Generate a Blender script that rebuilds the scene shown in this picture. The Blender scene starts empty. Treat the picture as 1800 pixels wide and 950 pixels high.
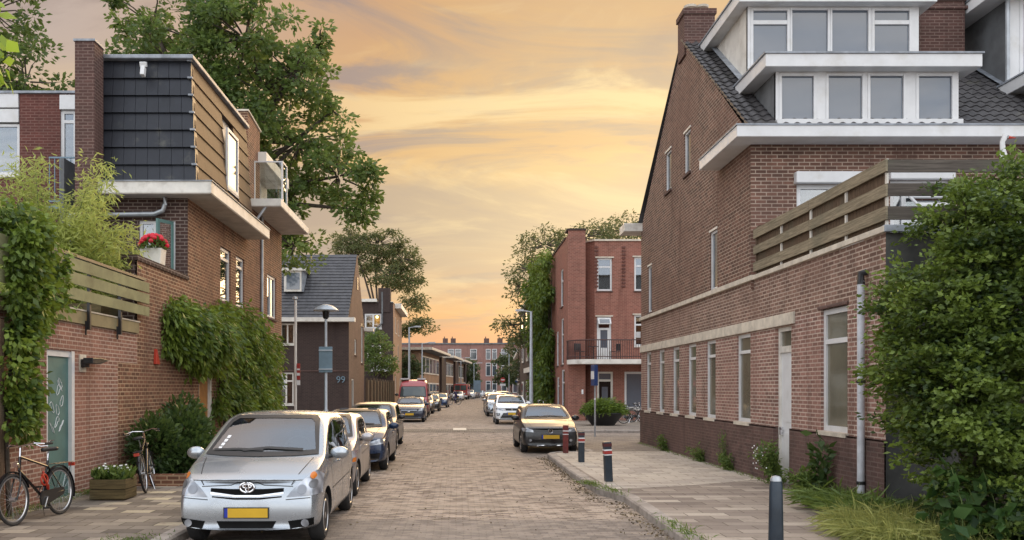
import bpy, bmesh, math, random
import numpy as np
from mathutils import Vector, Matrix
from mathutils.bvhtree import BVHTree

random.seed(7)
RNG = np.random.default_rng(11)
SC = bpy.context.scene
COL = SC.collection
R = math.radians

def lin(h):
    h = h.lstrip('#')
    out = []
    for i in (0, 2, 4):
        c = int(h[i:i+2], 16) / 255
        out.append(c/12.92 if c <= .04045 else ((c+.055)/1.055)**2.4)
    return tuple(out)

# ------------------------------------------------------------------ camera
cam_d = bpy.data.cameras.new('camera')
cam = bpy.data.objects.new('camera', cam_d)
COL.objects.link(cam)
cam.location = (0, 0, 1.95)
cam.rotation_euler = (R(90), 0, 0)
cam_d.sensor_width = 36
cam_d.lens = 1550/1800*36
cam_d.shift_x = 96/1800
cam_d.shift_y = 207/1800
cam_d.clip_end = 3000
SC.camera = cam

# ------------------------------------------------------------------ sky and sun
SUN_AZ, SUN_EL = 14.0, 12.0
sundir = Vector((math.sin(R(SUN_AZ))*math.cos(R(SUN_EL)), math.cos(R(SUN_AZ))*math.cos(R(SUN_EL)), math.sin(R(SUN_EL))))
SC.view_settings.view_transform = 'Standard'
SC.view_settings.look = 'None'
SC.view_settings.exposure = .95
SC.view_settings.gamma = 1.0
SC.view_settings.use_curve_mapping = False

BACK = 1.85
def build_world():
    w = bpy.data.worlds.new('World')
    SC.world = w
    w.use_nodes = True
    nt = w.node_tree
    N, L = nt.nodes, nt.links
    N.clear()
    def new(t, **k):
        n = N.new(t)
        for a, b in k.items():
            setattr(n, a, b)
        return n
    def put(sock, v):
        if hasattr(v, 'is_output'):
            L.new(v, sock)
        else:
            sock.default_value = v
    def m(op, a, b=0.0, c=0.0):
        n = new('ShaderNodeMath', operation=op)
        put(n.inputs[0], a); put(n.inputs[1], b); put(n.inputs[2], c)
        return n.outputs[0]
    def mr(v, a, b, c=0.0, d=1.0, smooth=True):
        n = new('ShaderNodeMapRange')
        n.interpolation_type = 'SMOOTHSTEP' if smooth else 'LINEAR'
        put(n.inputs[0], v)
        for i, q in enumerate((a, b, c, d)):
            n.inputs[i+1].default_value = q
        return n.outputs[0]
    def mix(f, a, b, blend='MIX'):
        n = new('ShaderNodeMix', data_type='RGBA', blend_type=blend)
        put(n.inputs[0], f)
        put(n.inputs[6], a if hasattr(a, 'is_output') else (*a, 1))
        put(n.inputs[7], b if hasattr(b, 'is_output') else (*b, 1))
        return n.outputs[2]
    def ramp(v, stops):
        n = new('ShaderNodeValToRGB')
        e = n.color_ramp.elements
        while len(e) < len(stops):
            e.new(.5)
        for i, (p, c) in enumerate(stops):
            e[i].position = p
            e[i].color = (*c, 1)
        put(n.inputs[0], v)
        return n.outputs[0]
    def noise(vec, scale, detail=6, rough=.55, dist=0.0):
        n = new('ShaderNodeTexNoise')
        put(n.inputs['Vector'], vec)
        n.inputs['Scale'].default_value = scale
        n.inputs['Detail'].default_value = detail
        n.inputs['Roughness'].default_value = rough
        n.inputs['Distortion'].default_value = dist
        return n.outputs['Fac']
    tc = new('ShaderNodeTexCoord')
    sep = new('ShaderNodeSeparateXYZ')
    L.new(tc.outputs['Generated'], sep.inputs[0])
    x, y, z = sep.outputs
    zc = m('MAXIMUM', z, 0.0)
    back = ramp(zc, [(0.0, lin('#c8c2bc')), (.15, lin('#c2c6cc')), (.5, lin('#bec7d2')), (1.0, lin('#c2c4c8'))])
    # cloud plane seen in perspective
    den = m('ADD', zc, .20)
    cx, cy = m('DIVIDE', x, den), m('DIVIDE', y, den)
    comb = new('ShaderNodeCombineXYZ')
    L.new(cx, comb.inputs[0]); L.new(cy, comb.inputs[1])
    def cloudvec(rot, sc, loc):
        mp = new('ShaderNodeMapping')
        mp.inputs['Rotation'].default_value = (0, 0, R(rot))
        mp.inputs['Scale'].default_value = sc
        mp.inputs['Location'].default_value = loc
        L.new(comb.outputs[0], mp.inputs[0])
        return mp.outputs[0]
    va = cloudvec(-28, (.85, 1.7, 1), (3.1, 1.7, 0))
    vb = cloudvec(-24, (.95, 2.1, 1), (9.3, 4.2, 2))
    n1 = noise(va, 1.15, 9, .6, .7)
    n2 = noise(vb, 1.25, 9, .60, 1.1)
    n3 = noise(va, 1.9, 9, .62, .9)
    # bands of colour by height, their edges torn by the clouds
    zw = m('ADD', zc, m('MULTIPLY', m('SUBTRACT', n1, .5), m('ADD', .05, m('MULTIPLY', zc, .95))))
    front = ramp(zw, [(0.0, lin('#dc9270')), (.05, lin('#e29d72')), (.085, lin('#edb070')), (.125, lin('#d9b083')), (.16, lin('#c9ab8d')), (.215, lin('#c6a98a')),
                      (.25, lin('#f6c67c')), (.30, lin('#eab671')), (.36, lin('#dbaa78')), (.43, lin('#d2ab86')), (.56, lin('#c0b4ac')), (.75, lin('#b2bac6')), (1.0, lin('#aeb9c8'))])
    dp = new('ShaderNodeVectorMath', operation='DOT_PRODUCT')
    L.new(tc.outputs['Generated'], dp.inputs[0])
    dp.inputs[1].default_value = sundir
    glow = m('MULTIPLY', mr(dp.outputs['Value'], .92, 1.0), mr(zc, .09, .17))
    side = mr(x, -.35, .12)
    c = front
    left = m('MULTIPLY', mr(x, -.06, -.42), mr(zc, .16, .36))
    c = mix(m('MULTIPLY', left, .85), c, lin('#cbbbb1'))
    # grey wisps, then bright torn streaks
    c = mix(m('MULTIPLY', mr(n3, .47, .64), m('MULTIPLY', m('MULTIPLY', mr(zc, .03, .12), mr(zc, .75, .48)), .95)), c, lin('#ad968a'))
    bank = m('MULTIPLY', mr(zc, .085, .14), mr(zc, .26, .19))
    c = mix(m('MULTIPLY', bank, .6), c, lin('#bfa78f'))
    hi = m('MULTIPLY', m('MULTIPLY', mr(n2, .47, .64), m('SUBTRACT', 1.0, m('MULTIPLY', bank, .55))), m('ADD', m('MULTIPLY', side, .8), .12))
    hi = m('MULTIPLY', m('MULTIPLY', hi, mr(zc, .05, .16)), mr(zc, .72, .48))
    c = mix(hi, c, (1.15, .86, .42))
    c = mix(m('MULTIPLY', glow, m('ADD', .05, m('MULTIPLY', n2, .7))), c, (1.0, .74, .33))
    bclouds = mix(mr(n1, .42, .62), mix(1.0, back, (.78, .8, .84), 'MULTIPLY'), lin('#dedcda'))
    f = mr(y, -.15, .5)
    allsky = mix(f, mix(1.0, bclouds, (BACK, BACK, BACK), 'MULTIPLY'), mix(1.0, c, ramp(zc, [(0, (.475, .472, .472)), (.44, (.475, .472, .472)), (.8, (1.5, 1.5, 1.5))]), 'MULTIPLY'))
    # below the horizon: dull ground tone
    allsky = mix(mr(z, -.02, -.10), allsky, lin('#8d7c6c'))
    sk = new('ShaderNodeTexSky', sky_type='NISHITA')
    sk.sun_disc = False
    sk.sun_elevation = R(SUN_EL)
    sk.sun_rotation = R(SUN_AZ)
    b1 = new('ShaderNodeBackground'); L.new(sk.outputs[0], b1.inputs[0]); b1.inputs[1].default_value = .08
    b2 = new('ShaderNodeBackground'); L.new(allsky, b2.inputs[0]); b2.inputs[1].default_value = 1.0
    ms = new('ShaderNodeMixShader'); ms.inputs[0].default_value = .93
    L.new(b1.outputs[0], ms.inputs[1]); L.new(b2.outputs[0], ms.inputs[2])
    out = new('ShaderNodeOutputWorld')
    L.new(ms.outputs[0], out.inputs[0])
build_world()
sun_d = bpy.data.lights.new('sun', 'SUN')
sun_d.energy = 2.2
sun_d.angle = R(50)
sun_d.color = (1.0, .66, .34)
sun = bpy.data.objects.new('sun', sun_d)
COL.objects.link(sun)
sun.rotation_euler = (-sundir).to_track_quat('-Z', 'Y').to_euler()
sun.location = sundir*200

# ------------------------------------------------------------------ object helpers
WORLD_ORG = {}
def tag(o, label=None, cat=None, group=None, kind=None):
    if label: o['label'] = label
    if cat: o['category'] = cat
    if group: o['group'] = group
    if kind: o['kind'] = kind
    return o
def empty(name, loc=(0, 0, 0), label=None, cat=None, group=None, rz=0):
    o = bpy.data.objects.new(name, None)
    o.empty_display_size = .2
    COL.objects.link(o)
    o.location = loc
    o.rotation_euler = (0, 0, rz)
    WORLD_ORG[o.name] = Vector(loc)
    return tag(o, label, cat, group)
def copy_tree(o, parent=None):
    c = o.copy()
    COL.objects.link(c)
    c.parent = parent
    for ch in list(o.children):
        copy_tree(ch, c)
    return c

def clip_poly(subj, clipper):
    out = list(subj)
    n = len(clipper)
    for i in range(n):
        if not out: return []
        ax, ay = clipper[i]; bx, by = clipper[(i+1) % n]
        def side(p): return (bx-ax)*(p[1]-ay) - (by-ay)*(p[0]-ax)
        res = []
        for j in range(len(out)):
            p, q = out[j], out[(j+1) % len(out)]
            sp, sq = side(p), side(q)
            if sp >= -1e-9: res.append(p)
            if (sp > 1e-9 and sq < -1e-9) or (sp < -1e-9 and sq > 1e-9):
                t = sp/(sp-sq)
                res.append((p[0]+t*(q[0]-p[0]), p[1]+t*(q[1]-p[1])))
        out = res
    return out

class MB:
    def __init__(s):
        s.v = []; s.f = []
    def add(s, vs, fs):
        b = len(s.v)
        s.v += [tuple(p) for p in vs]
        s.f += [tuple(i+b for i in f) for f in fs]
        return s
    def box(s, x0, x1, y0, y1, z0, z1):
        x0, x1 = min(x0, x1), max(x0, x1); y0, y1 = min(y0, y1), max(y0, y1); z0, z1 = min(z0, z1), max(z0, z1)
        return s.add([(x0,y0,z0),(x1,y0,z0),(x1,y1,z0),(x0,y1,z0),(x0,y0,z1),(x1,y0,z1),(x1,y1,z1),(x0,y1,z1)],
                     [(0,3,2,1),(4,5,6,7),(0,1,5,4),(1,2,6,5),(2,3,7,6),(3,0,4,7)])
    def cbox(s, c, size, rot=None):
        sx, sy, sz = size[0]/2, size[1]/2, size[2]/2
        vs = [Vector(p) for p in [(-sx,-sy,-sz),(sx,-sy,-sz),(sx,sy,-sz),(-sx,sy,-sz),(-sx,-sy,sz),(sx,-sy,sz),(sx,sy,sz),(-sx,sy,sz)]]
        if rot is not None: vs = [rot @ p for p in vs]
        return s.add([p+Vector(c) for p in vs], [(0,3,2,1),(4,5,6,7),(0,1,5,4),(1,2,6,5),(2,3,7,6),(3,0,4,7)])
    def prism(s, poly, axis, a, b):
        # poly: 2D outline; axis 'x': (y,z), 'y': (x,z), 'z': (x,y)
        def P(p, t):
            return {'x': (t, p[0], p[1]), 'y': (p[0], t, p[1]), 'z': (p[0], p[1], t)}[axis]
        n = len(poly)
        vs = [P(p, a) for p in poly] + [P(p, b) for p in poly]
        fs = [tuple(range(n)), tuple(range(2*n-1, n-1, -1))] + [(i, i+n, (i+1) % n+n, (i+1) % n) for i in range(n)]
        return s.add(vs, fs)
    def tube(s, pts, rad, n=8, caps=True):
        pts = [Vector(p) for p in pts]
        if not hasattr(rad, '__len__'): rad = [rad]*len(pts)
        b = len(s.v)
        up = None
        for i, p in enumerate(pts):
            if i == 0: d = pts[1]-p
            elif i == len(pts)-1: d = p-pts[i-1]
            else: d = (pts[i+1]-p).normalized() + (p-pts[i-1]).normalized()
            d = d.normalized() if d.length > 1e-9 else Vector((0, 0, 1))
            if up is None:
                up = Vector((0, 0, 1)) if abs(d.z) < .9 else Vector((1, 0, 0))
            e1 = d.cross(up)
            if e1.length < 1e-6: e1 = d.cross(Vector((0, 1, 0)))
            e1.normalize(); e2 = d.cross(e1); up = -e2 if False else up
            for k in range(n):
                a = 2*math.pi*k/n
                s.v.append(tuple(p + (e1*math.cos(a) + e2*math.sin(a))*rad[i]))
        for i in range(len(pts)-1):
            for k in range(n):
                a0 = b+i*n+k; a1 = b+i*n+(k+1) % n
                s.f.append((a0, a1, a1+n, a0+n))
        if caps:
            s.f.append(tuple(b+k for k in range(n)))
            s.f.append(tuple(b+(len(pts)-1)*n+k for k in reversed(range(n))))
        return s
    def lathe(s, prof, c=(0, 0, 0), axis='z', n=24):
        # prof: list of (radius, height)
        b = len(s.v)
        for (r, h) in prof:
            for k in range(n):
                a = 2*math.pi*k/n
                p = (r*math.cos(a), r*math.sin(a), h)
                if axis == 'x': p = (h, p[0], p[1])
                elif axis == 'y': p = (p[0], h, p[1])
                s.v.append((p[0]+c[0], p[1]+c[1], p[2]+c[2]))
        for i in range(len(prof)-1):
            for k in range(n):
                a0 = b+i*n+k; a1 = b+i*n+(k+1) % n
                s.f.append((a0, a1, a1+n, a0+n))
        s.f.append(tuple(b+k for k in range(n)))
        s.f.append(tuple(b+(len(prof)-1)*n+k for k in reversed(range(n))))
        return s
    def torus(s, c, R0, r, axis='x', n=32, m=8, a0=0, a1=2*math.pi, sx=1.0):
        full = abs(a1-a0-2*math.pi) < 1e-6
        b = len(s.v); cnt = n if full else n+1
        for i in range(cnt):
            a = a0+(a1-a0)*i/n
            for k in range(m):
                t = 2*math.pi*k/m
                rr = R0+r*math.cos(t); h = r*math.sin(t)*sx
                p = (h, rr*math.cos(a), rr*math.sin(a))
                if axis == 'z': p = (p[1], p[2], p[0])
                if axis == 'y': p = (p[1], p[0], p[2])
                s.v.append((p[0]+c[0], p[1]+c[1], p[2]+c[2]))
        for i in range(n):
            for k in range(m):
                i2 = (i+1) % cnt; k2 = (k+1) % m
                s.f.append((b+i*m+k, b+i2*m+k, b+i2*m+k2, b+i*m+k2))
        return s
    def ball(s, c, r, n=12, m=8):
        prof = [(max(1e-4, math.sin(math.pi*i/m)), -math.cos(math.pi*i/m)) for i in range(m+1)]
        b = len(s.v)
        if not hasattr(r, '__len__'): r = (r, r, r)
        s.lathe(prof, (0, 0, 0), 'z', n)
        for i in range(b, len(s.v)):
            p = s.v[i]
            s.v[i] = (p[0]*r[0]+c[0], p[1]*r[1]+c[1], p[2]*r[2]+c[2])
        return s
    def build(s, name, mat, parent=None, smooth=False, bevel=0, local=False, fixn=True):
        me = bpy.data.meshes.new(name)
        vs = s.v
        if not vs: return None
        if parent is not None:
            org = Vector((0, 0, 0)) if local else WORLD_ORG[parent.name]
        elif local:
            org = Vector((0, 0, 0))
        else:
            a = np.array(vs)
            org = Vector(((a[:,0].min()+a[:,0].max())/2, (a[:,1].min()+a[:,1].max())/2, a[:,2].min()))
        me.from_pydata([(p[0]-org[0], p[1]-org[1], p[2]-org[2]) for p in vs], [], s.f)
        if fixn:
            bm = bmesh.new(); bm.from_mesh(me)
            bmesh.ops.recalc_face_normals(bm, faces=bm.faces)
            bm.to_mesh(me); bm.free()
        me.materials.append(mat)
        if smooth:
            me.shade_smooth()
            me.set_sharp_from_angle(angle=R(40 if smooth is True else smooth))
        o = bpy.data.objects.new(name, me)
        COL.objects.link(o)
        if parent is not None: o.parent = parent
        elif not local: o.location = org
        WORLD_ORG[o.name] = org
        if bevel:
            md = o.modifiers.new('bevel', 'BEVEL'); md.width = bevel; md.segments = 2; md.limit_method = 'ANGLE'
        return o

class Plane:
    """a wall plane: u runs along the wall, d outwards, z up"""
    def __init__(s, axis, c, sign):
        s.axis, s.c, s.sign = axis, c, sign
    def p(s, u, d, z):
        return (s.c+s.sign*d, u, z) if s.axis == 'x' else (u, s.c+s.sign*d, z)
    def box(s, mb, u0, u1, d0, d1, z0, z1):
        a, b = s.p(u0, d0, z0), s.p(u1, d1, z1)
        mb.box(a[0], b[0], a[1], b[1], a[2], b[2])

def wall(mb, pl, u0, u1, z0, z1, holes=(), depth=.12, poly=None):
    us = sorted({u0, u1, *[h[0] for h in holes], *[h[1] for h in holes]})
    zs = sorted({z0, z1, *[h[2] for h in holes], *[h[3] for h in holes]})
    us = [u for u in us if u0-1e-6 <= u <= u1+1e-6]; zs = [z for z in zs if z0-1e-6 <= z <= z1+1e-6]
    for i in range(len(us)-1):
        for j in range(len(zs)-1):
            cu, cz = (us[i]+us[i+1])/2, (zs[j]+zs[j+1])/2
            if any(h[0] < cu < h[1] and h[2] < cz < h[3] for h in holes): continue
            cell = [(us[i], zs[j]), (us[i+1], zs[j]), (us[i+1], zs[j+1]), (us[i], zs[j+1])]
            if poly: cell = clip_poly(cell, poly)
            if len(cell) >= 3:
                mb.add([pl.p(u, 0, z) for u, z in cell], [tuple(range(len(cell)))])
    for h in holes:
        a, b, c, d = max(h[0], u0), min(h[1], u1), max(h[2], z0), min(h[3], z1)
        if a >= b or c >= d: continue
        for (p, q) in (((a, c), (b, c)), ((b, c), (b, d)), ((b, d), (a, d)), ((a, d), (a, c))):
            if p[1] == q[1] and (p[1] <= z0 or p[1] >= z1): continue
            mb.add([pl.p(p[0], 0, p[1]), pl.p(q[0], 0, q[1]), pl.p(q[0], -depth-.1, q[1]), pl.p(p[0], -depth-.1, p[1])], [(0, 1, 2, 3)])

def window(parent, pl, u0, u1, z0, z1, fw=.06, rec=.07, transoms=(), mullions=(), frame=None, pane=None, sill=None, sill_d=.06, tilt=None, curtain=None, depth=.12):
    """frame in a wall opening > pane, sill"""
    f = MB()
    t = .06
    pl.box(f, u0, u0+fw, -rec-t, -rec, z0, z1)
    pl.box(f, u1-fw, u1, -rec-t, -rec, z0, z1)
    pl.box(f, u0+fw, u1-fw, -rec-t, -rec+.002, z1-fw, z1)
    pl.box(f, u0+fw, u1-fw, -rec-t, -rec+.002, z0, z0+fw)
    for tz in transoms: pl.box(f, u0+fw, u1-fw, -rec-t, -rec+.004, tz-fw*.45, tz+fw*.45)
    for mu in mullions: pl.box(f, mu-fw*.5, mu+fw*.5, -rec-t, -rec+.006, z0+fw, z1-fw)
    w = f.build('window', frame, parent)
    p = MB()
    pl.box(p, u0+fw*.6, u1-fw*.6, -rec-t*.8, -rec-t*.55, z0+fw*.6, z1-fw*.6)
    p.build('pane', pane, w)
    if curtain:
        (ca, cb, cz0, cz1, cm) = curtain
        c = MB()
        n = 24
        vs = []
        for i in range(n+1):
            u = ca+(cb-ca)*i/n
            d = -rec-t-.06+.018*math.sin(i*1.9)
            vs += [pl.p(u, d, cz0), pl.p(u, d, cz1)]
        c.add(vs, [(2*i, 2*i+2, 2*i+3, 2*i+1) for i in range(n)])
        c.build('curtain', cm, w, fixn=False)
    if sill is not None:
        s = MB()
        pl.box(s, u0-.04, u1+.04, -rec+.004, sill_d, z0-.07, z0-.002)
        s.build('sill', sill, w)
    return w

# ------------------------------------------------------------------ materials
class NT:
    def __init__(s, name):
        s.mat = bpy.data.materials.new(name)
        s.mat.use_nodes = True
        s.nt = s.mat.node_tree
        s.N, s.L = s.nt.nodes, s.nt.links
        s.b = s.N['Principled BSDF']
        s.out = s.N['Material Output']
    def new(s, t, **k):
        n = s.N.new(t)
        for a, b in k.items(): setattr(n, a, b)
        return n
    def put(s, sock, v):
        if hasattr(v, 'is_output'): s.L.new(v, sock)
        elif hasattr(v, '__len__') and sock.type == 'RGBA': sock.default_value = (*v[:3], 1)
        else: sock.default_value = v
    def m(s, op, a, b=0.0, c=0.0):
        n = s.new('ShaderNodeMath', operation=op)
        s.put(n.inputs[0], a); s.put(n.inputs[1], b); s.put(n.inputs[2], c)
        return n.outputs[0]
    def mr(s, v, a, b, c=0.0, d=1.0):
        n = s.new('ShaderNodeMapRange'); n.interpolation_type = 'SMOOTHSTEP'
        s.put(n.inputs[0], v)
        for i, q in enumerate((a, b, c, d)): n.inputs[i+1].default_value = q
        return n.outputs[0]
    def mix(s, f, a, b, blend='MIX'):
        n = s.new('ShaderNodeMix', data_type='RGBA', blend_type=blend)
        s.put(n.inputs[0], f); s.put(n.inputs[6], a); s.put(n.inputs[7], b)
        return n.outputs[2]
    def noise(s, vec, scale, detail=5, rough=.55, dist=0.0, out='Fac'):
        n = s.new('ShaderNodeTexNoise')
        if vec is not None: s.L.new(vec, n.inputs['Vector'])
        n.inputs['Scale'].default_value = scale; n.inputs['Detail'].default_value = detail
        n.inputs['Roughness'].default_value = rough; n.inputs['Distortion'].default_value = dist
        return n.outputs[out]
    def pos(s): return s.new('ShaderNodeNewGeometry').outputs['Position']
    def obj(s): return s.new('ShaderNodeTexCoord').outputs['Object']
    def wallvec(s, axis=None):
        g = s.new('ShaderNodeNewGeometry')
        sp = s.new('ShaderNodeSeparateXYZ'); s.L.new(g.outputs['Position'], sp.inputs[0])
        sn = s.new('ShaderNodeSeparateXYZ'); s.L.new(g.outputs['True Normal'], sn.inputs[0])
        f = s.m('GREATER_THAN', s.m('ABSOLUTE', sn.outputs[0]), .7)
        u = s.m('ADD', s.m('MULTIPLY', sp.outputs[1], f), s.m('MULTIPLY', sp.outputs[0], s.m('SUBTRACT', 1.0, f)))
        c = s.new('ShaderNodeCombineXYZ')
        s.L.new(u, c.inputs[0]); s.L.new(sp.outputs[2], c.inputs[1])
        return c.outputs[0], sp
    def bump(s, h, strength=.3, dist=.01):
        n = s.new('ShaderNodeBump'); n.inputs['Strength'].default_value = strength; n.inputs['Distance'].default_value = dist
        s.L.new(h, n.inputs['Height']); s.L.new(n.outputs[0], s.b.inputs['Normal'])
    def set(s, **k):
        for a, v in k.items(): s.put(s.b.inputs[a.replace('_', ' ')], v)
        return s.mat

def plain(name, col, rough=.6, metal=0.0, var=.12, scale=3.0, spec=.5, coat=0.0, dirt=None):
    t = NT(name)
    n = t.noise(t.obj(), scale, 6, .6)
    a = tuple(c*(1-var) for c in col); b = tuple(min(1, c*(1+var)) for c in col)
    c = t.mix(t.mr(n, .3, .7), a, b)
    if dirt:
        n2 = t.noise(t.pos(), 1.7, 7, .65)
        c = t.mix(t.mr(n2, .48, .72, 0, .6), c, dirt)
    t.bump(t.noise(t.obj(), scale*14, 3), .08, .004)
    return t.set(Base_Color=c, Roughness=rough, Metallic=metal, Specular_IOR_Level=spec, Coat_Weight=coat)

def brick(name, c1, c2, mortar, row=.078, wid=.225, msize=.011, stain=(.05, .04, .035), stain_amt=.35, light=None, bumpy=.5):
    t = NT(name)
    def soft(c, k=.22, g=1.12):
        l = .3*c[0]+.5*c[1]+.2*c[2]
        return tuple((q*(1-k)+l*k)*g for q in c)
    c1, c2, mortar = soft(c1), soft(c2), tuple(q*1.2 for q in mortar)
    v, sp = t.wallvec()
    # small irregularity of the courses
    b = t.new('ShaderNodeTexBrick')
    t.L.new(v, b.inputs['Vector'])
    b.inputs['Scale'].default_value = 1
    b.inputs['Brick Width'].default_value = wid; b.inputs['Row Height'].default_value = row
    b.inputs['Mortar Size'].default_value = msize; b.inputs['Mortar Smooth'].default_value = .15
    b.inputs['Bias'].default_value = 0
    t.put(b.inputs['Color1'], c1); t.put(b.inputs['Color2'], c2); t.put(b.inputs['Mortar'], mortar)
    n1 = t.noise(v, 2.2, 6, .6)
    n2 = t.noise(v, .35, 5, .6)
    n3 = t.noise(v, 26, 3, .6)
    c = t.mix(t.mr(n1, .35, .7, 0, stain_amt), b.outputs['Color'], stain)
    c = t.mix(t.mr(n2, .42, .66, 0, .45), c, light or tuple(min(1, q*1.7) for q in c2))
    # rain streaks running down the wall
    mps = t.new('ShaderNodeMapping'); mps.inputs['Scale'].default_value = (2.6, .22, 1); t.L.new(v, mps.inputs[0])
    st = t.noise(mps.outputs[0], 1.0, 6, .65)
    c = t.mix(t.mr(st, .50, .72, 0, .45), c, tuple(q*.5 for q in c2))
    c = t.mix(t.m('MULTIPLY', n3, .35), c, tuple(q*.45 for q in c1))
    h = t.m('ADD', t.m('MULTIPLY', b.outputs['Fac'], -1.0), t.m('MULTIPLY', n3, .5))
    t.bump(h, bumpy, .012)
    return t.set(Base_Color=c, Roughness=.88, Specular_IOR_Level=.25)

M = {}
M['brick_right'] = brick('brown_brick', lin('#825846'), lin('#583c31'), lin('#a99888'), msize=.010)
M['brick_wing'] = brick('wing_brick', lin('#a27262'), lin('#734f43'), lin('#c4b4a6'), row=.072, wid=.215)
M['brick_band'] = brick('band_brick', lin('#926c5a'), lin('#67493c'), lin('#b5a394'), row=.072)
M['brick_plinth'] = brick('plinth_brick', lin('#6b4c44'), lin('#543c36'), lin('#6b5a54'), row=.072, stain_amt=.5)
M['brick_left'] = brick('left_brick', lin('#905b3c'), lin('#5c3a28'), lin('#b0967a'))
M['brick_left_new'] = brick('left_new_brick', lin('#9c6852'), lin('#7a4f3f'), lin('#b3a090'), row=.072, wid=.22, stain_amt=.18)
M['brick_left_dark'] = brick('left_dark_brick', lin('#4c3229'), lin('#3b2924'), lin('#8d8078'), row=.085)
M['brick_chimney'] = brick('chimney_brick', lin('#63423a'), lin('#50352f'), lin('#75625a'), row=.075)
M['brick_deep_red'] = brick('deep_red_brick', lin('#6f3a30'), lin('#5b2f28'), lin('#7a5e55'), row=.075)
M['brick_red'] = brick('red_brick', lin('#9a5b47'), lin('#7d4838'), lin('#97776a'), stain_amt=.22)
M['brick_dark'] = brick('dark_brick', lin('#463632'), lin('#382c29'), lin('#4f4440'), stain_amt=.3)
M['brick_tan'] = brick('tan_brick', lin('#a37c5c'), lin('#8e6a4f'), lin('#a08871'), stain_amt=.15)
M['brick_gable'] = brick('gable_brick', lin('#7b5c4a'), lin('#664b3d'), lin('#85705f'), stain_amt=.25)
M['brick_far'] = brick('far_brick', lin('#8d6156'), lin('#80574d'), lin('#8f756b'), stain_amt=.15)
M['white'] = plain('white_paint', (.62, .62, .62), .45, var=.05, dirt=(.5, .48, .44))
M['white_old'] = plain('old_white_paint', (.66, .63, .57), .55, var=.08, dirt=(.36, .32, .27))
M['stone'] = plain('pale_stone', (.56, .50, .41), .8, var=.15, scale=5, dirt=(.3, .26, .21))
M['grey_panel'] = plain('grey_panel', (.13, .135, .14), .7, var=.25, scale=1.5, dirt=(.06, .06, .06))
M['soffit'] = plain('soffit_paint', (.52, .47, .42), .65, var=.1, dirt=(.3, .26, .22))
M['lead'] = plain('lead_flashing', (.24, .26, .29), .5, var=.3, scale=4)
M['zinc'] = plain('zinc', (.36, .38, .40), .4, metal=.5, var=.2)
M['pipe'] = plain('pipe_paint', (.48, .49, .52), .45, var=.15, scale=6, dirt=(.2, .2, .2))
M['black_metal'] = plain('black_metal', (.015, .015, .017), .4, var=.3)
M['dark_render'] = plain('dark_render', (.052, .052, .05), .85, var=.45, scale=1.1, dirt=(.10, .095, .075))
M['rubber'] = plain('rubber', (.018, .018, .019), .75, var=.3)
M['silver_metal'] = plain('silver_metal', (.55, .55, .56), .28, metal=.9, var=.1)
M['chrome'] = plain('chrome', (.75, .75, .77), .12, metal=1.0, var=.03)
M['lamp_steel'] = plain('lamp_steel', (.42, .46, .50), .4, metal=.35, var=.12)
M['pole_white'] = plain('pole_white', (.60, .58, .54), .5, var=.1)
M['olive_board'] = plain('olive_board', lin('#7d7d5a'), .75, var=.16, scale=2.5, dirt=lin('#5b573c'))
M['olive_band'] = plain('olive_band', lin('#84795a'), .7, var=.12, dirt=lin('#5c553a'))
M['teal_door'] = plain('teal_door', lin('#4e6f6b'), .55, var=.16, scale=2, dirt=lin('#5f7a74'))
M['orange_wood'] = plain('orange_wood', lin('#9a6a35'), .55, var=.2, scale=5)
M['terracotta'] = plain('red_plastic', lin('#b03520'), .5)
M['concrete'] = plain('concrete', (.33, .32, .30), .85, var=.25, scale=6, dirt=(.16, .15, .13))
M['frost'] = plain('frosted_glass', lin('#6a6657'), .07, var=.22, scale=.9, spec=.9)
M['room_warm'] = plain('warm_room', (.35, .2, .06), .8)
M['red_lacquer'] = plain('red_paint', (.33, .03, .025), .4, var=.15)
M['blue_sign'] = plain('blue_sign', (.015, .045, .16), .4)
M['white_sign'] = plain('white_sign', (.75, .75, .75), .4)
M['sign_back'] = plain('sign_back_grey', lin('#6d828f'), .45, metal=.2, var=.1)
M['plate'] = plain('number_plate_yellow', (.55, .33, .015), .4, var=.06)
M['plate_blue'] = plain('number_plate_blue', (.01, .03, .30), .4)
M['black_gloss'] = plain('black_gloss', (.008, .008, .009), .18, var=.1)
M['black_plastic'] = plain('black_plastic', (.012, .012, .013), .5, var=.2)
M['amber'] = plain('amber_lens', (.55, .16, .02), .2)
M['petal_red'] = plain('red_petals', (.55, .01, .03), .5, var=.3)
M['petal_white'] = plain('white_petals', (.8, .8, .78), .5)
M['saddle'] = plain('saddle_leather', (.02, .018, .017), .45)
M['curtain'] = plain('curtain_cloth', (.62, .60, .58), .85, var=.08)
M['skin'] = plain('skin', (.45, .27, .2), .55)
M['cloth_purple'] = plain('purple_cloth', (.05, .035, .10), .8)
M['hair'] = plain('dark_hair', (.02, .015, .01), .6)
M['soil'] = plain('soil', (.05, .04, .03), .95, var=.4, scale=8)
M['bark'] = plain('bark', (.07, .055, .042), .9, var=.4, scale=9)
M['stem'] = plain('green_stem', (.09, .13, .03), .7, var=.3)

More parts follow.
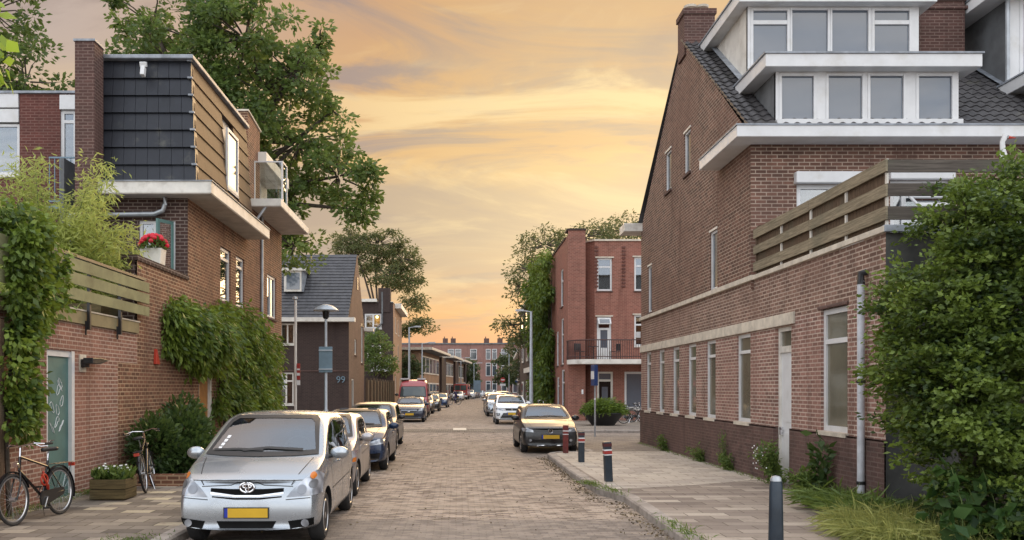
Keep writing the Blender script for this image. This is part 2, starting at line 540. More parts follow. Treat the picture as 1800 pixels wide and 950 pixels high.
def glass(name, tint, refl=.12, base=.75):
    """window glass: part reflection, part see-through"""
    t = NT(name)
    g = t.new('ShaderNodeBsdfGlossy'); g.inputs['Roughness'].default_value = .015; g.inputs['Color'].default_value = (.9, .92, .95, 1)
    tr = t.new('ShaderNodeBsdfTransparent'); tr.inputs['Color'].default_value = (*tint, 1)
    lw = t.new('ShaderNodeLayerWeight'); lw.inputs['Blend'].default_value = .35
    f = t.m('ADD', t.m('MULTIPLY', lw.outputs['Fresnel'], .9), refl)
    f = t.m('MINIMUM', f, .95)
    ms = t.new('ShaderNodeMixShader')
    t.L.new(f, ms.inputs[0]); t.L.new(tr.outputs[0], ms.inputs[1]); t.L.new(g.outputs[0], ms.inputs[2])
    t.L.new(ms.outputs[0], t.out.inputs[0])
    return t.mat
M['glass'] = glass('window_glass', (.55, .6, .62), .16)
M['clear_glass'] = glass('clear_glass', (.86, .9, .9), .06)
def solid_glass(name, col, spec, rough=.03):
    t = NT(name)
    n = t.noise(t.obj(), .9, 3)
    c = t.mix(n, tuple(q*.75 for q in col), tuple(q*1.25 for q in col))
    return t.set(Base_Color=c, Roughness=rough, Specular_IOR_Level=spec, IOR=1.6)
M['dormer_glass'] = solid_glass('dormer_glass', lin('#565e69'), .8)
M['far_glass'] = solid_glass('far_glass', (.05, .06, .07), .8, .06)
M['auto_glass'] = glass('auto_glass', (.62, .70, .68), .14)
M['interior'] = plain('car_interior', (.03, .03, .032), .8, var=.3)
M['seat_cloth'] = plain('seat_cloth', (.05, .05, .054), .9, var=.2)
M['car_glass'] = solid_glass('car_glass', (.045, .06, .06), .55)
M['car_side_glass'] = solid_glass('car_side_glass', (.02, .022, .022), .9)
def lens():
    t = NT('headlight_lens')
    v = t.new('ShaderNodeTexVoronoi'); t.L.new(t.obj(), v.inputs['Vector']); v.inputs['Scale'].default_value = 6
    c = t.mix(t.mr(v.outputs['Distance'], .1, .9), (.52, .55, .60), (.20, .21, .23))
    return t.set(Base_Color=c, Roughness=.12, Metallic=.35, Coat_Weight=.8, Coat_Roughness=.03)
M['lens'] = lens()

def paint(name, col, metal=.3, rough=.32, coat=.6):
    t = NT(name)
    n = t.noise(t.obj(), 900, 2)
    n2 = t.noise(t.obj(), 2.3, 6, .65)
    c = t.mix(t.m('MULTIPLY', n, .25), col, tuple(min(1, q*1.5) for q in col))
    # thin road dust, thicker low down
    sp = t.new('ShaderNodeSeparateXYZ'); t.L.new(t.obj(), sp.inputs[0])
    d = t.m('MULTIPLY', t.mr(n2, .4, .7, .0, .5), t.mr(sp.outputs[2], .75, .25))
    c = t.mix(d, c, (.20, .18, .155))
    r = t.m('ADD', t.m('MULTIPLY', n2, .12), rough-.06)
    r = t.m('ADD', r, t.m('MULTIPLY', d, .35))
    return t.set(Base_Color=c, Roughness=r, Metallic=metal, Coat_Weight=coat, Coat_Roughness=.06)

def planks(name, col, scale=(1, 1, 1), var=.4, rough=.85):
    t = NT(name)
    mp = t.new('ShaderNodeMapping'); mp.inputs['Scale'].default_value = scale
    t.L.new(t.pos(), mp.inputs[0])
    n = t.noise(mp.outputs[0], 3, 7, .7, .4)
    n2 = t.noise(t.pos(), 1.3, 4)
    c = t.mix(t.mr(n, .3, .72), tuple(q*(1-var) for q in col), tuple(q*(1+var) for q in col))
    c = t.mix(t.mr(n2, .45, .7, 0, .4), c, (.10, .105, .075))
    t.bump(n, .4, .006)
    return t.set(Base_Color=c, Roughness=rough, Specular_IOR_Level=.2)
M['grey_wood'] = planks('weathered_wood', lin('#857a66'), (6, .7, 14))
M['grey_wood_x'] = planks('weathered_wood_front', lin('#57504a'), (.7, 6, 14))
M['grey_wood_v'] = planks('weathered_pales', lin('#604f40'), (14, 14, .8))
M['planter_wood'] = planks('planter_wood', lin('#5d5138'), (1, 1, 12))

def tiles_mat(name, col, var=.45, rough=.55, spec=.4):
    t = NT(name)
    v = t.new('ShaderNodeTexVoronoi'); v.inputs['Scale'].default_value = 4.0
    t.L.new(t.pos(), v.inputs['Vector'])
    n = t.noise(t.pos(), 5, 6, .65)
    bw = t.new('ShaderNodeRGBToBW'); t.L.new(v.outputs['Color'], bw.inputs[0])
    c = t.mix(t.m('ADD', t.m('MULTIPLY', bw.outputs[0], .6), t.m('MULTIPLY', n, .4)), tuple(q*(1-var) for q in col), tuple(q*(1+var) for q in col))
    c = t.mix(t.mr(t.noise(t.pos(), 1.6, 7, .7), .55, .75, 0, .5), c, (.13, .125, .10))
    t.bump(t.noise(t.pos(), 60, 3), .1, .004)
    return t.set(Base_Color=c, Roughness=rough, Specular_IOR_Level=spec)
M['pantile'] = tiles_mat('dark_pantile', (.055, .052, .054))
M['slate'] = tiles_mat('slate_tile', (.06, .06, .066), var=.4)
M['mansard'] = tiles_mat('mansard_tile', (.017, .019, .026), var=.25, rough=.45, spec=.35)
M['mansard_glow'] = tiles_mat('mansard_glow_tile', (.088, .053, .031), var=.25, rough=.62, spec=.22)  # black tile again, sunset glow on the street side painted into its colour

def pavers():
    """street clinkers: narrow bricks laid across the road, worn and dusty"""
    t = NT('clinker_road')
    p = t.pos()
    nw = t.noise(p, 1.2, 3, .5, 0, 'Color')
    mx = t.new('ShaderNodeMix', data_type='VECTOR'); mx.inputs[0].default_value = .045
    t.L.new(p, mx.inputs[4]); 
    va = t.new('ShaderNodeVectorMath', operation='ADD'); t.L.new(p, va.inputs[0]); t.L.new(nw, va.inputs[1])
    t.L.new(va.outputs[0], mx.inputs[5])
    b = t.new('ShaderNodeTexBrick'); t.L.new(mx.outputs[1], b.inputs['Vector'])
    b.inputs['Scale'].default_value = 1; b.inputs['Brick Width'].default_value = .205; b.inputs['Row Height'].default_value = .105
    b.inputs['Mortar Size'].default_value = .010; b.inputs['Mortar Smooth'].default_value = .3
    t.put(b.inputs['Color1'], lin('#ab9e94')); t.put(b.inputs['Color2'], lin('#82766e')); t.put(b.inputs['Mortar'], lin('#6a5a48'))
    n1 = t.noise(p, .32, 6, .6); n2 = t.noise(p, 2.4, 7, .68); n3 = t.noise(p, 22, 4, .65)
    v = t.new('ShaderNodeTexVoronoi'); v.inputs['Scale'].default_value = 1.0
    mpv = t.new('ShaderNodeMapping'); mpv.inputs['Scale'].default_value = (4.8, 9.5, 1); t.L.new(p, mpv.inputs[0]); t.L.new(mpv.outputs[0], v.inputs['Vector'])
    bw = t.new('ShaderNodeRGBToBW'); t.L.new(v.outputs['Color'], bw.inputs[0])
    c = t.mix(t.mr(bw.outputs[0], .35, .8, 0, .6), b.outputs['Color'], lin('#cbb8a6'))
    c = t.mix(t.mr(bw.outputs[0], .5, .2, 0, .5), c, lin('#54463f'))
    c = t.mix(t.mr(n1, .40, .66, 0, .5), c, lin('#a59788'))
    c = t.mix(t.mr(n2, .52, .74, 0, .6), c, lin('#514536'))
    c = t.mix(t.m('MULTIPLY', n3, .4), c, lin('#4e443c'))
    sp = t.new('ShaderNodeSeparateXYZ'); t.L.new(p, sp.inputs[0])
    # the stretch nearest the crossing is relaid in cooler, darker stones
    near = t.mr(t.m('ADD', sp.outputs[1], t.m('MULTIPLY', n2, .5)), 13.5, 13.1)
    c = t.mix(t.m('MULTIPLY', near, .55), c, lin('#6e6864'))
    h = t.m('ADD', t.m('MULTIPLY', b.outputs['Fac'], -.8), t.m('ADD', t.m('MULTIPLY', n3, .5), t.m('MULTIPLY', bw.outputs[0], .6)))
    t.bump(h, .85, .035)
    return t.set(Base_Color=c, Roughness=.85, Specular_IOR_Level=.3)
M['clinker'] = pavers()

def flags(name, size, cols, joint, off=.5, jit=0.0, gap=.008, patch=None, lightcol=None):
    t = NT(name)
    p = t.pos()
    mp = t.new('ShaderNodeMapping'); t.L.new(p, mp.inputs[0])
    b = t.new('ShaderNodeTexBrick'); t.L.new(mp.outputs[0], b.inputs['Vector'])
    b.offset = off
    b.inputs['Scale'].default_value = 1; b.inputs['Brick Width'].default_value = size[0]; b.inputs['Row Height'].default_value = size[1]
    b.inputs['Mortar Size'].default_value = gap; b.inputs['Mortar Smooth'].default_value = .2
    t.put(b.inputs['Color1'], (0, 0, 0)); t.put(b.inputs['Color2'], (1, 1, 1)); t.put(b.inputs['Mortar'], (.5, .5, .5))
    # one random value per flag
    r = t.new('ShaderNodeValToRGB')
    e = r.color_ramp.elements
    while len(e) < len(cols): e.new(.5)
    for i, (q, c) in enumerate(cols): e[i].position = q; e[i].color = (*c, 1)
    t.L.new(b.outputs['Color'], r.inputs[0])
    n1 = t.noise(p, .5, 6, .62); n2 = t.noise(p, 4, 7, .68); n3 = t.noise(p, 45, 3)
    c = t.mix(t.mr(n1, .42, .68, 0, .5), r.outputs[0], lightcol or lin('#a39684'))
    c = t.mix(t.mr(n2, .5, .75, 0, .55), c, lin('#544b40'))
    c = t.mix(t.m('MULTIPLY', n3, .3), c, lin('#4c4640'))
    c = t.mix(b.outputs['Fac'], c, joint)
    t.bump(t.m('ADD', t.m('MULTIPLY', b.outputs['Fac'], -1), t.m('MULTIPLY', n3, .3)), .5, .012)
    return t.set(Base_Color=c, Roughness=.88, Specular_IOR_Level=.25)
M['flags_left'] = flags('left_flags', (.45, .30), [(0, lin('#57504b')), (.3, lin('#6d645d')), (.6, lin('#877d73')), (.88, lin('#a3988a')), (1, lin('#cbbd9f'))], lin('#4d4539'))
M['flags_right'] = flags('right_flags', (.60, .30), [(0, lin('#766b64')), (.35, lin('#897d74')), (.75, lin('#9b8f84')), (1, lin('#b8ac9e'))], lin('#5a5046'), lightcol=lin('#a89a8c'))
M['flags_pale'] = flags('pale_flags', (.60, .30), [(0, lin('#aaa096')), (.5, lin('#bcb1a4')), (1, lin('#cec3b3'))], lin('#7b7064'), lightcol=lin('#bdb0a0'))
M['flags_far'] = flags('far_flags', (.3, .3), [(0, lin('#7a7069')), (.5, lin('#887d73')), (1, lin('#948a7e'))], lin('#665c52'))
M['ramp_stone'] = flags('ramp_stones', (.105, .21), [(0, lin('#5d5650')), (.5, lin('#6d645c')), (1, lin('#82786d'))], lin('#4a433b'), off=0)
M['kerb'] = plain('kerb_concrete', lin('#978e86'), .85, var=.2, scale=4, dirt=lin('#564d44'))
M['ground'] = plain('dull_ground', (.16, .14, .11), .9, var=.3, scale=.3)

def leaf_mat(name, dark, light, trans=.35, third=None):
    t = NT(name)
    a = t.new('ShaderNodeAttribute'); a.attribute_name = 'tint'
    c = t.mix(a.outputs['Fac'], dark, light)
    t.set(Base_Color=c, Roughness=.5, Specular_IOR_Level=.35)
    tr = t.new('ShaderNodeBsdfTranslucent')
    c2 = t.mix(.5, c, tuple(min(1, q*2.2) for q in light))
    t.L.new(c2, tr.inputs['Color'])
    ms = t.new('ShaderNodeMixShader'); ms.inputs[0].default_value = trans
    t.L.new(t.b.outputs[0], ms.inputs[1]); t.L.new(tr.outputs[0], ms.inputs[2])
    t.L.new(ms.outputs[0], t.out.inputs[0])
    return t.mat
M['leaf_tree'] = leaf_mat('tree_leaf', (.030, .060, .016), (.15, .21, .05))
M['leaf_feather'] = leaf_mat('feathery_leaf', (.04, .06, .018), (.13, .14, .05), .4)
M['leaf_hedge'] = leaf_mat('hedge_leaf', (.010, .030, .008), (.17, .235, .036), .2)
M['leaf_vine'] = leaf_mat('vine_leaf', (.026, .058, .012), (.18, .25, .034), .24)
M['leaf_ivy'] = leaf_mat('ivy_leaf', (.02, .045, .012), (.09, .14, .03), .3)
M['leaf_bamboo'] = leaf_mat('bamboo_leaf', (.13, .17, .035), (.42, .46, .13), .45)
M['leaf_shrub'] = leaf_mat('shrub_leaf', (.02, .045, .012), (.075, .12, .03), .3)
M['leaf_weed'] = leaf_mat('weed_leaf', (.035, .075, .016), (.16, .22, .05), .3)
M['leaf_dry'] = leaf_mat('dry_grass', (.10, .13, .03), (.33, .34, .11), .3)
M['leaf_broad'] = leaf_mat('broad_leaf', (.012, .036, .010), (.05, .105, .022), .2)
M['leaf_near'] = leaf_mat('near_leaf', (.12, .18, .02), (.28, .40, .05), .45)
M['leaf_far'] = leaf_mat('far_leaf', (.035, .055, .022), (.085, .11, .04), .3)

# ------------------------------------------------------------------ foliage
def leaves(name, P, D, size, mat, parent=None, aspect=.5, tint=None, kind=None, fold=.25, jit=.35, origin=None):
    """P (N,3) leaf bases, D (N,3) directions the leaves point in"""
    n = len(P)
    P = np.asarray(P, float); D = np.asarray(D, float)
    D = D + RNG.normal(0, jit, (n, 3))
    D /= np.linalg.norm(D, axis=1)[:, None]+1e-9
    rnd = RNG.normal(size=(n, 3))
    B = np.cross(D, rnd); B /= np.linalg.norm(B, axis=1)[:, None]+1e-9
    Nn = np.cross(B, D)
    s = size*(.65+.7*RNG.random(n))[:, None]
    a = P
    b = P+D*s*.5+B*s*aspect*.5+Nn*s*fold*.3
    c = P+D*s
    d = P+D*s*.5-B*s*aspect*.5+Nn*s*fold*.3
    V = np.stack([a, b, c, d], 1).reshape(-1, 3)
    org = np.array(WORLD_ORG[parent.name]) if parent is not None else (np.array(origin) if origin is not None else np.array([P[:,0].mean(), P[:,1].mean(), P[:,2].min()]))
    V = V-org
    me = bpy.data.meshes.new(name)
    me.vertices.add(4*n); me.loops.add(4*n); me.polygons.add(n)
    me.vertices.foreach_set('co', V.astype(np.float32).ravel())
    me.loops.foreach_set('vertex_index', np.arange(4*n, dtype=np.int32))
    me.polygons.foreach_set('loop_start', np.arange(0, 4*n, 4, dtype=np.int32))
    me.update(calc_edges=True)
    at = me.attributes.new('tint', 'FLOAT', 'FACE')
    tv = RNG.random(n) if tint is None else np.clip(tint, 0, 1)
    at.data.foreach_set('value', tv.astype(np.float32))
    me.materials.append(mat)
    o = bpy.data.objects.new(name, me)
    COL.objects.link(o)
    if parent is not None: o.parent = parent
    else: o.location = Vector(org)
    WORLD_ORG[o.name] = Vector(org)
    if kind: o['kind'] = kind
    return o

def unit(n):
    v = RNG.normal(size=(n, 3))
    return v/np.linalg.norm(v, axis=1)[:, None]

def tree(label, base, lobes, trunk_h, trunk_r, nclump, per, leaf, mat, clump_r=.55, name='broadleaf_tree', cat='tree', group=None, aspect=.55, flat=.7, droop=-.15, twigs=True, lean=(0, 0), limb=.35):
    """tapered trunk, a limb to each lobe, twigs to each leaf clump; lobes: (x,y,z,rx,ry,rz)"""
    b = Vector(base)
    root = empty(name, b, label, cat, group)
    t = MB()
    top = b+Vector((lean[0], lean[1], trunk_h))
    t.tube([b, b+Vector((lean[0]*.3+.05, lean[1]*.3, trunk_h*.35)), b+Vector((lean[0]*.7-.06, lean[1]*.7, trunk_h*.7)), top], [trunk_r*1.35, trunk_r, trunk_r*.85, trunk_r*.7], 9)
    vol = np.array([l[3]*l[4]*l[5] for l in lobes])**.6
    P, D, T = [], [], []
    for li, l in enumerate(lobes):
        c = Vector(l[:3])
        st = b+(top-b)*random.uniform(.75, 1.0) if c.z > top.z-1 else b+(top-b)*random.uniform(.6, .85)
        mid = (st+c)/2+Vector((random.uniform(-.3, .3), random.uniform(-.3, .3), (c-st).length*.12))
        r0 = trunk_r*limb*1.4
        t.tube([st, (st+mid)/2+Vector((0, 0, .1)), mid, c], [r0, r0*.8, r0*.6, r0*.3], 6)
        k = max(3, int(nclump*vol[li]/vol.sum()))
        dirs = unit(k)
        rr = (.35+.65*RNG.random(k)**.5)
        for q in range(k):
            p = c+Vector((dirs[q, 0]*l[3]*rr[q], dirs[q, 1]*l[4]*rr[q], dirs[q, 2]*l[5]*rr[q]))
            if twigs:
                s0 = c+(p-c)*.15
                t.tube([s0, (s0+p)/2+Vector((random.uniform(-.15, .15), random.uniform(-.15, .15), random.uniform(-.05, .2))), p], [r0*.28, r0*.17, r0*.06], 4, caps=False)
            n = int(per*random.uniform(.6, 1.4))
            cr = clump_r*random.uniform(.7, 1.35)
            d = unit(n); w = RNG.random(n)**.45
            pp = np.array(p)+d*w[:, None]*np.array([cr, cr, cr*flat])
            P.append(pp); dd = d.copy(); dd[:, 2] = dd[:, 2]*.5+droop; D.append(dd)
            base_t = random.uniform(.1, .75)
            T.append(base_t+RNG.normal(0, .16, n))
    t.build('trunk', M['bark'], root, smooth=60)
    leaves('crown', np.concatenate(P), np.concatenate(D), leaf, mat, root, aspect=aspect, tint=np.concatenate(T))
    return root

def shrub(name, label, cat, blobs, n, leaf, mat, base, group=None, aspect=.55, shell=.5, stems=7, up=.2, stem_mat=None, clumps=30):
    root = empty(name, base, label, cat, group)
    b = Vector(base)
    s = MB()
    vol = np.array([q[3]*q[4]*q[5] for q in blobs])**.67
    P, D, T = [], [], []
    for q, v in zip(blobs, vol):
        k = int(n*v/vol.sum())
        d = unit(k); w = (shell+(1-shell)*RNG.random(k))
        # clumps: pull part of the leaves towards random clump directions
        cd = unit(clumps); which = RNG.integers(0, clumps, k)
        pull = RNG.random(k)[:, None]*.65
        d2 = d*(1-pull)+cd[which]*pull; d2 /= np.linalg.norm(d2, axis=1)[:, None]
        bump = (.82+.36*RNG.random(clumps))[which]
        p = np.array(q[:3])+d2*(w*bump)[:, None]*np.array(q[3:6])
        keep = p[:, 2] > b.z+.01
        P.append(p[keep]); dd = d2.copy(); dd[:, 2] += up; D.append(dd[keep])
        ct = RNG.random(clumps)[which]*.7
        T.append((ct+RNG.normal(.12, .16, k))[keep])
        for i in range(max(1, stems//len(blobs))):
            e = Vector(q[:3])+Vector((random.uniform(-.6, .6)*q[3], random.uniform(-.6, .6)*q[4], random.uniform(-.1, .6)*q[5]))
            st = b+Vector((random.uniform(-.15, .15), random.uniform(-.15, .15), 0))
            s.tube([st, (st+e)/2+Vector((0, 0, .05)), e], [.018, .012, .006], 5)
    s.build('stem', stem_mat or M['bark'], root)
    leaves('foliage', np.concatenate(P), np.concatenate(D), leaf, mat, root, aspect=aspect, tint=np.concatenate(T))
    return root

# ------------------------------------------------------------------ ground, road, pavements
def sheet(name, poly, z, mat):
    mb = MB()
    mb.add([(x, y, z) for x, y in poly], [tuple(range(len(poly)))])
    return tag(mb.build(name, mat), kind='structure')
def slab(name, poly, z0, z1, mat):
    mb = MB(); mb.prism(poly, 'z', z0, z1)
    return tag(mb.build(name, mat), kind='structure')
sheet('ground', [(-1500, -1500), (1500, -1500), (1500, 1500), (-1500, 1500)], -.03, M['ground'])
sheet('road', [(-60, -15), (60, -15), (60, 178), (-60, 178)], 0, M['clinker'])
KR = [(2.78, -4), (2.78, 10.6), (2.84, 15.0), (2.55, 16.3), (2.5, 18), (2.5, 24.5), (2.62, 25.0), (2.95, 25.35), (3.75, 25.5), (3.75, 32.6), (4.2, 33.6), (5.2, 34.1), (40, 34.1)]
KL = [(-3.5, -4), (-3.5, 31), (-4.0, 32.6), (-5.2, 33.4), (-40, 33.4)]
slab('pavement', [(p[0]+.15, p[1]) for p in KR[:9]]+[(3.9, 25.6), (3.9, 32.5), (4.3, 33.5), (5.2, 33.95), (40, 33.95), (40, -4)], -.02, .12, M['flags_right'])
slab('pavement', [(-3.65, -4), (-3.65, 31), (-4.1, 32.45), (-5.2, 33.25), (-40, 33.25), (-40, -4)], -.02, .12, M['flags_left'])
sheet('pale_paving', [(2.78, 15.9), (2.72, 24.4), (3.1, 25.2), (6.1, 25.3), (6.1, 17.6), (4.2, 16.4)], .124, M['flags_pale'])
sheet('grey_paving', [(3.95, 25.5), (3.95, 32.4), (5.2, 33.9), (39, 33.9), (39, 29.6), (6.1, 29.6), (6.1, 25.5)], .124, M['flags_far'])
slab('pavement', [(3.9, 86), (3.9, 39.6), (4.4, 38.6), (5.4, 38.2), (40, 38.2), (40, 86)], -.02, .12, M['flags_far'])
slab('pavement', [(-3.65, 94), (-3.65, 50.6), (-4.2, 49.6), (-5.2, 49.1), (-40, 49.1), (-40, 94)], -.02, .12, M['flags_far'])
sheet('road_table', [(-3.3, 38.4), (3.6, 38.4), (3.6, 41.6), (-3.3, 41.6)], .004, M['ramp_stone'])
tag(sheet('road_marking', [(-.2, 40.6), (.42, 40.6), (.42, 42.6), (-.2, 42.6)], .008, M['stone']), kind='structure')
def kerb(pts, w, side):
    mb = MB()
    for i in range(len(pts)-1):
        a, b = Vector((*pts[i], 0)), Vector((*pts[i+1], 0))
        L = (b-a).length; d = (b-a)/L
        nrm = Vector((d.y, -d.x, 0))*side
        k = max(1, round(min(L, 80)/1.0)); seg = L/k
        for j in range(k):
            s0, s1 = a+d*(seg*j+.006), a+d*(seg*(j+1)-.006)
            dz = random.uniform(-.006, .006)
            prof = [(0, -.02), (0.0, .095+dz), (.02, .124+dz), (w, .128+dz), (w, -.02)]
            vs = [(*(s0+nrm*q[0]).xy, q[1]) for q in prof]+[(*(s1+nrm*q[0]).xy, q[1]) for q in prof]
            mb.add(vs, [(0, 1, 2, 3, 4), (9, 8, 7, 6, 5)]+[(m, m+5, (m+1) % 5+5, (m+1) % 5) for m in range(5)])
    return tag(mb.build('kerb', M['kerb']), kind='structure')
kerb(KR, .19, 1)
kerb(KL, .19, -1)
kerb([(40, 38.05), (5.4, 38.05), (4.3, 38.5), (3.75, 39.6), (3.75, 86)], .19, 1)
kerb([(-40, 48.95), (-5.2, 48.95), (-4.15, 49.5), (-3.5, 50.6), (-3.5, 94)], .19, -1)

# ------------------------------------------------------------------ tiled roof slopes
def tiled_slope(p0, u, v, ulen, vlen, tw, th, wave, step, nu=6, curve=True):
    """p0 lower corner, u along the eave, v up the slope; courses of tiles, each lapping the one below"""
    p0, u, v = Vector(p0), Vector(u).normalized(), Vector(v).normalized()
    n = u.cross(v).normalized()
    if n.z < 0: n = -n
    mb = MB()
    nt = max(1, round(ulen/tw)); tw = ulen/nt
    nc = max(1, round(vlen/th)); th = vlen/nc
    cols = nt*nu+1
    for c in range(nc):
        b = len(mb.v)
        for k in range(cols):
            uu = k/nu*tw
            ph = (k % nu)/nu
            h = wave*(math.sin(2*math.pi*ph)*.5+.5) if curve else (0 if k % nu else -wave)
            jit = random.uniform(-.004, .004)
            lo = p0+u*uu+v*(c*th-.035)+n*(h+step+jit)
            hi = p0+u*uu+v*((c+1)*th)+n*(h+.004)
            lo2 = p0+u*uu+v*(c*th-.03)+n*(h+.001)
            mb.v += [tuple(lo2), tuple(lo), tuple(hi)]
        for k in range(cols-1):
            a = b+3*k
            mb.f += [(a, a+3, a+4, a+1), (a+1, a+4, a+5, a+2)]
    return mb

# ------------------------------------------------------------------ right corner house
def right_house():
    H = empty('corner_house', (6.15, 18.3, .12), 'brown brick gabled house with white dormers and a row of narrow ground floor windows', 'house')
    S = Plane('x', 6.15, -1)      # street side
    F = Plane('y', 18.3, -1)      # side facing the viewer
    G = Plane('y', 12.66, -1)     # end of the low wing
    holes_g = [(28.0, 28.75, 1.22, 3.1), (26.2, 26.97, 1.22, 3.1), (24.44, 25.25, 1.22, 3.1), (22.72, 23.57, 1.22, 3.1), (21.0, 21.82, 1.22, 3.1), (18.5, 19.42, 1.22, 3.1)]
    door = (16.24, 17.05, .12, 3.1)
    big = (13.9, 14.92, 1.23, 3.26)
    # plinth course, a little proud
    pw = MB()
    wall(pw, Plane('x', 6.11, -1), 12.62, 29.5, 0, 1.19, [(16.24, 17.05, .1, 1.19)])
    pw.box(6.11, 6.15, 12.62, 16.24, 1.17, 1.20); pw.box(6.11, 6.15, 17.05, 29.5, 1.17, 1.20)
    pw.build('plinth', M['brick_plinth'], H)
    w = MB()
    wall(w, S, 12.66, 29.5, 1.19, 3.26, holes_g+[door, big], .12)
    w.build('wall', M['brick_wing'], H)
    w = MB()
    wall(w, S, 12.66, 29.5, 3.26, 4.18)
    w.build('wall', M['brick_band'], H)
    # upper gable
    gab = [(18.3, 4.18), (29.5, 4.18), (29.5, 7.25), (24.15, 11.42), (24.0, 11.42), (18.3, 7.1)]
    hu = [(25.35, 26.04, 7.68, 8.85), (23.25, 23.9, 7.68, 8.82), (20.86, 21.46, 4.3, 5.72), (27.9, 28.45, 4.35, 5.84)]
    w = MB()
    wall(w, S, 18.3, 29.5, 4.18, 11.42, hu, .12, gab)
    w.box(6.09, 6.16, 18.305, 20.65, 4.3, 7.05)
    hf = [(7.04, 8.46, 4.9, 6.17), (8.98, 10.2, 4.9, 6.25), (10.85, 11.9, 4.9, 6.25)]
    wall(w, F, 6.09, 19.0, 4.0, 7.1, hf, .12)
    wall(w, Plane('y', 29.5, 1), 6.15, 19.0, 0, 7.3)
    w.build('wall', M['brick_right'], H)
    # rendered end of the wing
    w = MB()
    wall(w, G, 6.15, 17.0, 0, 4.18)
    w.build('end_wall', M['dark_render'], H)
    w = MB(); w.box(6.3, 17, 12.8, 18.25, 4.05, 4.16); w.build('terrace_floor', M['lead'], H)
    # interior back walls, so that rooms are closed
    w = MB(); w.box(9.6, 9.7, 12.8, 29.3, .1, 4.0); w.box(6.4, 18.5, 21.6, 21.7, 4.2, 7.0); w.box(9.6, 9.7, 21.75, 29.2, 4.2, 7.0)
    w.build('inner_wall', M['grey_panel'], H)
    # bands
    b = MB()
    b.box(6.09, 6.15, 12.60, 18.28, 4.18, 4.27); b.box(6.08, 6.15, 18.28, 29.5, 4.18, 4.29)
    b.build('coping', M['stone'], H, bevel=.008)
    b = MB(); b.box(6.10, 17, 12.58, 12.66, 4.18, 4.28); b.build('coping', M['lead'], H, bevel=.008)
    b = MB(); b.box(6.10, 6.15, 16.05, 29.5, 3.12, 3.34); b.build('lintel_band', M['stone'], H, bevel=.008)
    b = MB(); b.box(6.12, 6.15, 13.85, 15.0, 3.27, 3.32); b.build('lintel', M['brick_plinth'], H)
    # ground floor windows
    for (a, c, z0, z1) in holes_g:
        window(H, S, a, c, z0, z1, .075, .045, transoms=(2.72,), frame=M['white'], pane=M['frost'], sill=M['stone'])
    window(H, S, *big[:2], big[2], big[3], .09, .05, transoms=(2.72,), frame=M['white'], pane=M['frost'], sill=M['stone'])
    d = MB(); S.box(d, 16.24, 16.33, -.13, -.06, .12, 3.1); S.box(d, 16.96, 17.05, -.13, -.06, .12, 3.1)
    S.box(d, 16.33, 16.96, -.13, -.058, 3.02, 3.1); S.box(d, 16.33, 16.96, -.13, -.058, 2.62, 2.74)
    dr = d.build('door', M['white_old'], H)
    d = MB(); S.box(d, 16.33, 16.96, -.115, -.09, .13, 2.62); S.box(d, 16.45, 16.84, -.09, -.08, .4, 1.1); S.box(d, 16.45, 16.84, -.09, -.08, 1.3, 2.4)
    d.build('door_leaf', M['white'], dr)
    d = MB(); S.box(d, 16.33, 16.96, -.115, -.1, 2.74, 3.02); d.build('transom_pane', M['frost'], dr)
    d = MB(); S.box(d, 16.87, 16.92, -.09, -.03, 1.05, 1.2); S.box(d, 16.78, 16.91, -.04, -.02, 1.15, 1.18); d.build('handle', M['chrome'], dr)
    for (a, c, z0, z1) in hu:
        window(H, S, a, c, z0, z1, .06, .03, transoms=(), frame=M['white'], pane=M['glass'], sill=M['brick_plinth'], sill_d=.05)
        l = MB(); l.box(6.13, 6.15, a-.03, c+.03, z1, z1+.05); l.build('lintel', M['white_old'], H)
    # windows on the terrace with shutter boxes
    for i, (a, c, z0, z1) in enumerate(hf):
        wd = window(H, F, a, c, z0, z1, .09, .04, mullions=((a+c)/2,) if i == 0 else (a+.3,), frame=M['white'], pane=M['glass'], sill=M['white_old'], curtain=(a+.7, c-.05, z0+.1, z1-.15, M['curtain']))
        if i < 2:
            sb = MB(); F.box(sb, a-.06, c+.06, .0, .16, z1, z1+.24); sb.build('shutter_box', M['white'], H, bevel=.02)
    ow = MB()
    for (x0, x1, y0, y1) in ((0, .8, 0, .05), (0, .8, .36, .41), (0, .05, .05, .36), (.75, .8, .05, .36)):
        vs = []
        for (x, y) in ((x0, y0), (x1, y0), (x1, y1), (x0, y1)):
            for t in (0, .04):
                vs.append((9.3+x, 18.22-.36*(y/.41)+0*t, 5.9-.26*(y/.41)+t))
        ow.add(vs, [(0, 2, 4, 6), (1, 7, 5, 3), (0, 1, 3, 2), (2, 3, 5, 4), (4, 5, 7, 6), (6, 7, 1, 0)])
    ow = ow.build('open_window', M['white'], H)
    g = MB(); g.add([(9.35, 18.17, 5.885), (10.05, 18.17, 5.885), (10.05, 17.90, 5.69), (9.35, 17.90, 5.69)], [(0, 1, 2, 3)])
    g.build('pane', M['clear_glass'], ow)
    # gutter that turns the corner
    g = MB()
    g.box(5.62, 19.0, 17.72, 18.31, 7.0, 7.23); g.box(5.62, 6.16, 18.31, 20.5, 7.0, 7.23)
    g.build('gutter', M['white'], H, bevel=.012)
    g = MB(); g.box(5.60, 19.0, 17.70, 18.35, 7.23, 7.26); g.box(5.60, 6.16, 18.35, 20.5, 7.23, 7.26); g.build('gutter_edge', M['lead'], H)
    g = MB(); g.box(5.55, 6.16, 29.3, 30.2, 7.15, 7.42); g.box(6.16, 19, 29.5, 30.2, 7.15, 7.42); g.build('gutter', M['white_old'], H, bevel=.012)
    # roof
    sl = (24.05-18.25, 11.42-7.26)
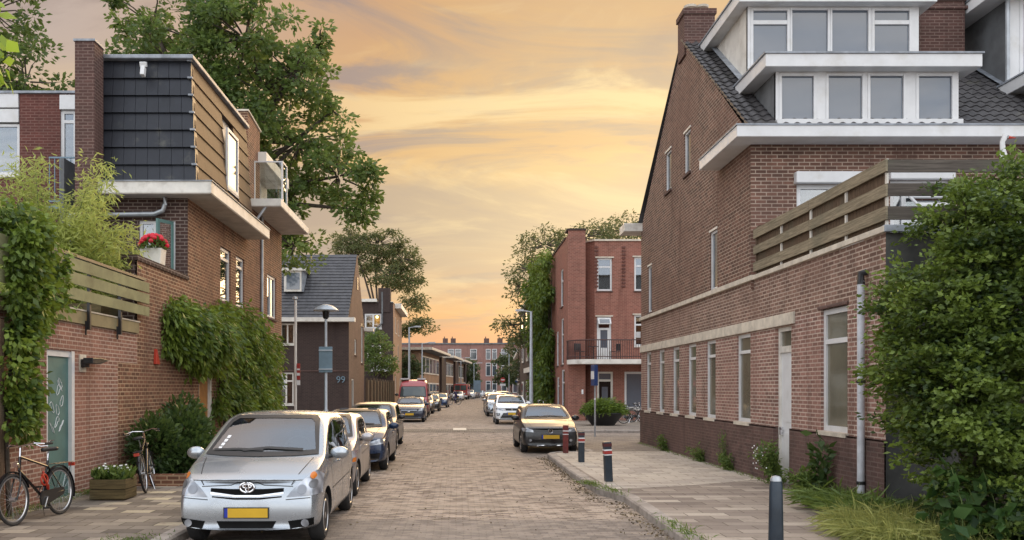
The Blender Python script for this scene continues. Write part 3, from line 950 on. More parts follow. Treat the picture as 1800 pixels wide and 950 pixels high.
    rt = tiled_slope((6.12, 18.2, 7.25), (1, 0, 0), (0, sl[0], sl[1]), 13, math.hypot(*sl), .235, .30, .045, .03)
    roof = rt.build('roof', M['pantile'], H, smooth=50)
    r = MB(); r.add([(6.14, 18.3, 7.22), (19, 18.3, 7.22), (19, 24.08, 11.38), (6.14, 24.08, 11.38)], [(0, 1, 2, 3)])
    r.add([(6.10, 24.08, 11.45), (19, 24.08, 11.45), (19, 30.1, 7.3), (6.10, 30.1, 7.3)], [(0, 1, 2, 3)])
    r.build('roof_underlay', M['slate'], H)
    rg = MB()
    for i in range(30): rg.tube([(6.2+i*.43, 24.08, 11.46), (6.2+i*.43+.45, 24.08, 11.48)], [.11, .125], 8)
    rg.build('ridge', M['pantile'], H, smooth=True)
    # verge course
    vg = MB()
    for i in range(24):
        t0, t1 = i/24, (i+1)/24
        y0, z0 = 18.25+sl[0]*t0, 7.26+sl[1]*t0
        vg.cbox((6.17, y0+sl[0]/48, z0+sl[1]/48+.03), (.16, .30, .05), Matrix.Rotation(math.atan2(sl[1], sl[0])-.12, 3, 'X'))
    vg.build('verge', M['pantile'], H)
    # chimneys
    c = MB(); c.box(6.10, 6.92, 23.7, 24.4, 10.9, 12.1); c.box(6.06, 6.96, 23.66, 24.44, 12.0, 12.14)
    ch = c.build('chimney', M['brick_chimney'], H)
    c = MB()
    for x in (6.34, 6.66):
        c.lathe([(.10, 12.14), (.10, 12.24), (.17, 12.27), (.18, 12.33), (.05, 12.38)], (x, 24.0, 0), 'z', 14)
    c.build('chimney_pot', M['stone'], ch, smooth=True)
    c = MB(); c.box(6.9, 7.0, 23.6, 24.5, 10.95, 11.4); c.build('flashing', M['lead'], ch)
    c = MB(); c.box(11.05, 12.2, 21.2, 22.1, 9.3, 11.38); c.box(11.0, 12.25, 21.15, 22.15, 11.25, 11.4); c.box(11.0, 12.25, 21.15, 22.15, 11.05, 11.12)
    ch = c.build('chimney', M['brick_chimney'], H)
    c = MB()
    for x in (11.35, 11.8): c.lathe([(.10, 11.4), (.10, 11.5), (.17, 11.53), (.18, 11.6), (.05, 11.64)], (x, 21.6, 0), 'z', 14)
    c.build('chimney_pot', M['stone'], ch, smooth=True)
    # dormers
    def dormer(x0, x1, yf, zb, zt, yb, cols, cheek, ft, ov=.25, rail=None):
        d = MB()
        d.prism([(yf, zb), (yf, zt), (yb, zt)], 'x', x0, x0+.05)
        D = d.build('dormer', cheek, H)
        d = MB(); d.prism([(yf, zb), (yf, zt), (yb, zt)], 'x', x1-.05, x1); d.build('cheek', cheek, D)
        f = MB(); f.box(x0-ov, x1+ov, yf-ov, yb+.3, zt, zt+ft); f.build('fascia', M['white'], D, bevel=.012)
        f = MB(); f.box(x0-ov-.03, x1+ov+.03, yf-ov-.03, yb+.3, zt+ft, zt+ft+.035); f.build('roof_felt', M['lead'], D)
        P = Plane('y', yf, -1)
        # solid front: posts between the panes
        us = [x0]+[q for ab in cols for q in ab[:2]]+[x1]
        for i in range(0, len(us), 2):
            fr = MB(); P.box(fr, us[i], us[i+1], -.08, .005, zb, zt); fr.build('front_post', M['white'], D)
        for ab in cols:
            a, c = ab[:2]; z1 = zt-.03; z0 = zb+.05
            fw = ab[2]
            w = MB()
            P.box(w, a, c, -.08, -.002, zb, z0); P.box(w, a, c, -.08, -.002, z1, zt)
            P.box(w, a, a+fw, -.07, .02, z0, z1); P.box(w, c-fw, c, -.07, .02, z0, z1)
            P.box(w, a+fw, c-fw, -.07, .018, z0, z0+fw); P.box(w, a+fw, c-fw, -.07, .018, z1-fw, z1)
            if len(ab) > 3: P.box(w, a+fw, c-fw, -.07, .016, ab[3]-fw*.8, ab[3]+fw*.8)
            ww = w.build('window', M['white'], D, bevel=.006)
            p = MB(); P.box(p, a+fw*.7, c-fw*.7, -.04, -.03, z0+fw*.7, z1-fw*.7); p.build('pane', M['dormer_glass'], D)
        sb = MB(); P.box(sb, x0-.02, x1+.02, -.05, .15, zb-.02, zb+.085); sb.build('sill', M['white'], D)
        for x in (x0-.16, x1+.01):
            fl = MB()
            n0 = (yb-yf)
            fl.add([(x, yf-.1, zb-.02+.0), (x+.16, yf-.1, zb-.02), (x+.16, yb, zb-.02+n0*.717+.07), (x, yb, zb-.02+n0*.717+.07)], [(0, 1, 2, 3)])
            fl.build('flashing', M['lead'], D)
        return D
    dormer(6.72, 10.58, 18.62, 7.50, 8.62, 20.1, [(6.79, 7.58, .06), (7.78, 8.60, .055), (8.66, 9.47, .055), (9.68, 10.50, .06)], M['grey_panel'], .27, .32)
    dormer(6.68, 10.62, 20.3, 8.95, 10.72, 23.0, [(6.75, 7.65, .06, 10.36), (7.66, 8.57, .045), (8.58, 9.50, .045), (9.54, 10.46, .06, 10.36)], M['white_old'], .26, .28)
    dormer(12.75, 16.9, 20.4, 8.9, 10.95, 23.4, [(13.0, 14.0, .09), (14.1, 15.1, .07), (15.2, 16.7, .07)], M['grey_panel'], .26, .5)
    dormer(13.0, 17.0, 18.62, 7.55, 8.62, 20.1, [(13.2, 14.0, .07), (14.1, 14.9, .07), (15.0, 16.8, .07)], M['grey_panel'], .27, .5)
    p = MB(); p.tube([(12.7, 20.35, 8.6), (12.7, 20.35, 10.9)], .05, 8); p.build('drainpipe', M['zinc'], H, smooth=True)
    # drainpipe near the corner
    p = MB(); p.tube([(6.05, 13.22, .1), (6.05, 13.22, 3.55)], .055, 12)
    dp = p.build('drainpipe', M['pipe'], H, smooth=True)
    p = MB(); p.tube([(6.05, 13.22, 3.5), (6.05, 13.22, 3.66), (6.12, 13.18, 3.68)], [.06, .06, .05], 10); p.build('outlet', M['black_metal'], dp)
    p = MB()
    for z in (2.02, .50): p.lathe([(.062, z), (.068, z+.01), (.068, z+.04), (.062, z+.05)], (6.05, 13.22, 0), 'z', 12)
    p.build('clamp', M['black_metal'], dp)
    # small street name plate at the far corner
    p = MB(); p.box(5.98, 6.12, 29.46, 29.5, 3.62, 3.82); p.build('name_plate', M['white_sign'], H)
right_house()

def terrace_fence():
    T = empty('terrace_fence', (6.2, 12.7, 4.28), 'weathered grey board fence round the terrace on the low brick wing', 'fence')
    for (z0, z1) in ((4.36, 4.55), (4.70, 4.88), (5.04, 5.22)):
        b = MB()
        for (a, c) in ((12.62, 15.4), (15.41, 18.28)):
            b.box(6.13, 6.16, a, c, z0+random.uniform(-.01, .01), z1+random.uniform(-.01, .01))
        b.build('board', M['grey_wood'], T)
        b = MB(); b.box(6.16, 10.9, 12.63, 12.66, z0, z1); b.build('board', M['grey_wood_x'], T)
    p = MB()
    y = 12.72
    while y < 18.2:
        h = 5.12+random.uniform(-.02, .07)+.12*max(0, (y-15.5)/2.8)
        p.box(6.19, 6.205, y, y+.115, 4.3, h); y += .12
    p.build('pale_screen', M['grey_wood_v'], T)
    for y in (12.68, 14.0, 15.4, 16.8, 18.2):
        q = MB(); q.box(6.16, 6.19, y-.025, y+.025, 4.27, 5.24); q.build('post', M['white_old'] if y < 18 else M['grey_wood_v'], T)
    for x in (8.6, 10.8):
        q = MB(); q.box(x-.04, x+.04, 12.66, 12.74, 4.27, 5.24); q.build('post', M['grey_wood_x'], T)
terrace_fence()

# ------------------------------------------------------------------ left corner house
def left_house():
    H = empty('terraced_house', (-6.45, 21.1, .12), 'brick house with black tiled mansard, white eaves and a low garage wing at the left', 'house')
    S = Plane('x', -6.45, 1)
    hw = [(24.0, 25.1, 4.33, 5.82), (25.7, 26.7, 4.33, 5.82), (29.9, 31.4, 4.36, 5.84)]
    dr = (22.0, 23.1, .12, 2.5)
    w = MB()
    wall(w, S, 21.1, 32.35, 0, 7.6, hw+[dr], .12)
    wall(w, S, 17.76, 21.1, 0, 4.52)
    wall(w, S, 16.75, 17.76, 0, 2.44)
    wall(w, Plane('y', 32.35, 1), -14, -6.45, 0, 7.6)
    w.build('wall', M['brick_left'], H)
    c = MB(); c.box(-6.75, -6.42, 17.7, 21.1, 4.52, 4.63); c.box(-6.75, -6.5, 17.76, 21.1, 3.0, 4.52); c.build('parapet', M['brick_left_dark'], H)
    gd = (13.85, 14.86, .12, 2.56)
    w = MB()
    wall(w, S, 9.0, 16.75, 0, 2.44, [gd]); wall(w, S, 9.0, 17.76, 2.44, 3.05, [(13.85, 14.86, 2.44, 2.56)])
    w.box(-14, -6.46, 8.98, 9.0, 0, 3.05)
    w.build('wing_wall', M['brick_left_new'], H)
    w = MB()
    y = 12.7
    while y < 15.1: w.box(-6.47, -6.437, y, y+.064, 2.58, 2.80); y += .074
    w.build('soldier_course', M['brick_left_new'], H)
    b = MB(); b.box(-6.6, -6.40, 9.0, 17.74, 3.04, 3.26); b.build('fascia_band', M['olive_band'], H, bevel=.006)
    b = MB(); b.box(-6.6, -6.385, 9.0, 17.76, 3.26, 3.285); b.build('fascia_edge', M['stone'], H)
    b = MB(); b.box(-14.5, -6.55, 9.0, 23.0, 3.1, 3.2); b.build('terrace_floor', M['lead'], H)
    # garage door
    d = MB(); S.box(d, 13.85, 13.95, -.1, -.03, .12, 2.56); S.box(d, 14.75, 14.86, -.1, -.0, .12, 2.56); S.box(d, 13.95, 14.75, -.1, -.028, 2.46, 2.56)
    D = d.build('door', M['white'], H)
    d = MB(); S.box(d, 13.95, 14.75, -.09, -.06, .13, 2.46); d.build('door_leaf', M['teal_door'], D)
    d = MB(); S.box(d, 13.98, 14.02, -.06, -.01, 1.08, 1.11); S.box(d, 14.0, 14.12, -.02, -.005, 1.1, 1.12); d.build('handle', M['chrome'], D)
    # chalky scrawl on the door
    sc = MB(); rr = random.Random(5)
    for k in range(9):
        cy, cz = 14.2+rr.uniform(-.06, .32), 1.75+rr.uniform(-.35, .35)-k*.03
        pts = [(-6.506, cy+.07*math.cos(a*.7+k)*(1+.3*math.sin(a*1.3)), cz+.09*math.sin(a*.8)) for a in range(9)]
        sc.tube(pts, .005, 4)
    sc.build('scrawl', M['white_sign'], D)
    d = MB(); S.box(d, 13.8, 14.9, 0, .10, .12, .17); d.build('doorstep', M['concrete'], D)
    # wall lamp
    l = MB(); l.box(-6.45, -6.43, 15.02, 15.28, 2.22, 2.52); L0 = l.build('lamp_plate', M['stone'], H)
    l = MB(); l.box(-6.43, -6.36, 15.05, 15.25, 2.30, 2.44); l.prism([(15.0, 2.36), (15.35, 2.36), (15.75, 2.44), (15.35, 2.47), (15.0, 2.46)], 'x', -6.37, -6.2); l.build('lamp_head', M['black_metal'], L0, bevel=.01)
    l = MB(); l.lathe([(.09, 0), (.08, .03), (.0, .12)], (-6.44, 18.8, 2.55), 'x', 4)
    l = MB(); l.prism([(18.7, 2.45), (18.95, 2.45), (18.75, 2.78)], 'x', -6.45, -6.38); l.build('alarm_box', M['terracotta'], H, bevel=.01)
    # orange door under the vine
    d = MB(); S.box(d, 22.0, 22.1, -.1, -.02, .12, 2.5); S.box(d, 22.95, 23.1, -.1, .01, .12, 2.5); S.box(d, 22.1, 22.95, -.1, -.02, 2.4, 2.5); D = d.build('door', M['white_old'], H)
    d = MB(); S.box(d, 22.1, 22.95, -.09, -.05, .13, 2.4); d.build('door_leaf', M['orange_wood'], D)
    for i, (a, c, z0, z1) in enumerate(hw):
        window(H, S, a, c, z0, z1, .085, .05, mullions=((a+c)/2,) if i == 2 else (), transoms=(z1-.3,) if i < 2 else (), frame=M['white'], pane=M['glass'], sill=M['brick_plinth'], sill_d=.05)
    b = MB(); b.box(-9.6, -9.5, 21.3, 32.2, .2, 7.5); b.box(-9.5, -6.6, 28.0, 28.1, .2, 7.4); b.build('inner_wall', M['grey_panel'], H)
    # front wall with the open casement
    F = Plane('y', 21.1, -1)
    fh = (-7.62, -6.75, 4.6, 5.95)
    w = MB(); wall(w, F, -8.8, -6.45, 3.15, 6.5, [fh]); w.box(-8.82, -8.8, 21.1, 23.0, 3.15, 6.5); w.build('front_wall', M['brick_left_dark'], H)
    fw = window(H, F, *fh, .07, .05, mullions=(-7.25,), frame=M['white'], pane=M['glass'], sill=M['stone'])
    cs = MB()
    for (a, b2, z0, z1) in ((0, .07, 4.62, 5.92), (.43, .5, 4.62, 5.92), (.07, .43, 4.62, 4.72), (.07, .43, 5.84, 5.92)):
        ang = R(62)
        vs = []
        for (u, z) in ((a, z0), (b2, z0), (b2, z1), (a, z1)):
            for t in (0, .045):
                vs.append((-6.78-u*math.cos(ang)-t*.8, 21.08-u*math.sin(ang)-t*.4, z))
        cs.add(vs, [(0, 2, 4, 6), (1, 7, 5, 3), (0, 1, 3, 2), (2, 3, 5, 4), (4, 5, 7, 6), (6, 7, 1, 0)])
    cs.build('open_casement', M['teal_door'], fw)
    cp = MB(); ang = R(62)
    cp.add([(-6.80-u*math.cos(ang), 21.06-u*math.sin(ang), z) for (u, z) in ((.05, 4.7), (.45, 4.7), (.45, 5.86), (.05, 5.86))], [(0, 1, 2, 3)])
    cp.build('casement_pane', M['clear_glass'], fw)
    p = MB(); p.tube([(-9.2, 20.95, 6.05), (-7.2, 20.95, 6.08), (-7.0, 20.95, 6.16), (-6.95, 20.95, 6.3), (-6.95, 20.95, 6.5)], .055, 10)
    p.tube([(-9.2, 20.95, 6.05), (-9.2, 20.95, 3.2)], .055, 10)
    p.build('drainpipe', M['zinc'], H, smooth=True)
    # eaves
    e = MB(); e.box(-8.5, -5.75, 20.6, 27.0, 6.5, 6.78); e.build('eave', M['white_old'], H, bevel=.012)
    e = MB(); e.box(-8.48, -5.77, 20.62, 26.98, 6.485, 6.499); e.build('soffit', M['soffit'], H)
    e = MB(); e.box(-8.52, -5.72, 20.57, 27.02, 6.78, 6.80); e.build('eave_edge', M['lead'], H)
    e = MB(); e.box(-6.45, -5.45, 27.25, 32.3, 7.57, 7.8); e.build('eave', M['white_old'], H, bevel=.012)
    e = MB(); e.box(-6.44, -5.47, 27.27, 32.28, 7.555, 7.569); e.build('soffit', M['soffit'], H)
    e = MB(); e.tube([(-6.42, 27.3, 6.85), (-6.3, 27.25, 7.0), (-5.95, 27.35, 7.56)], .045, 8); e.tube([(-6.4, 28.9, .2), (-6.4, 28.9, 7.55)], .05, 10)
    e.build('drainpipe', M['zinc'], H, smooth=True)
    # mansard: front of black tiles
    core = MB(); core.prism([(-8.5, 6.8), (-6.36, 6.8), (-6.5, 9.78), (-8.5, 9.78)], 'y', 21.25, 26.7); core.build('mansard_core', M['lead'], H)
    fr = MB(); n = 7; hh = 2.95/n; cols = 8
    for r in range(n):
        z0 = 6.84+r*hh; z1 = z0+hh+.02
        xr0 = -6.2-.2*(r/n); xr1 = -6.2-.2*((r+1)/n)
        yb = 20.93+.2*r/n
        for k in range(cols):
            f0, f1 = k/cols, (k+1)/cols
            xa, xb = -8.52+(xr0+8.52)*f0+.004, -8.52+(xr0+8.52)*f1-.004
            xa1, xb1 = -8.52+(xr1+8.52)*f0+.004, -8.52+(xr1+8.52)*f1-.004
            j = random.uniform(-.006, .006)
            vs = [(xa, yb+j, z0), (xb, yb+j, z0), (xb1, yb+.09, z1), (xa1, yb+.09, z1), (xa, yb+.3, z0), (xb, yb+.3, z0), (xb1, yb+.3, z1), (xa1, yb+.3, z1)]
            fr.add(vs, [(0, 1, 2, 3), (4, 7, 6, 5), (0, 4, 5, 1), (1, 5, 6, 2), (2, 6, 7, 3), (3, 7, 4, 0)])
    fr.build('tile_front', M['mansard'], H)
    sd = MB()
    for r in range(n):
        z0 = 6.84+r*hh; z1 = z0+hh+.02
        xb = -6.18-.2*r/n
        L0 = 14
        for k in range(L0):
            ya = 21.0+.2*r/n; y0, y1 = ya+k*(26.72-ya)/L0, ya+(k+1)*(26.72-ya)/L0
            if k == L0-1: y1 = 26.72
            if y1 > 23.85 and y0 < 25.05 and z1 > 7.4 and z0 < 8.98:
                if y0 < 23.85: y1 = min(y1, 23.85)
                elif y1 > 25.05: y0 = max(y0, 25.05)
                else: continue
            if k == 0: y0 += .07
            vs = [(xb, y0+.002, z0), (xb, y1-.002, z0), (xb-.065, y1-.0005, z1), (xb-.065, y0+.0005, z1), (xb-.3, y0+.002, z0), (xb-.3, y1-.002, z0), (xb-.3, y1-.002, z1), (xb-.3, y0+.002, z1)]
            sd.add(vs, [(0, 1, 2, 3), (4, 7, 6, 5), (0, 4, 5, 1), (1, 5, 6, 2), (2, 6, 7, 3), (3, 7, 4, 0)])
    sd.build('tile_side', M['mansard_glow'], H)
    cl = MB()
    for r in range(n):
        z0 = 6.86+r*hh
        cl.box(-6.31-.2*r/n, -6.19-.2*r/n, 20.92+.2*r/n, 21.0+.2*r/n, z0+hh*.90, z0+hh*1.0)
    cl.build('corner_clip', M['lead'], H)
    cp = MB(); cp.box(-8.56, -6.3, 21.0, 26.74, 9.8, 9.9); cp.build('roof_cap', M['lead'], H, bevel=.02)
    # window let into the mansard side
    P = Plane('x', -6.29, 1)
    window(H, P, 23.86, 25.04, 7.38, 9.0, .08, -.08, frame=M['white'], pane=M['dormer_glass'], sill=M['lead'])
    # floodlight on the tiles
    l = MB(); l.cbox((-7.45, 20.92, 9.62), (.16, .1, .12), Matrix.Rotation(.3, 3, 'X')); l.cbox((-7.45, 20.9, 9.45), (.10, .14, .24), Matrix.Rotation(-.25, 3, 'X')); l.build('floodlight', M['white'], H, bevel=.015)
    # chimney
    c = MB(); c.box(-8.85, -8.40, 20.4, 20.92, 3.2, 9.97); c.build('chimney', M['brick_chimney'], H)
    c = MB(); c.box(-8.88, -8.37, 20.37, 20.95, 9.97, 10.02); c.build('chimney_cap', M['lead'], H)
    # upper brick pier and balcony
    c = MB(); c.prism([(27.0, 6.8), (28.65, 6.8), (28.65, 10.25), (27.0, 10.42)], 'x', -7.2, -6.42); c.build('pier', M['brick_left'], H)
    c = MB(); c.prism([(26.95, 10.42), (28.7, 10.26), (28.7, 10.31), (26.95, 10.47)], 'x', -7.22, -6.38); c.build('pier_cap', M['stone'], H)
    c = MB(); c.box(-9, -6.95, 28.65, 32.2, 7.6, 9.3); c.build('balcony_wall', M['white_old'], H)
    c = MB(); c.box(-9, -6.15, 28.4, 32.2, 9.2, 9.55); c.build('balcony_roof', M['white_old'], H, bevel=.012)
    g = MB()
    for (x, y) in ((-6.42, 27.9), (-5.54, 27.9), (-5.54, 28.6)): g.box(x-.025, x+.025, y-.025, y+.025, 7.8, 9.12)
    g.box(-6.42, -5.54, 27.88, 27.92, 9.08, 9.12); g.box(-6.42, -5.54, 27.88, 27.92, 7.82, 7.87)
    g.box(-5.56, -5.52, 27.9, 28.6, 9.08, 9.12); g.box(-5.56, -5.52, 27.9, 28.6, 7.82, 7.87)
    G = g.build('balcony_screen', M['white'], H)
    g = MB(); g.box(-6.4, -5.57, 27.895, 27.905, 7.87, 9.08); g.box(-5.545, -5.535, 27.93, 28.57, 7.87, 9.08); g.build('screen_glass', M['clear_glass'], G)
    g = MB(); P2 = Plane('x', -6.95, 1)
    for (a, c2) in ((28.8, 29.9), (30.0, 31.0)):
        P2.box(g, a, a+.09, 0, .05, 7.7, 9.15); P2.box(g, c2-.09, c2, 0, .05, 7.7, 9.15); P2.box(g, a, c2, 0, .045, 9.0, 9.15)
    g.build('balcony_door', M['white'], H)
    # red brick rear part
    B = Plane('y', 23.0, -1)
    h1 = (-12.9, -11.42, 7.5, 8.85); h2 = (-10.36, -9.0, 6.6, 9.2)
    w = MB(); wall(w, B, -16, -8.45, 3.1, 9.62, [h1, h2, (-16, -11.42, 8.85, 9.62)]); w.build('rear_wall', M['brick_deep_red'], H)
    w = MB(); w.box(-16, -11.44, 22.96, 23.1, 9.25, 9.62); w.box(-10.36, -8.85, 22.95, 23.1, 9.2, 9.58); w.box(-16, -11.44, 22.98, 23.1, 8.87, 9.22); w.build('panel', M['white'], H, bevel=.01)
    w = MB(); w.box(-16, -8.4, 22.93, 27, 9.62, 9.68); w.build('roof_edge', M['lead'], H)
    window(H, B, *h1, .08, .04, mullions=(-12.2,), frame=M['white'], pane=M['glass'], sill=M['white_old'], curtain=(-12.85, -11.45, 7.55, 8.8, M['curtain']))
    window(H, B, *h2, .09, .04, mullions=(-9.98,), transoms=(8.9,), frame=M['white'], pane=M['glass'], sill=M['white_old'])
    r = MB(); r.box(-10.45, -8.9, 22.55, 22.59, 7.82, 7.86); r.box(-10.45, -8.9, 22.55, 22.59, 6.7, 6.74)
    for i in range(12): r.box(-10.45+i*.135, -10.43+i*.135, 22.56, 22.58, 6.7, 7.82)
    r.box(-10.5, -8.85, 22.5, 23, 6.5, 6.6)
    r.build('railing', M['sign_back'], H)
    b = MB(); b.box(-16, -8.5, 24.5, 24.6, 3.2, 9.6); b.build('inner_wall', M['grey_panel'], H)
left_house()

def balcony_fence():
    T = empty('balcony_fence', (-6.3, 15.3, 3.28), 'green brown board fence above the teal garage door', 'fence')
    for (z0, z1) in ((3.41, 3.59), (3.66, 3.85), (3.89, 4.08)):
        b = MB(); b.box(-6.32, -6.285, 9.5, 13.9, z0, z1); b.box(-6.32, -6.285, 13.91, 18.0, z0-.004, z1); b.build('board', M['olive_board'], T)
    b = MB(); b.box(-6.46, -6.33, 9.5, 17.95, 4.12, 4.17); b.build('top_rail', M['black_metal'], T)
    for y in (12.0, 13.8, 15.2, 16.6):
        b = MB(); b.box(-6.375, -6.322, y-.03, y+.03, 2.95, 4.1); b.box(-6.40, -6.375, y-.05, y-.02, 2.86, 3.1); b.build('bracket', M['black_metal'], T)
balcony_fence()

# ------------------------------------------------------------------ left gabled house beyond the side street
def gable_house():
    H = empty('gabled_house', (-6.4, 52, .12), 'dark brick gabled house with steep slate roof and white eaves beyond the side street', 'house')
    S = Plane('x', -6.4, 1); F = Plane('y', 52, -1)
    hf = [(-10.45, -9.6, 4.5, 5.75), (-10.55, -9.65, .95, 2.85)]
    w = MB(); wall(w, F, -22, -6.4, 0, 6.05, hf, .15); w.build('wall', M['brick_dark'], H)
    w = MB(); w.box(-22, -6.38, 51.96, 52.0, 2.92, 2.98); w.build('band', M['brick_plinth'], H)
    hs = [(54.9, 56.0, 4.0, 5.0), (58.6, 59.8, 3.6, 6.3), (53.3, 54.6, .2, 2.5)]
    gab = [(52, 0), (60.6, 0), (60.6, 6.05), (56.4, 10.4), (56.2, 10.4), (52, 6.05)]
    w = MB(); wall(w, S, 52, 60.6, 0, 10.4, hs, .15, gab); wall(w, Plane('y', 60.6, 1), -22, -6.4, 0, 6); w.build('gable_wall', M['brick_gable'], H)
    for (a, c, z0, z1) in hf:
        window(H, F, a, c, z0, z1, .09, .05, mullions=((a+c)/2,), transoms=(z1-.5,) if z0 < 2 else (), frame=M['white_old'], pane=M['glass'], sill=M['white_old'], curtain=(a+.5, c-.05, z0+.05, z1-.05, M['curtain']))
    for (a, c, z0, z1) in hs[:2]:
        window(H, S, a, c, z0, z1, .09, .05, frame=M['white_old'], pane=M['glass'], sill=M['brick_plinth'])
    d = MB(); a, c, z0, z1 = hs[2]; S.box(d, a, a+.1, -.12, -.03, z0, z1); S.box(d, c-.1, c, -.12, -.03, z0, z1); S.box(d, a, c, -.12, -.032, z1-.1, z1)
    D = d.build('door', M['white_old'], H); d = MB(); S.box(d, a+.1, c-.1, -.1, -.07, z0, z1-.1); d.build('door_leaf', M['grey_panel'], D)
    sl = (4.5, 4.35)
    tiled_slope((-22, 51.7, 6.08), (1, 0, 0), (0, *sl), 15.6, math.hypot(*sl), .3, .30, .012, .04, nu=2, curve=False).build('roof', M['slate'], H)
    r = MB(); r.prism([(51.75, 6.06), (56.3, 10.45), (60.9, 6.06)], 'x', -22, -6.42); r.build('roof_underlay', M['slate'], H)
    g = MB(); g.box(-22, -6.0, 51.4, 52.01, 5.82, 6.06); g.build('eave', M['white_old'], H)
    g = MB(); g.box(-6.42, -5.75, 60.3, 60.95, 5.82, 6.06); g.build('eave', M['white_old'], H)
    # small dormer
    d = MB(); d.box(-10.45, -9.3, 53.2, 55.5, 7.75, 9.0); D = d.build('dormer', M['lead'], H)
    d = MB(); d.box(-10.6, -9.1, 53.0, 55.9, 9.0, 9.15); d.build('fascia', M['white_old'], D)
    d = MB(); d.box(-10.45, -9.4, 53.13, 53.2, 7.75, 9.0); d.build('front', M['white_old'], D)
    d = MB(); d.box(-10.3, -9.5, 53.11, 53.13, 7.88, 8.88); d.build('pane', M['dormer_glass'], D)
    # iron wall anchors read as 99
    t = bpy.data.curves.new('wall_number', 'FONT'); t.body = '99'; t.size = .55; t.extrude = .03
    to = bpy.data.objects.new('tmp_text', t); COL.objects.link(to)
    bpy.context.view_layer.update()
    tm = bpy.data.meshes.new_from_object(to.evaluated_get(bpy.context.evaluated_depsgraph_get()))
    bpy.data.objects.remove(to); bpy.data.curves.remove(t)
    tm.materials.clear(); tm.materials.append(M['sign_back'])
    o = bpy.data.objects.new('wall_number', tm); COL.objects.link(o); o.parent = H
    o.location = (-7.15+6.4, -.04, 2.05-.12+.2); o.rotation_euler = (R(90), 0, 0)
    # gable slit
    d = MB(); d.box(-6.41, -6.36, 56.15, 56.5, 8.2, 9.0); d.build('slit', M['black_metal'], H)
gable_house()

def flat_house():
    H = empty('flat_roofed_house', (-6.4, 88, .12), 'dark brick flat roofed house with a lit window and tall chimney pier', 'house')
    S = Plane('x', -6.4, 1); F = Plane('y', 88, -1)
    hf = [(-9.25, -7.55, 7.85, 9.35), (-9.0, -7.6, 5.0, 6.2)]
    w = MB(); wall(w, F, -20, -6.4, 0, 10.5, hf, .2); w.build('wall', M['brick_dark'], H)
    hs = [(91, 92.2, 7.6, 9.3), (95, 96.2, 4.6, 6.6), (95, 96.2, 7.6, 9.3), (98, 99.5, .4, 3.0), (91, 92.2, 1.2, 3.2)]
    w = MB(); wall(w, S, 88, 101.5, 0, 10.5, hs, .2); wall(w, Plane('y', 101.5, 1), -20, -6.4, 0, 10.5); w.build('side_wall', M['brick_tan'], H)
    e = MB(); e.box(-20, -8.0, 87.6, 102, 10.5, 10.8); e.build('roof_edge', M['white_old'], H)
    e = MB(); e.box(-7.0, -5.75, 90.5, 102, 10.1, 10.6); e.box(-8, -6.4, 88, 101.5, 10.4, 10.55); e.build('eave', M['white_old'], H)
    c = MB(); c.box(-7.9, -6.7, 87.9, 89.2, 9.5, 11.9); c.build('chimney', M['brick_dark'], H)
    p = MB(); p.tube([(-7.5, 87.9, 11.5), (-7.5, 87.9, 8.4), (-8.3, 87.85, 7.6), (-8.35, 87.85, 7.3)], .09, 8); p.build('drainpipe', M['grey_panel'], H)
    w0 = window(H, F, *hf[0], .16, .05, mullions=(-8.4,), frame=M['white'], pane=M['clear_glass'], sill=M['white_old'])
    window(H, F, *hf[1], .14, .05, frame=M['white_old'], pane=M['glass'], sill=M['white_old'])
    for (a, c2, z0, z1) in hs: window(H, S, a, c2, z0, z1, .12, .05, frame=M['white_old'], pane=M['glass'], sill=M['white_old'])
    r = MB(); r.box(-9.4, -7.4, 88.7, 88.8, 7.6, 9.6); r.build('lit_room', M['room_warm'], H)
    bt = NT('lamp_glow'); bt.set(Base_Color=(1, .8, .4), Emission_Color=(1, .72, .3), Emission_Strength=5.0)
    b = MB(); b.ball((-8.05, 88.45, 9.05), .13); b.build('ceiling_lamp', bt.mat, H, smooth=True)
    ld = bpy.data.lights.new('room_lamp', 'POINT'); ld.energy = 6; ld.color = (1, .7, .3); ld.shadow_soft_size = .2
    lo = bpy.data.objects.new('room_lamp', ld); COL.objects.link(lo); lo.location = (-8.05, 88.3, 8.7)
    g = MB(); g.box(-8.6, -6.6, 86.6, 88, 3.55, 3.75); 
    for i in range(13): g.box(-8.6+i*.165, -8.53+i*.165, 86.6, 86.66, 3.75, 4.75)
    g.box(-8.6, -6.6, 86.58, 86.68, 4.75, 4.85)
    g.build('balcony_railing', M['white'], H)
flat_house()
def garden_fence():
    T = empty('garden_fence', (-6.35, 72, .12), 'tall wooden garden fence between the gabled and the flat roofed house', 'fence')
    b = MB()
    y = 61.0
    while y < 87.5:
        b.box(-6.36, -6.32, y, y+.17, .12, 2.5+random.uniform(-.05, .05)); y += .18
    b.build('board_panel', M['grey_wood_v'], T)
    for i in range(11):
        q = MB(); q.box(-6.32, -6.2, 61+i*2.6, 61.14+i*2.6, .12, 2.65); q.build('post', M['grey_wood_v'], T)
garden_fence()

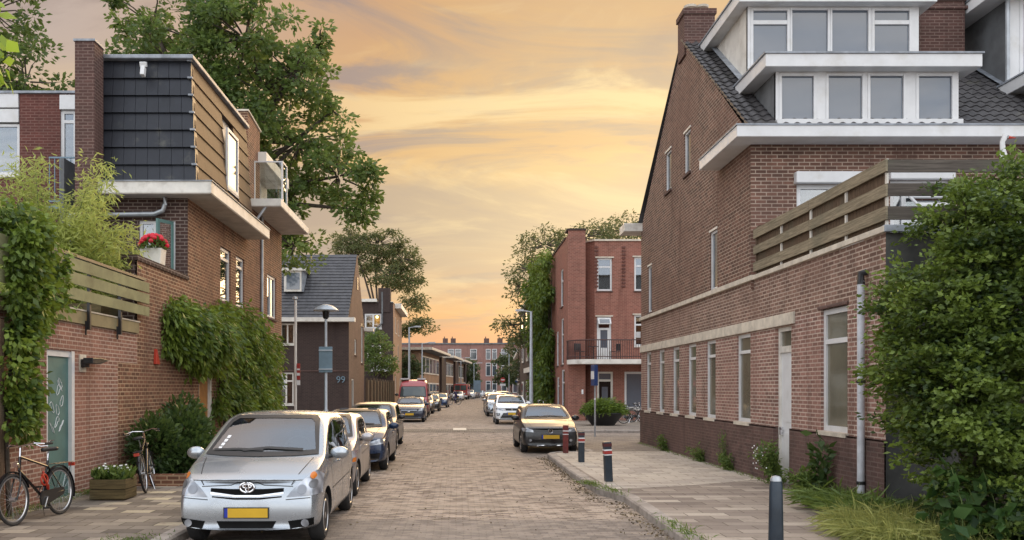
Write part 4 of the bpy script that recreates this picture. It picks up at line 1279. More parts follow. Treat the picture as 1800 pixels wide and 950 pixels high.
# ------------------------------------------------------------------ far left row and the block that closes the street
def far_row():
    ang = math.atan2(5.16, 56)
    def place(s, d, z): # s along the row from (-3.97,112), d outwards to the street
        return (-3.97+s*math.sin(ang)+d*math.cos(ang), 112+s*math.cos(ang)-d*math.sin(ang), z)
    defs = [(-6, 15, 'tan brick terraced house with wide flat eaves nearest in the far left row'),
            (21.5, 36, 'tan brick terraced house between two dark piers in the far left row'),
            (41.5, 56, 'tan brick terraced house at the far end of the left row')]
    for i, (s0, s1, lab) in enumerate(defs):
        base = place(s0, 0, .12)
        H = empty('terraced_house', base, lab, 'house', 'tan brick terraced houses far down the left side')
        def bx(mb, a, c, d0, d1, z0, z1):
            vs = [place(u, d, z) for z in (z0, z1) for (u, d) in ((a, d0), (c, d0), (c, d1), (a, d1))]
            mb.add(vs, [(0, 3, 2, 1), (4, 5, 6, 7), (0, 1, 5, 4), (1, 2, 6, 5), (2, 3, 7, 6), (3, 0, 4, 7)])
        w = MB(); bx(w, s0, s1, -8, 0, 0, 6.5); w.build('wall', M['brick_tan'], H)
        w = MB(); bx(w, s1, s1+6, -7, .35, 0, 6.4); w.build('pier', M['brick_dark'], H)
        w = MB(); bx(w, s0-.8, s1+.5, -8, 1.6, 6.5, 6.8); w.build('roof', M['stone'], H)
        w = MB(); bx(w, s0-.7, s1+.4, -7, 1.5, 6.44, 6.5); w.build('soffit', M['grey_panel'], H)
        n = 5
        for k in range(n):
            a = s0+1.2+(s1-s0-2.4)*k/n; c = a+(s1-s0-2.4)/n-.35
            for (z0, z1) in ((3.7, 5.9), (.7, 2.6)):
                f = MB(); bx(f, a, c, .02, .1, z0, z1); fo = f.build('window', M['white_old'], H)
                f = MB(); bx(f, a+.3, c-.3, .1, .13, z0+.18, z1-.18); f.build('pane', M['far_glass'], fo)
far_row()

def end_block():
    H = empty('apartment_block', (0, 186, 0), 'red brown brick apartment block closing the far end of the street', 'apartment block')
    W = MB()
    W.box(-24, 5.4, 186, 200, 0, 11.1)
    W.prism([(5.4, 186), (32, 181), (32, 196), (5.4, 200)], 'z', 0, 11.1)
    W.build('wall', M['brick_far'], H)
    e = MB(); e.box(-24.2, 5.5, 185.8, 200, 11.1, 11.4); e.prism([(5.4, 185.8), (32, 180.8), (32, 196), (5.4, 200)], 'z', 11.1, 11.4); e.build('roof_edge', M['grey_panel'], H)
    def bx(mb, x0, x1, d0, d1, z0, z1):
        def P(x, d):
            if x > 5.4:
                t = (x-5.4)/26.6; return (x, 186-5*t-d)
            return (x, 186-d)
        vs = [(*P(x, d), z) for z in (z0, z1) for (x, d) in ((x0, d1), (x1, d1), (x1, d0), (x0, d0))]
        mb.add(vs, [(0, 3, 2, 1), (4, 5, 6, 7), (0, 1, 5, 4), (1, 2, 6, 5), (2, 3, 7, 6), (3, 0, 4, 7)])
    xs = [(-11.5, -9.9), (-8.5, -6.9), (-2.0, -.7), (-.5, .8), (2.7, 4.1), (6.0, 7.0), (7.3, 8.3), (9.2, 10.4), (11.6, 12.8), (14, 15.2), (17, 18.2)]
    for (a, c) in xs:
        for (z0, z1) in ((7.9, 10.1), (4.4, 7.2), (.9, 3.4)):
            f = MB(); bx(f, a, c, .02, .12, z0, z1); fo = f.build('window', M['white'], H)
            f = MB(); bx(f, a+.1, c-.1, .12, .15, z0+.12, z1-.66); bx(f, a+.1, c-.1, .12, .15, z1-.55, z1-.1); f.build('pane', M['far_glass'], fo)
    for x in (-14, -2.6, -.9, 6.3, 9.2, 11.4, 18):
        c = MB(); c.box(x-.55, x+.55, 190, 191.2, 11.2, 12.6); c.box(x-.3, x-.1, 190.4, 190.6, 12.6, 13.0); c.build('chimney', M['brick_chimney'], H)
end_block()

# ------------------------------------------------------------------ red corner building on the right
def red_house():
    H = empty('apartment_house', (6.15, 49, .12), 'red brick three storey corner house with curved balcony and white windows', 'house')
    S = Plane('x', 6.15, -1); F = Plane('y', 49.0, -1); F2 = Plane('y', 49.6, -1)
    # pier block, then a short slanted face, then the main front
    hs = [(51.2, 52.4, 6.7, 8.9), (53.6, 54.6, 3.3, 5.4), (51.0, 52.2, 3.3, 6.0), (50.6, 52.0, .7, 3.0), (53.2, 54.4, .7, 2.6)]
    w = MB()
    wall(w, S, 49, 58, 0, 10.45, hs, .15)
    wall(w, F, 6.15, 7.12, 3.3, 10.75); wall(w, F, 6.15, 7.12, 0, 3.3)
    w.add([(7.12, 49, 0), (7.12, 50.2, 0), (7.12, 50.2, 10.6), (7.12, 49, 10.75)], [(0, 1, 2, 3)])
    hm = [(7.85, 8.7, 7.4, 9.25), (9.95, 11.0, 7.4, 9.3), (7.85, 8.65, 3.55, 5.95), (9.95, 11.0, 4.3, 6.05), (7.85, 8.75, .12, 2.85), (9.4, 11.8, .75, 2.85)]
    w.add([(7.12, 50.2, 0), (7.2, 50.2, 0), (7.2, 50.2, 10.2), (7.12, 50.2, 10.1)], [(0, 1, 2, 3)])
    w.add([(7.2, 50.2, 0), (7.72, 49.6, 0), (7.72, 49.6, 10.2), (7.2, 50.2, 10.2)], [(0, 1, 2, 3)])
    wall(w, F2, 7.72, 20, 0, 10.2, hm, .15)
    wall(w, Plane('y', 58, 1), 6.15, 20, 0, 10.3)
    w.build('wall', M['brick_red'], H)
    p = MB(); p.box(6.1, 7.17, 48.95, 50.1, 10.7, 10.8); p.box(6.1, 7.1, 50.1, 58, 10.4, 10.5); p.build('coping', M['brick_dark'], H)
    p = MB(); p.prism([(7.15, 50.2), (7.68, 49.52), (20, 49.52), (20, 51), (7.15, 51)], 'z', 10.2, 10.3); p.build('coping', M['stone'], H)
    p = MB(); p.box(7.15, 19.9, 50.9, 57.9, 9.9, 10.15); p.build('flat_roof', M['lead'], H)
    p = MB(); p.tube([(7.16, 49.9, .2), (7.16, 49.9, 9.4)], .07, 8); p.build('drainpipe', M['grey_panel'], H)
    # brick ribs
    r = MB()
    for z in range(12):
        for x in (7.84-.02, 9.35): r.box(x-.1, x+.1, 49.54, 49.6, 7.6+z*.2, 7.7+z*.2)
    r.build('brick_rib', M['brick_deep_red'], H)
    cur = M['curtain']
    window(H, F2, *hm[0], .10, .05, transoms=(8.75,), frame=M['white'], pane=M['glass'], sill=M['brick_plinth'], curtain=(7.95, 8.6, 7.5, 8.7, cur))
    window(H, F2, *hm[1], .10, .05, transoms=(8.8,), frame=M['white'], pane=M['glass'], sill=M['brick_plinth'], curtain=(10.05, 10.9, 7.5, 8.7, cur))
    window(H, F2, *hm[3], .10, .05, transoms=(5.5,), frame=M['white'], pane=M['glass'], sill=M['white_old'])
    window(H, F2, *hm[5], .12, .05, frame=M['white'], pane=M['dormer_glass'], sill=M['white_old'])
    for (a, c, z0, z1) in hs:
        window(H, S, a, c, z0, z1, .09, .03, transoms=((z0+z1)/2+.4,), frame=M['white'], pane=M['glass'], sill=M['brick_plinth'])
    for (x0, x1, z) in ((7.8, 8.75, 9.25), (9.9, 11.05, 9.3), (7.8, 8.7, 5.95), (9.9, 11.05, 6.05)):
        l = MB(); l.box(x0-.05, x1+.05, 49.53, 49.6, z, z+.07); l.build('lintel', M['stone'], H)
    # balcony door with an open fanlight
    d = MB(); a, c, z0, z1 = hm[2]
    F2.box(d, a, a+.1, -.1, -.03, z0, z1); F2.box(d, c-.1, c, -.1, -.03, z0, z1); F2.box(d, a, c, -.1, -.028, 5.2, 5.32); F2.box(d, a, c, -.1, -.028, z1-.1, z1); F2.box(d, a+.1, c-.1, -.09, -.04, z0, 4.2)
    F2.box(d, a+.1, a+.2, -.09, -.045, 4.2, 5.2); F2.box(d, c-.2, c-.1, -.09, -.045, 4.2, 5.2)
    D = d.build('door', M['white'], H)
    d = MB(); F2.box(d, a+.2, c-.2, -.09, -.06, 4.2, 5.2); d.build('pane', M['dormer_glass'], D)
    d = MB(); d.cbox(((a+c)/2, 49.42, 5.68), (.72, .06, .42), Matrix.Rotation(R(-38), 3, 'X')); d.build('fanlight', M['white'], D)
    d = MB(); d.cbox(((a+c)/2, 49.38, 5.68), (.56, .03, .28), Matrix.Rotation(R(-38), 3, 'X')); d.build('fanlight_pane', M['dormer_glass'], D)
    # street door
    d = MB(); a, c, z0, z1 = hm[4]
    F2.box(d, a, a+.12, -.1, -.03, z0, z1); F2.box(d, c-.12, c, -.1, -.03, z0, z1); F2.box(d, a, c, -.1, -.028, 2.3, 2.42); F2.box(d, a, c, -.1, -.028, z1-.1, z1)
    D = d.build('door', M['white_old'], H)
    d = MB(); F2.box(d, a+.12, c-.12, -.1, -.06, z0, 2.3); d.build('door_leaf', M['black_gloss'], D)
    d = MB(); F2.box(d, a+.12, c-.12, -.1, -.06, 2.42, z1-.1); F2.box(d, a+.28, c-.28, -.06, -.05, .7, 2.0); d.build('pane', M['dormer_glass'], D)
    # balcony
    M['rail_red'] = plain('railing_paint', (.05, .018, .015), .5)
    arc = [(20, 47.7), (7.55, 47.7)]+[(7.55-1.45*math.sin(t*math.pi/2/10), 49.15-1.45*math.cos(t*math.pi/2/10)) for t in range(1, 11)]
    slab_p = arc+[(6.15, 49.0), (7.12, 49.0), (7.12, 49.9), (20, 49.9)]
    b = MB(); b.prism(slab_p, 'z', 3.25, 3.5); b.build('balcony_slab', M['white_old'], H)
    b = MB()
    pts = [Vector((x, y+.07, 0)) for x, y in arc]
    b.tube([p+Vector((0, 0, 4.55)) for p in pts], .035, 6); b.tube([p+Vector((0, 0, 3.65)) for p in pts], .025, 6)
    tot = 0
    for i in range(len(pts)-1):
        L = (pts[i+1]-pts[i]).length
        s = (.12-tot % .12) if tot else 0
        while s < L:
            q = pts[i]+(pts[i+1]-pts[i])*(s/L)
            b.tube([q+Vector((0, 0, 3.5)), q+Vector((0, 0, 4.55))], .016, 4, caps=False); s += .12
        tot += L
    b.build('railing', M['rail_red'], H)
    n = MB(); n.box(6.9, 7.0, 48.98, 49.0, 1.6, 1.85); n.build('number_plate', M['white_sign'], H)
    # the plot behind, under the creeper
    H2 = empty('terraced_house', (6.3, 58, .12), 'dark brick house half hidden behind the tall creeper on the right', 'house')
    w = MB(); w.box(5.95, 16, 64.5, 84, 0, 9.0); w.build('wall', M['brick_dark'], H2)
    w = MB(); w.box(6.3, 16, 58.02, 64.5, 0, 9.8); w.build('side_wall', M['brick_red'], H2)
    w = MB(); w.box(5.7, 5.95, 66, 76, 3.2, 3.6); w.box(5.7, 16, 64.3, 84.2, 9.0, 9.2); w.build('white_band', M['white_old'], H2)
    for y in (67, 70, 74, 79):
        for z0 in (.8, 4.2, 6.8):
            f = MB(); f.box(5.88, 5.95, y, y+1.6, z0, z0+1.7); fo = f.build('window', M['white_old'], H2)
            f = MB(); f.box(5.86, 5.88, y+.15, y+1.45, z0+.15, z0+1.55); f.build('pane', M['far_glass'], fo)
red_house()
def far_right_row():
    ang = math.atan2(3, 65)
    H = empty('terraced_house', (7, 86, .12), 'row end house with pale bands far down the right side of the street', 'house')
    def place(s, d, z): return (7.2+s*math.sin(ang)-d*math.cos(ang), 86+s*math.cos(ang)+d*math.sin(ang), z)
    def bx(mb, a, c, d0, d1, z0, z1):
        vs = [place(u, d, z) for z in (z0, z1) for (u, d) in ((a, d0), (c, d0), (c, d1), (a, d1))]
        mb.add(vs, [(0, 3, 2, 1), (4, 5, 6, 7), (0, 1, 5, 4), (1, 2, 6, 5), (2, 3, 7, 6), (3, 0, 4, 7)])
    w = MB(); bx(w, 0, 62, -9, 0, 0, 6.6); w.build('wall', M['brick_gable'], H)
    w = MB(); bx(w, -.5, 62.5, -9, .7, 6.6, 6.9); bx(w, 0, 62, 0, .25, 3.0, 3.35); w.build('band', M['white_old'], H)
    for k in range(12):
        for (z0, z1) in ((4.0, 5.9), (.9, 2.6)):
            f = MB(); bx(f, 2+k*5, 5+k*5, .01, .1, z0, z1); fo = f.build('window', M['white_old'], H)
            f = MB(); bx(f, 2.3+k*5, 4.7+k*5, .1, .13, z0+.2, z1-.2); f.build('pane', M['far_glass'], fo)
far_right_row()

# ------------------------------------------------------------------ trees
tree('large dark green tree rising behind the black tiled mansard house', (-10.6, 39, 0),
     [(-12.4, 39, 15.8, 3.4, 3.2, 2.2), (-9.4, 39, 17.4, 2.9, 3, 2.3), (-13.6, 39.5, 18.2, 2.0, 2.4, 1.6), (-7.2, 38.5, 15.6, 2.1, 2.6, 2.0), (-10.4, 38, 13.0, 3.2, 3, 2.2), (-7.0, 39, 12.8, 2.4, 2.6, 2.0),
      (-5.2, 38.6, 11.2, 1.9, 2.4, 1.5), (-4.5, 38.3, 9.7, 1.0, 1.5, .9), (-7.6, 38.6, 9.8, 2.2, 2.4, 1.5), (-7.0, 38, 8.0, 1.5, 1.7, .9), (-8.6, 39, 15, 2.6, 2.6, 2.2), (-11, 39.5, 18.9, 2.2, 2.4, 1.5), (-6.0, 38.4, 17.0, .9, 1.2, .55), (-5.4, 38.4, 14.0, .8, 1.2, .7), (-9, 39.4, 11, 2.4, 2.4, 2)],
     9.0, .38, 330, 88, .25, M['leaf_tree'], clump_r=.52, group=None)
tree('loose crowned tree at the far left above the red brick rear wall', (-16.5, 31, 0),
     [(-16.4, 31, 15.2, 1.8, 2, 1.9), (-15.2, 31, 12.7, 1.5, 1.6, 1.3), (-16.6, 31, 12.2, 1.8, 1.8, 1.4), (-14.6, 31, 11.6, .9, 1.2, .7), (-18, 31, 14.0, 2, 2, 2.6)],
     9, .25, 120, 70, .21, M['leaf_tree'], clump_r=.5)
def feather(label, base, lobes, th, tr, nc, per, leaf):
    return tree(label, base, lobes, th, tr, nc, per, leaf, M['leaf_feather'], clump_r=.75, name='feathery_tree', aspect=.38, flat=.5, droop=-.35, limb=.42)
feather('airy spreading tree behind the flat roofed house on the left', (-9.5, 106, 0),
     [(-9.5, 106, 19.2, 3.4, 3, 2.0), (-12, 106, 17.6, 3, 3, 2.2), (-6.6, 106, 17.4, 2.4, 3, 2.0), (-6.0, 106, 14.8, 2.0, 3, 1.4), (-8.4, 105, 15.5, 2.6, 3, 1.5), (-5.2, 105, 12.0, 1.6, 2, 1.1), (-4.2, 105, 9.6, 1.8, 2, 1.0), (-13, 106, 20, 2, 2, 1.6), (-6, 105, 9.0, 1.6, 2, 1.2)], 11, .30, 260, 60, .36)
feather('airy spreading tree behind the red brick corner house on the right', (10.5, 76, 0),
     [(11.0, 76, 15.0, 2.8, 3, 1.5), (7.6, 76, 14.2, 2.4, 3, 1.6), (6.0, 75, 12.2, 1.7, 2.4, 1.3), (5.3, 75, 10.4, 1.3, 2, 1.1), (14.5, 76, 15.6, 2.4, 3, 1.2), (6.2, 74, 8.3, 1.5, 2, 1.1), (4.6, 74, 7.2, 1.2, 1.8, .9), (8.2, 75, 11.8, 2.2, 2.4, 1.3), (5.2, 73, 6.0, 1.2, 1.8, .9)], 9, .30, 210, 42, .29)
for (lab, b, lobes, nc, per, lf) in (
    ('round dark tree in front of the brick block at the street end', (9.8, 160, 0), [(9.4, 160, 6.2, 2.6, 2.5, 2.4), (10.6, 160, 4.2, 2.4, 2.4, 1.8), (8.8, 160, 3.6, 2.0, 2.4, 1.4)], 60, 50, .5),
    ('bushy dark tree on the near side of the tan brick row', (-6.2, 104, 0), [(-6.3, 104, 5.0, 2.0, 2.4, 1.7), (-5.2, 104, 3.6, 1.5, 2.2, 1.6), (-7, 104, 3.2, 1.3, 2, 1.5)], 60, 60, .32),
    ('small street tree beyond the tan brick row by the end block', (2.6, 172, 0), [(2.4, 172, 5.6, 1.5, 2, 1.9), (3.2, 172, 3.6, 1.3, 2, 1.4)], 40, 40, .45),
    ('green garden tree above the wooden fence on the left', (-7.6, 80, 0), [(-7.4, 80, 6.0, 1.3, 1.5, 1.1), (-8.2, 80, 4.6, 1.4, 1.5, 1.2), (-6.7, 80, 4.2, 1.2, 1.5, 1.1)], 55, 70, .24),
    ('slim bushy tree under the tall creeper on the right', (7.2, 101, 0), [(7.0, 101, 6.6, 1.1, 2, 1.4), (7.0, 101, 4.4, 1.3, 2, 1.4)], 30, 40, .3)):
    tree(lab, b, lobes, 2.4, .16, nc, per, lf, M['leaf_far'] if b[1] > 90 else M['leaf_tree'], clump_r=.6)

# tall creeper on the right
def creeper():
    root = empty('climbing_plant', (6.1, 56, .12), 'tall green creeper covering the wall left of the red brick corner house', 'climbing plant')
    P, D, T = [], [], []
    for k in range(230):
        t = random.random()
        z = .3+10.2*t**.85
        wid = 1.0 if z > 5.5 else .75
        y = random.uniform(55.2, 63)
        x = 5.95-random.random()**1.5*wid*(.75+.35*math.sin(z*1.7+y*.4))-.1
        if z > 9 and y > 60: z -= 1.5
        n = 75
        d = unit(n)
        P.append(np.array((x, y, z))+d*(RNG.random(n)**.5)[:, None]*np.array((.38, .6, .55)))
        dd = d*.6; dd[:, 2] -= .7; D.append(dd); T.append(random.random()*.7+RNG.normal(.1, .15, n))
    s = MB()
    for i in range(5):
        y = 56+i*1.5; s.tube([(6.1, y, .12), (6.0, y+.2, 3), (5.95, y-.2, 6), (6.0, y+.1, 9)], [.07, .05, .04, .02], 6)
    s.build('stem', M['bark'], root)
    leaves('foliage', np.concatenate(P), np.concatenate(D), .3, M['leaf_vine'], root, aspect=.4, tint=np.concatenate(T)*.8)
creeper()

# ------------------------------------------------------------------ street furniture
def mushroom_lamp():
    L = empty('street_lamp', (-4.4, 29.5, .12), 'slim grey lamp post with a flat mushroom shade in front of the dark gabled house', 'street lamp', 'street lamps')
    p = MB(); p.tube([(-4.4, 29.5, .12), (-4.4, 29.5, 1.2), (-4.4, 29.5, 1.25), (-4.4, 29.5, 4.3)], [.085, .08, .055, .045], 12); p.build('pole', M['lamp_steel'], L, smooth=True)
    p = MB(); p.lathe([(.06, 4.25), (.10, 4.3), (.12, 4.5), (.07, 4.56)], (-4.4, 29.5, 0), 'z', 16); p.build('lamp', M['black_metal'], L, smooth=True)
    p = MB(); p.lathe([(.10, 4.50), (.41, 4.52), (.42, 4.545), (.34, 4.62), (.22, 4.69), (.1, 4.73), (.01, 4.74)], (-4.4, 29.5, 0), 'z', 28); p.build('lamp_shade', M['lamp_steel'], L, smooth=True)
    S = empty('traffic_sign', (-4.4, 29.6, 2.5), 'grey back of a traffic sign board fixed to the mushroom lamp post', 'sign')
    p = MB(); p.prism([(-4.62, 2.46), (-4.17, 2.46), (-4.17, 3.32), (-4.62, 3.32)], 'y', 29.40, 29.43); p.build('board', M['sign_back'], S, bevel=.01)
    p = MB(); p.box(-4.62, -4.17, 29.36, 29.41, 2.55, 2.59); p.box(-4.62, -4.17, 29.36, 29.41, 3.18, 3.22); p.build('bracket', M['lamp_steel'], S)
mushroom_lamp()
def thin_pole():
    L = empty('street_pole', (-6.0, 32.7, .12), 'thin pale pole with a red and white band beside the left house corner', 'pole')
    p = MB(); p.tube([(-6.0, 32.7, .12), (-6.0, 32.7, 5.2)], [.05, .045], 10); p.build('pole', M['pole_white'], L, smooth=True)
    p = MB(); p.lathe([(.05, 5.2), (.1, 5.24), (.09, 5.32), (.02, 5.34)], (-6.02, 32.7, 0), 'z', 12); p.build('cap', M['zinc'], L)
    p = MB(); p.box(-5.95, -5.83, 32.66, 32.7, 2.25, 2.85); b = p.build('sign_plate', M['red_lacquer'], L)
    p = MB(); p.box(-5.945, -5.835, 32.65, 32.66, 2.4, 2.5); p.box(-5.945, -5.835, 32.65, 32.66, 2.6, 2.66); p.box(-5.95, -5.83, 32.66, 32.7, 2.05, 2.23); p.build('stripe', M['white_sign'], b)
thin_pole()
def tall_lamp(x, y, h, arm, label, r=.09):
    L = empty('street_lamp', (x, y, 0.1), label, 'street lamp', 'street lamps')
    p = MB(); p.tube([(x, y, .1), (x, y, h*.2), (x, y, h)], [r*1.2, r, r*.6], 10); p.build('pole', M['lamp_steel'], L, smooth=True)
    p = MB(); p.tube([(x, y, h-.03), (x+arm, y, h+.06)], .035, 6); p.cbox((x+arm*1.25, y, h+.06), (abs(arm)*.9, .26, .11)); p.build('lamp_head', M['zinc'], L)
tall_lamp(4.35, 52, 6.45, -.55, 'tall grey street lamp in front of the creeper on the right', .12)
tall_lamp(-3.55, 65, 6.4, .5, 'tall street lamp rising behind the red van on the left', .1)
tall_lamp(-3.6, 90, 6.5, .8, 'street lamp at the near end of the tan brick row')
tall_lamp(.6, 150, 7.0, .9, 'street lamp standing against the far tan house beside the fire engine')
tall_lamp(3.0, 160, 6.4, .9, 'street lamp above the turquoise board by the street end')
tall_lamp(6.8, 116, 6.5, -.7, 'street lamp before the round dark tree at the street end')
def sign_post():
    L = empty('parking_sign', (5.15, 33, .12), 'blue sign seen edge on atop a grey post by the dark car', 'sign')
    p = MB(); p.tube([(5.15, 33, .12), (5.15, 33, 2.75)], .032, 10); p.build('post', M['zinc'], L, smooth=True)
    p = MB(); p.cbox((5.12, 32.95, 2.42), (.14, .5, .78), Matrix.Rotation(.1, 3, 'Z')); p.build('sign_board', M['blue_sign'], L, bevel=.01)
    p = MB(); p.cbox((5.06, 32.95, 2.42), (.03, .46, .3), Matrix.Rotation(.1, 3, 'Z')); p.build('sign_face', M['white_sign'], L)
    p = MB(); p.lathe([(.034, 1.5), (.036, 1.5), (.036, 1.56), (.034, 1.56)], (5.15, 33, 0), 'z', 10); p.build('sticker', M['white_sign'], L)
sign_post()
def bollard(x, y, label, kind, h=.75):
    L = empty('bollard', (x, y, .12), label, 'bollard', 'bollards along the right kerb')
    b = MB()
    if kind == 'round':
        b.lathe([(.078, 0), (.082, .02), (.075, h*.5), (.068, h-.10), (.064, h-.09), (.06, h-.06)], (x, y, .12), 'z', 20)
        b.build('post', M['black_paint'], L, smooth=True)
        b = MB(); b.lathe([(.06, h-.065), (.058, h-.03), (.042, h-.008), (.005, h)], (x, y, .12), 'z', 20); b.build('cap', M['zinc'], L, smooth=True)
        return
    s = .072
    b.box(x-s, x+s, y-s, y+s, .12, .12+h); b.build('post', M['red_weathered'] if kind == 'red' else M['black_paint'], L, bevel=.012)
    for (a, c, m) in ((h-.17, h-.145, 'white_sign'), (h-.235, h-.175, 'red_lacquer'), (h-.26, h-.24, 'white_sign'), (h-.09, h-.03, 'red_dark')):
        if kind == 'red' and m != 'white_sign': continue
        b = MB(); b.box(x-s-.003, x+s+.003, y-s-.003, y+s+.003, .12+a, .12+c); b.build('band', M[m], L)
M['black_paint'] = plain('bollard_paint', lin('#1f2b36'), .45, var=.25, dirt=lin('#3c4044'))
M['red_weathered'] = plain('weathered_red', lin('#6a2a26'), .7, var=.35, scale=9, dirt=lin('#4a2c2a'))
M['red_dark'] = plain('dark_red_band', lin('#4c1a1c'), .6, var=.3)
bollard(3.03, 24.7, 'faded red bollard at the kerb corner before the dark parked car', 'red', .78)
bollard(3.05, 21.7, 'black square bollard with red and white band next to the red one', 'square', .75)
bollard(2.95, 17.2, 'leaning black square bollard with red and white band nearest the kerb bend', 'square', .78)
bollard(3.45, 9.55, 'round black bollard with a silver dome on the near pavement', 'round', .88)
for o in list(COL.objects):
    if o.get('label', '').startswith('leaning black'): o.rotation_euler = (0.02, -.05, .1)

def round_sign(x, y, z, d, mat, bar, label, name):
    L = empty(name, (x, y, .1), label, 'sign')
    p = MB(); p.tube([(x, y, .1), (x, y, z+d/2)], .05, 6); p.build('post', M['zinc'], L)
    p = MB()
    if name == 'no_entry_sign': p.lathe([(d/2, -.02), (d/2, .02)], (x, y-.08, z), 'y', 20)
    else: p.box(x-d/2, x+d/2, y-.1, y-.06, z-d/2, z+d/2)
    f = p.build('sign_face', mat, L)
    if bar:
        p = MB(); p.box(x-d*.36, x+d*.36, y-.12, y-.10, z-d*.09, z+d*.09); p.build('bar', M['white_sign'], L)
    return L
NE = round_sign(7.2, 140, 3.2, .8, M['red_lacquer'], True, 'round red no entry sign with white bar far down the street', 'no_entry_sign')
p = MB(); p.box(6.75, 7.65, 139.88, 139.92, 2.25, 2.6); p.build('sub_plate', M['white_sign'], NE)
round_sign(9.5, 140, 3.2, .75, M['blue_sign'], True, 'blue square traffic sign right of the no entry sign', 'traffic_sign')
tb = empty('notice_board', (3.3, 150, 0), 'pale turquoise board standing by the far end of the street', 'sign board')
p = MB(); p.box(2.75, 3.95, 149.95, 150.0, 1.2, 3.2); p.build('board', M['sign_back'], tb)
p = MB(); p.box(2.8, 2.88, 150.0, 150.06, 0, 3.2); p.box(3.82, 3.9, 150.0, 150.06, 0, 3.2); p.build('post', M['zinc'], tb)

# ------------------------------------------------------------------ cars
def interp(tab, x):
    if x <= tab[0][0]: return tab[0][1]
    for (a, p), (b, q) in zip(tab, tab[1:]):
        if x <= b:
            t = (x-a)/(b-a); return p+(q-p)*t
    return tab[-1][1]

def eval_mesh(me, mods):
    o = bpy.data.objects.new('tmp', me); COL.objects.link(o)
    for kind, kw in mods:
        m = o.modifiers.new(kind.lower(), kind)
        for a, v in kw.items(): setattr(m, a, v)
    bpy.context.view_layer.update()
    dg = bpy.context.evaluated_depsgraph_get()
    out = bpy.data.meshes.new_from_object(o.evaluated_get(dg))
    bpy.data.objects.remove(o)
    return out

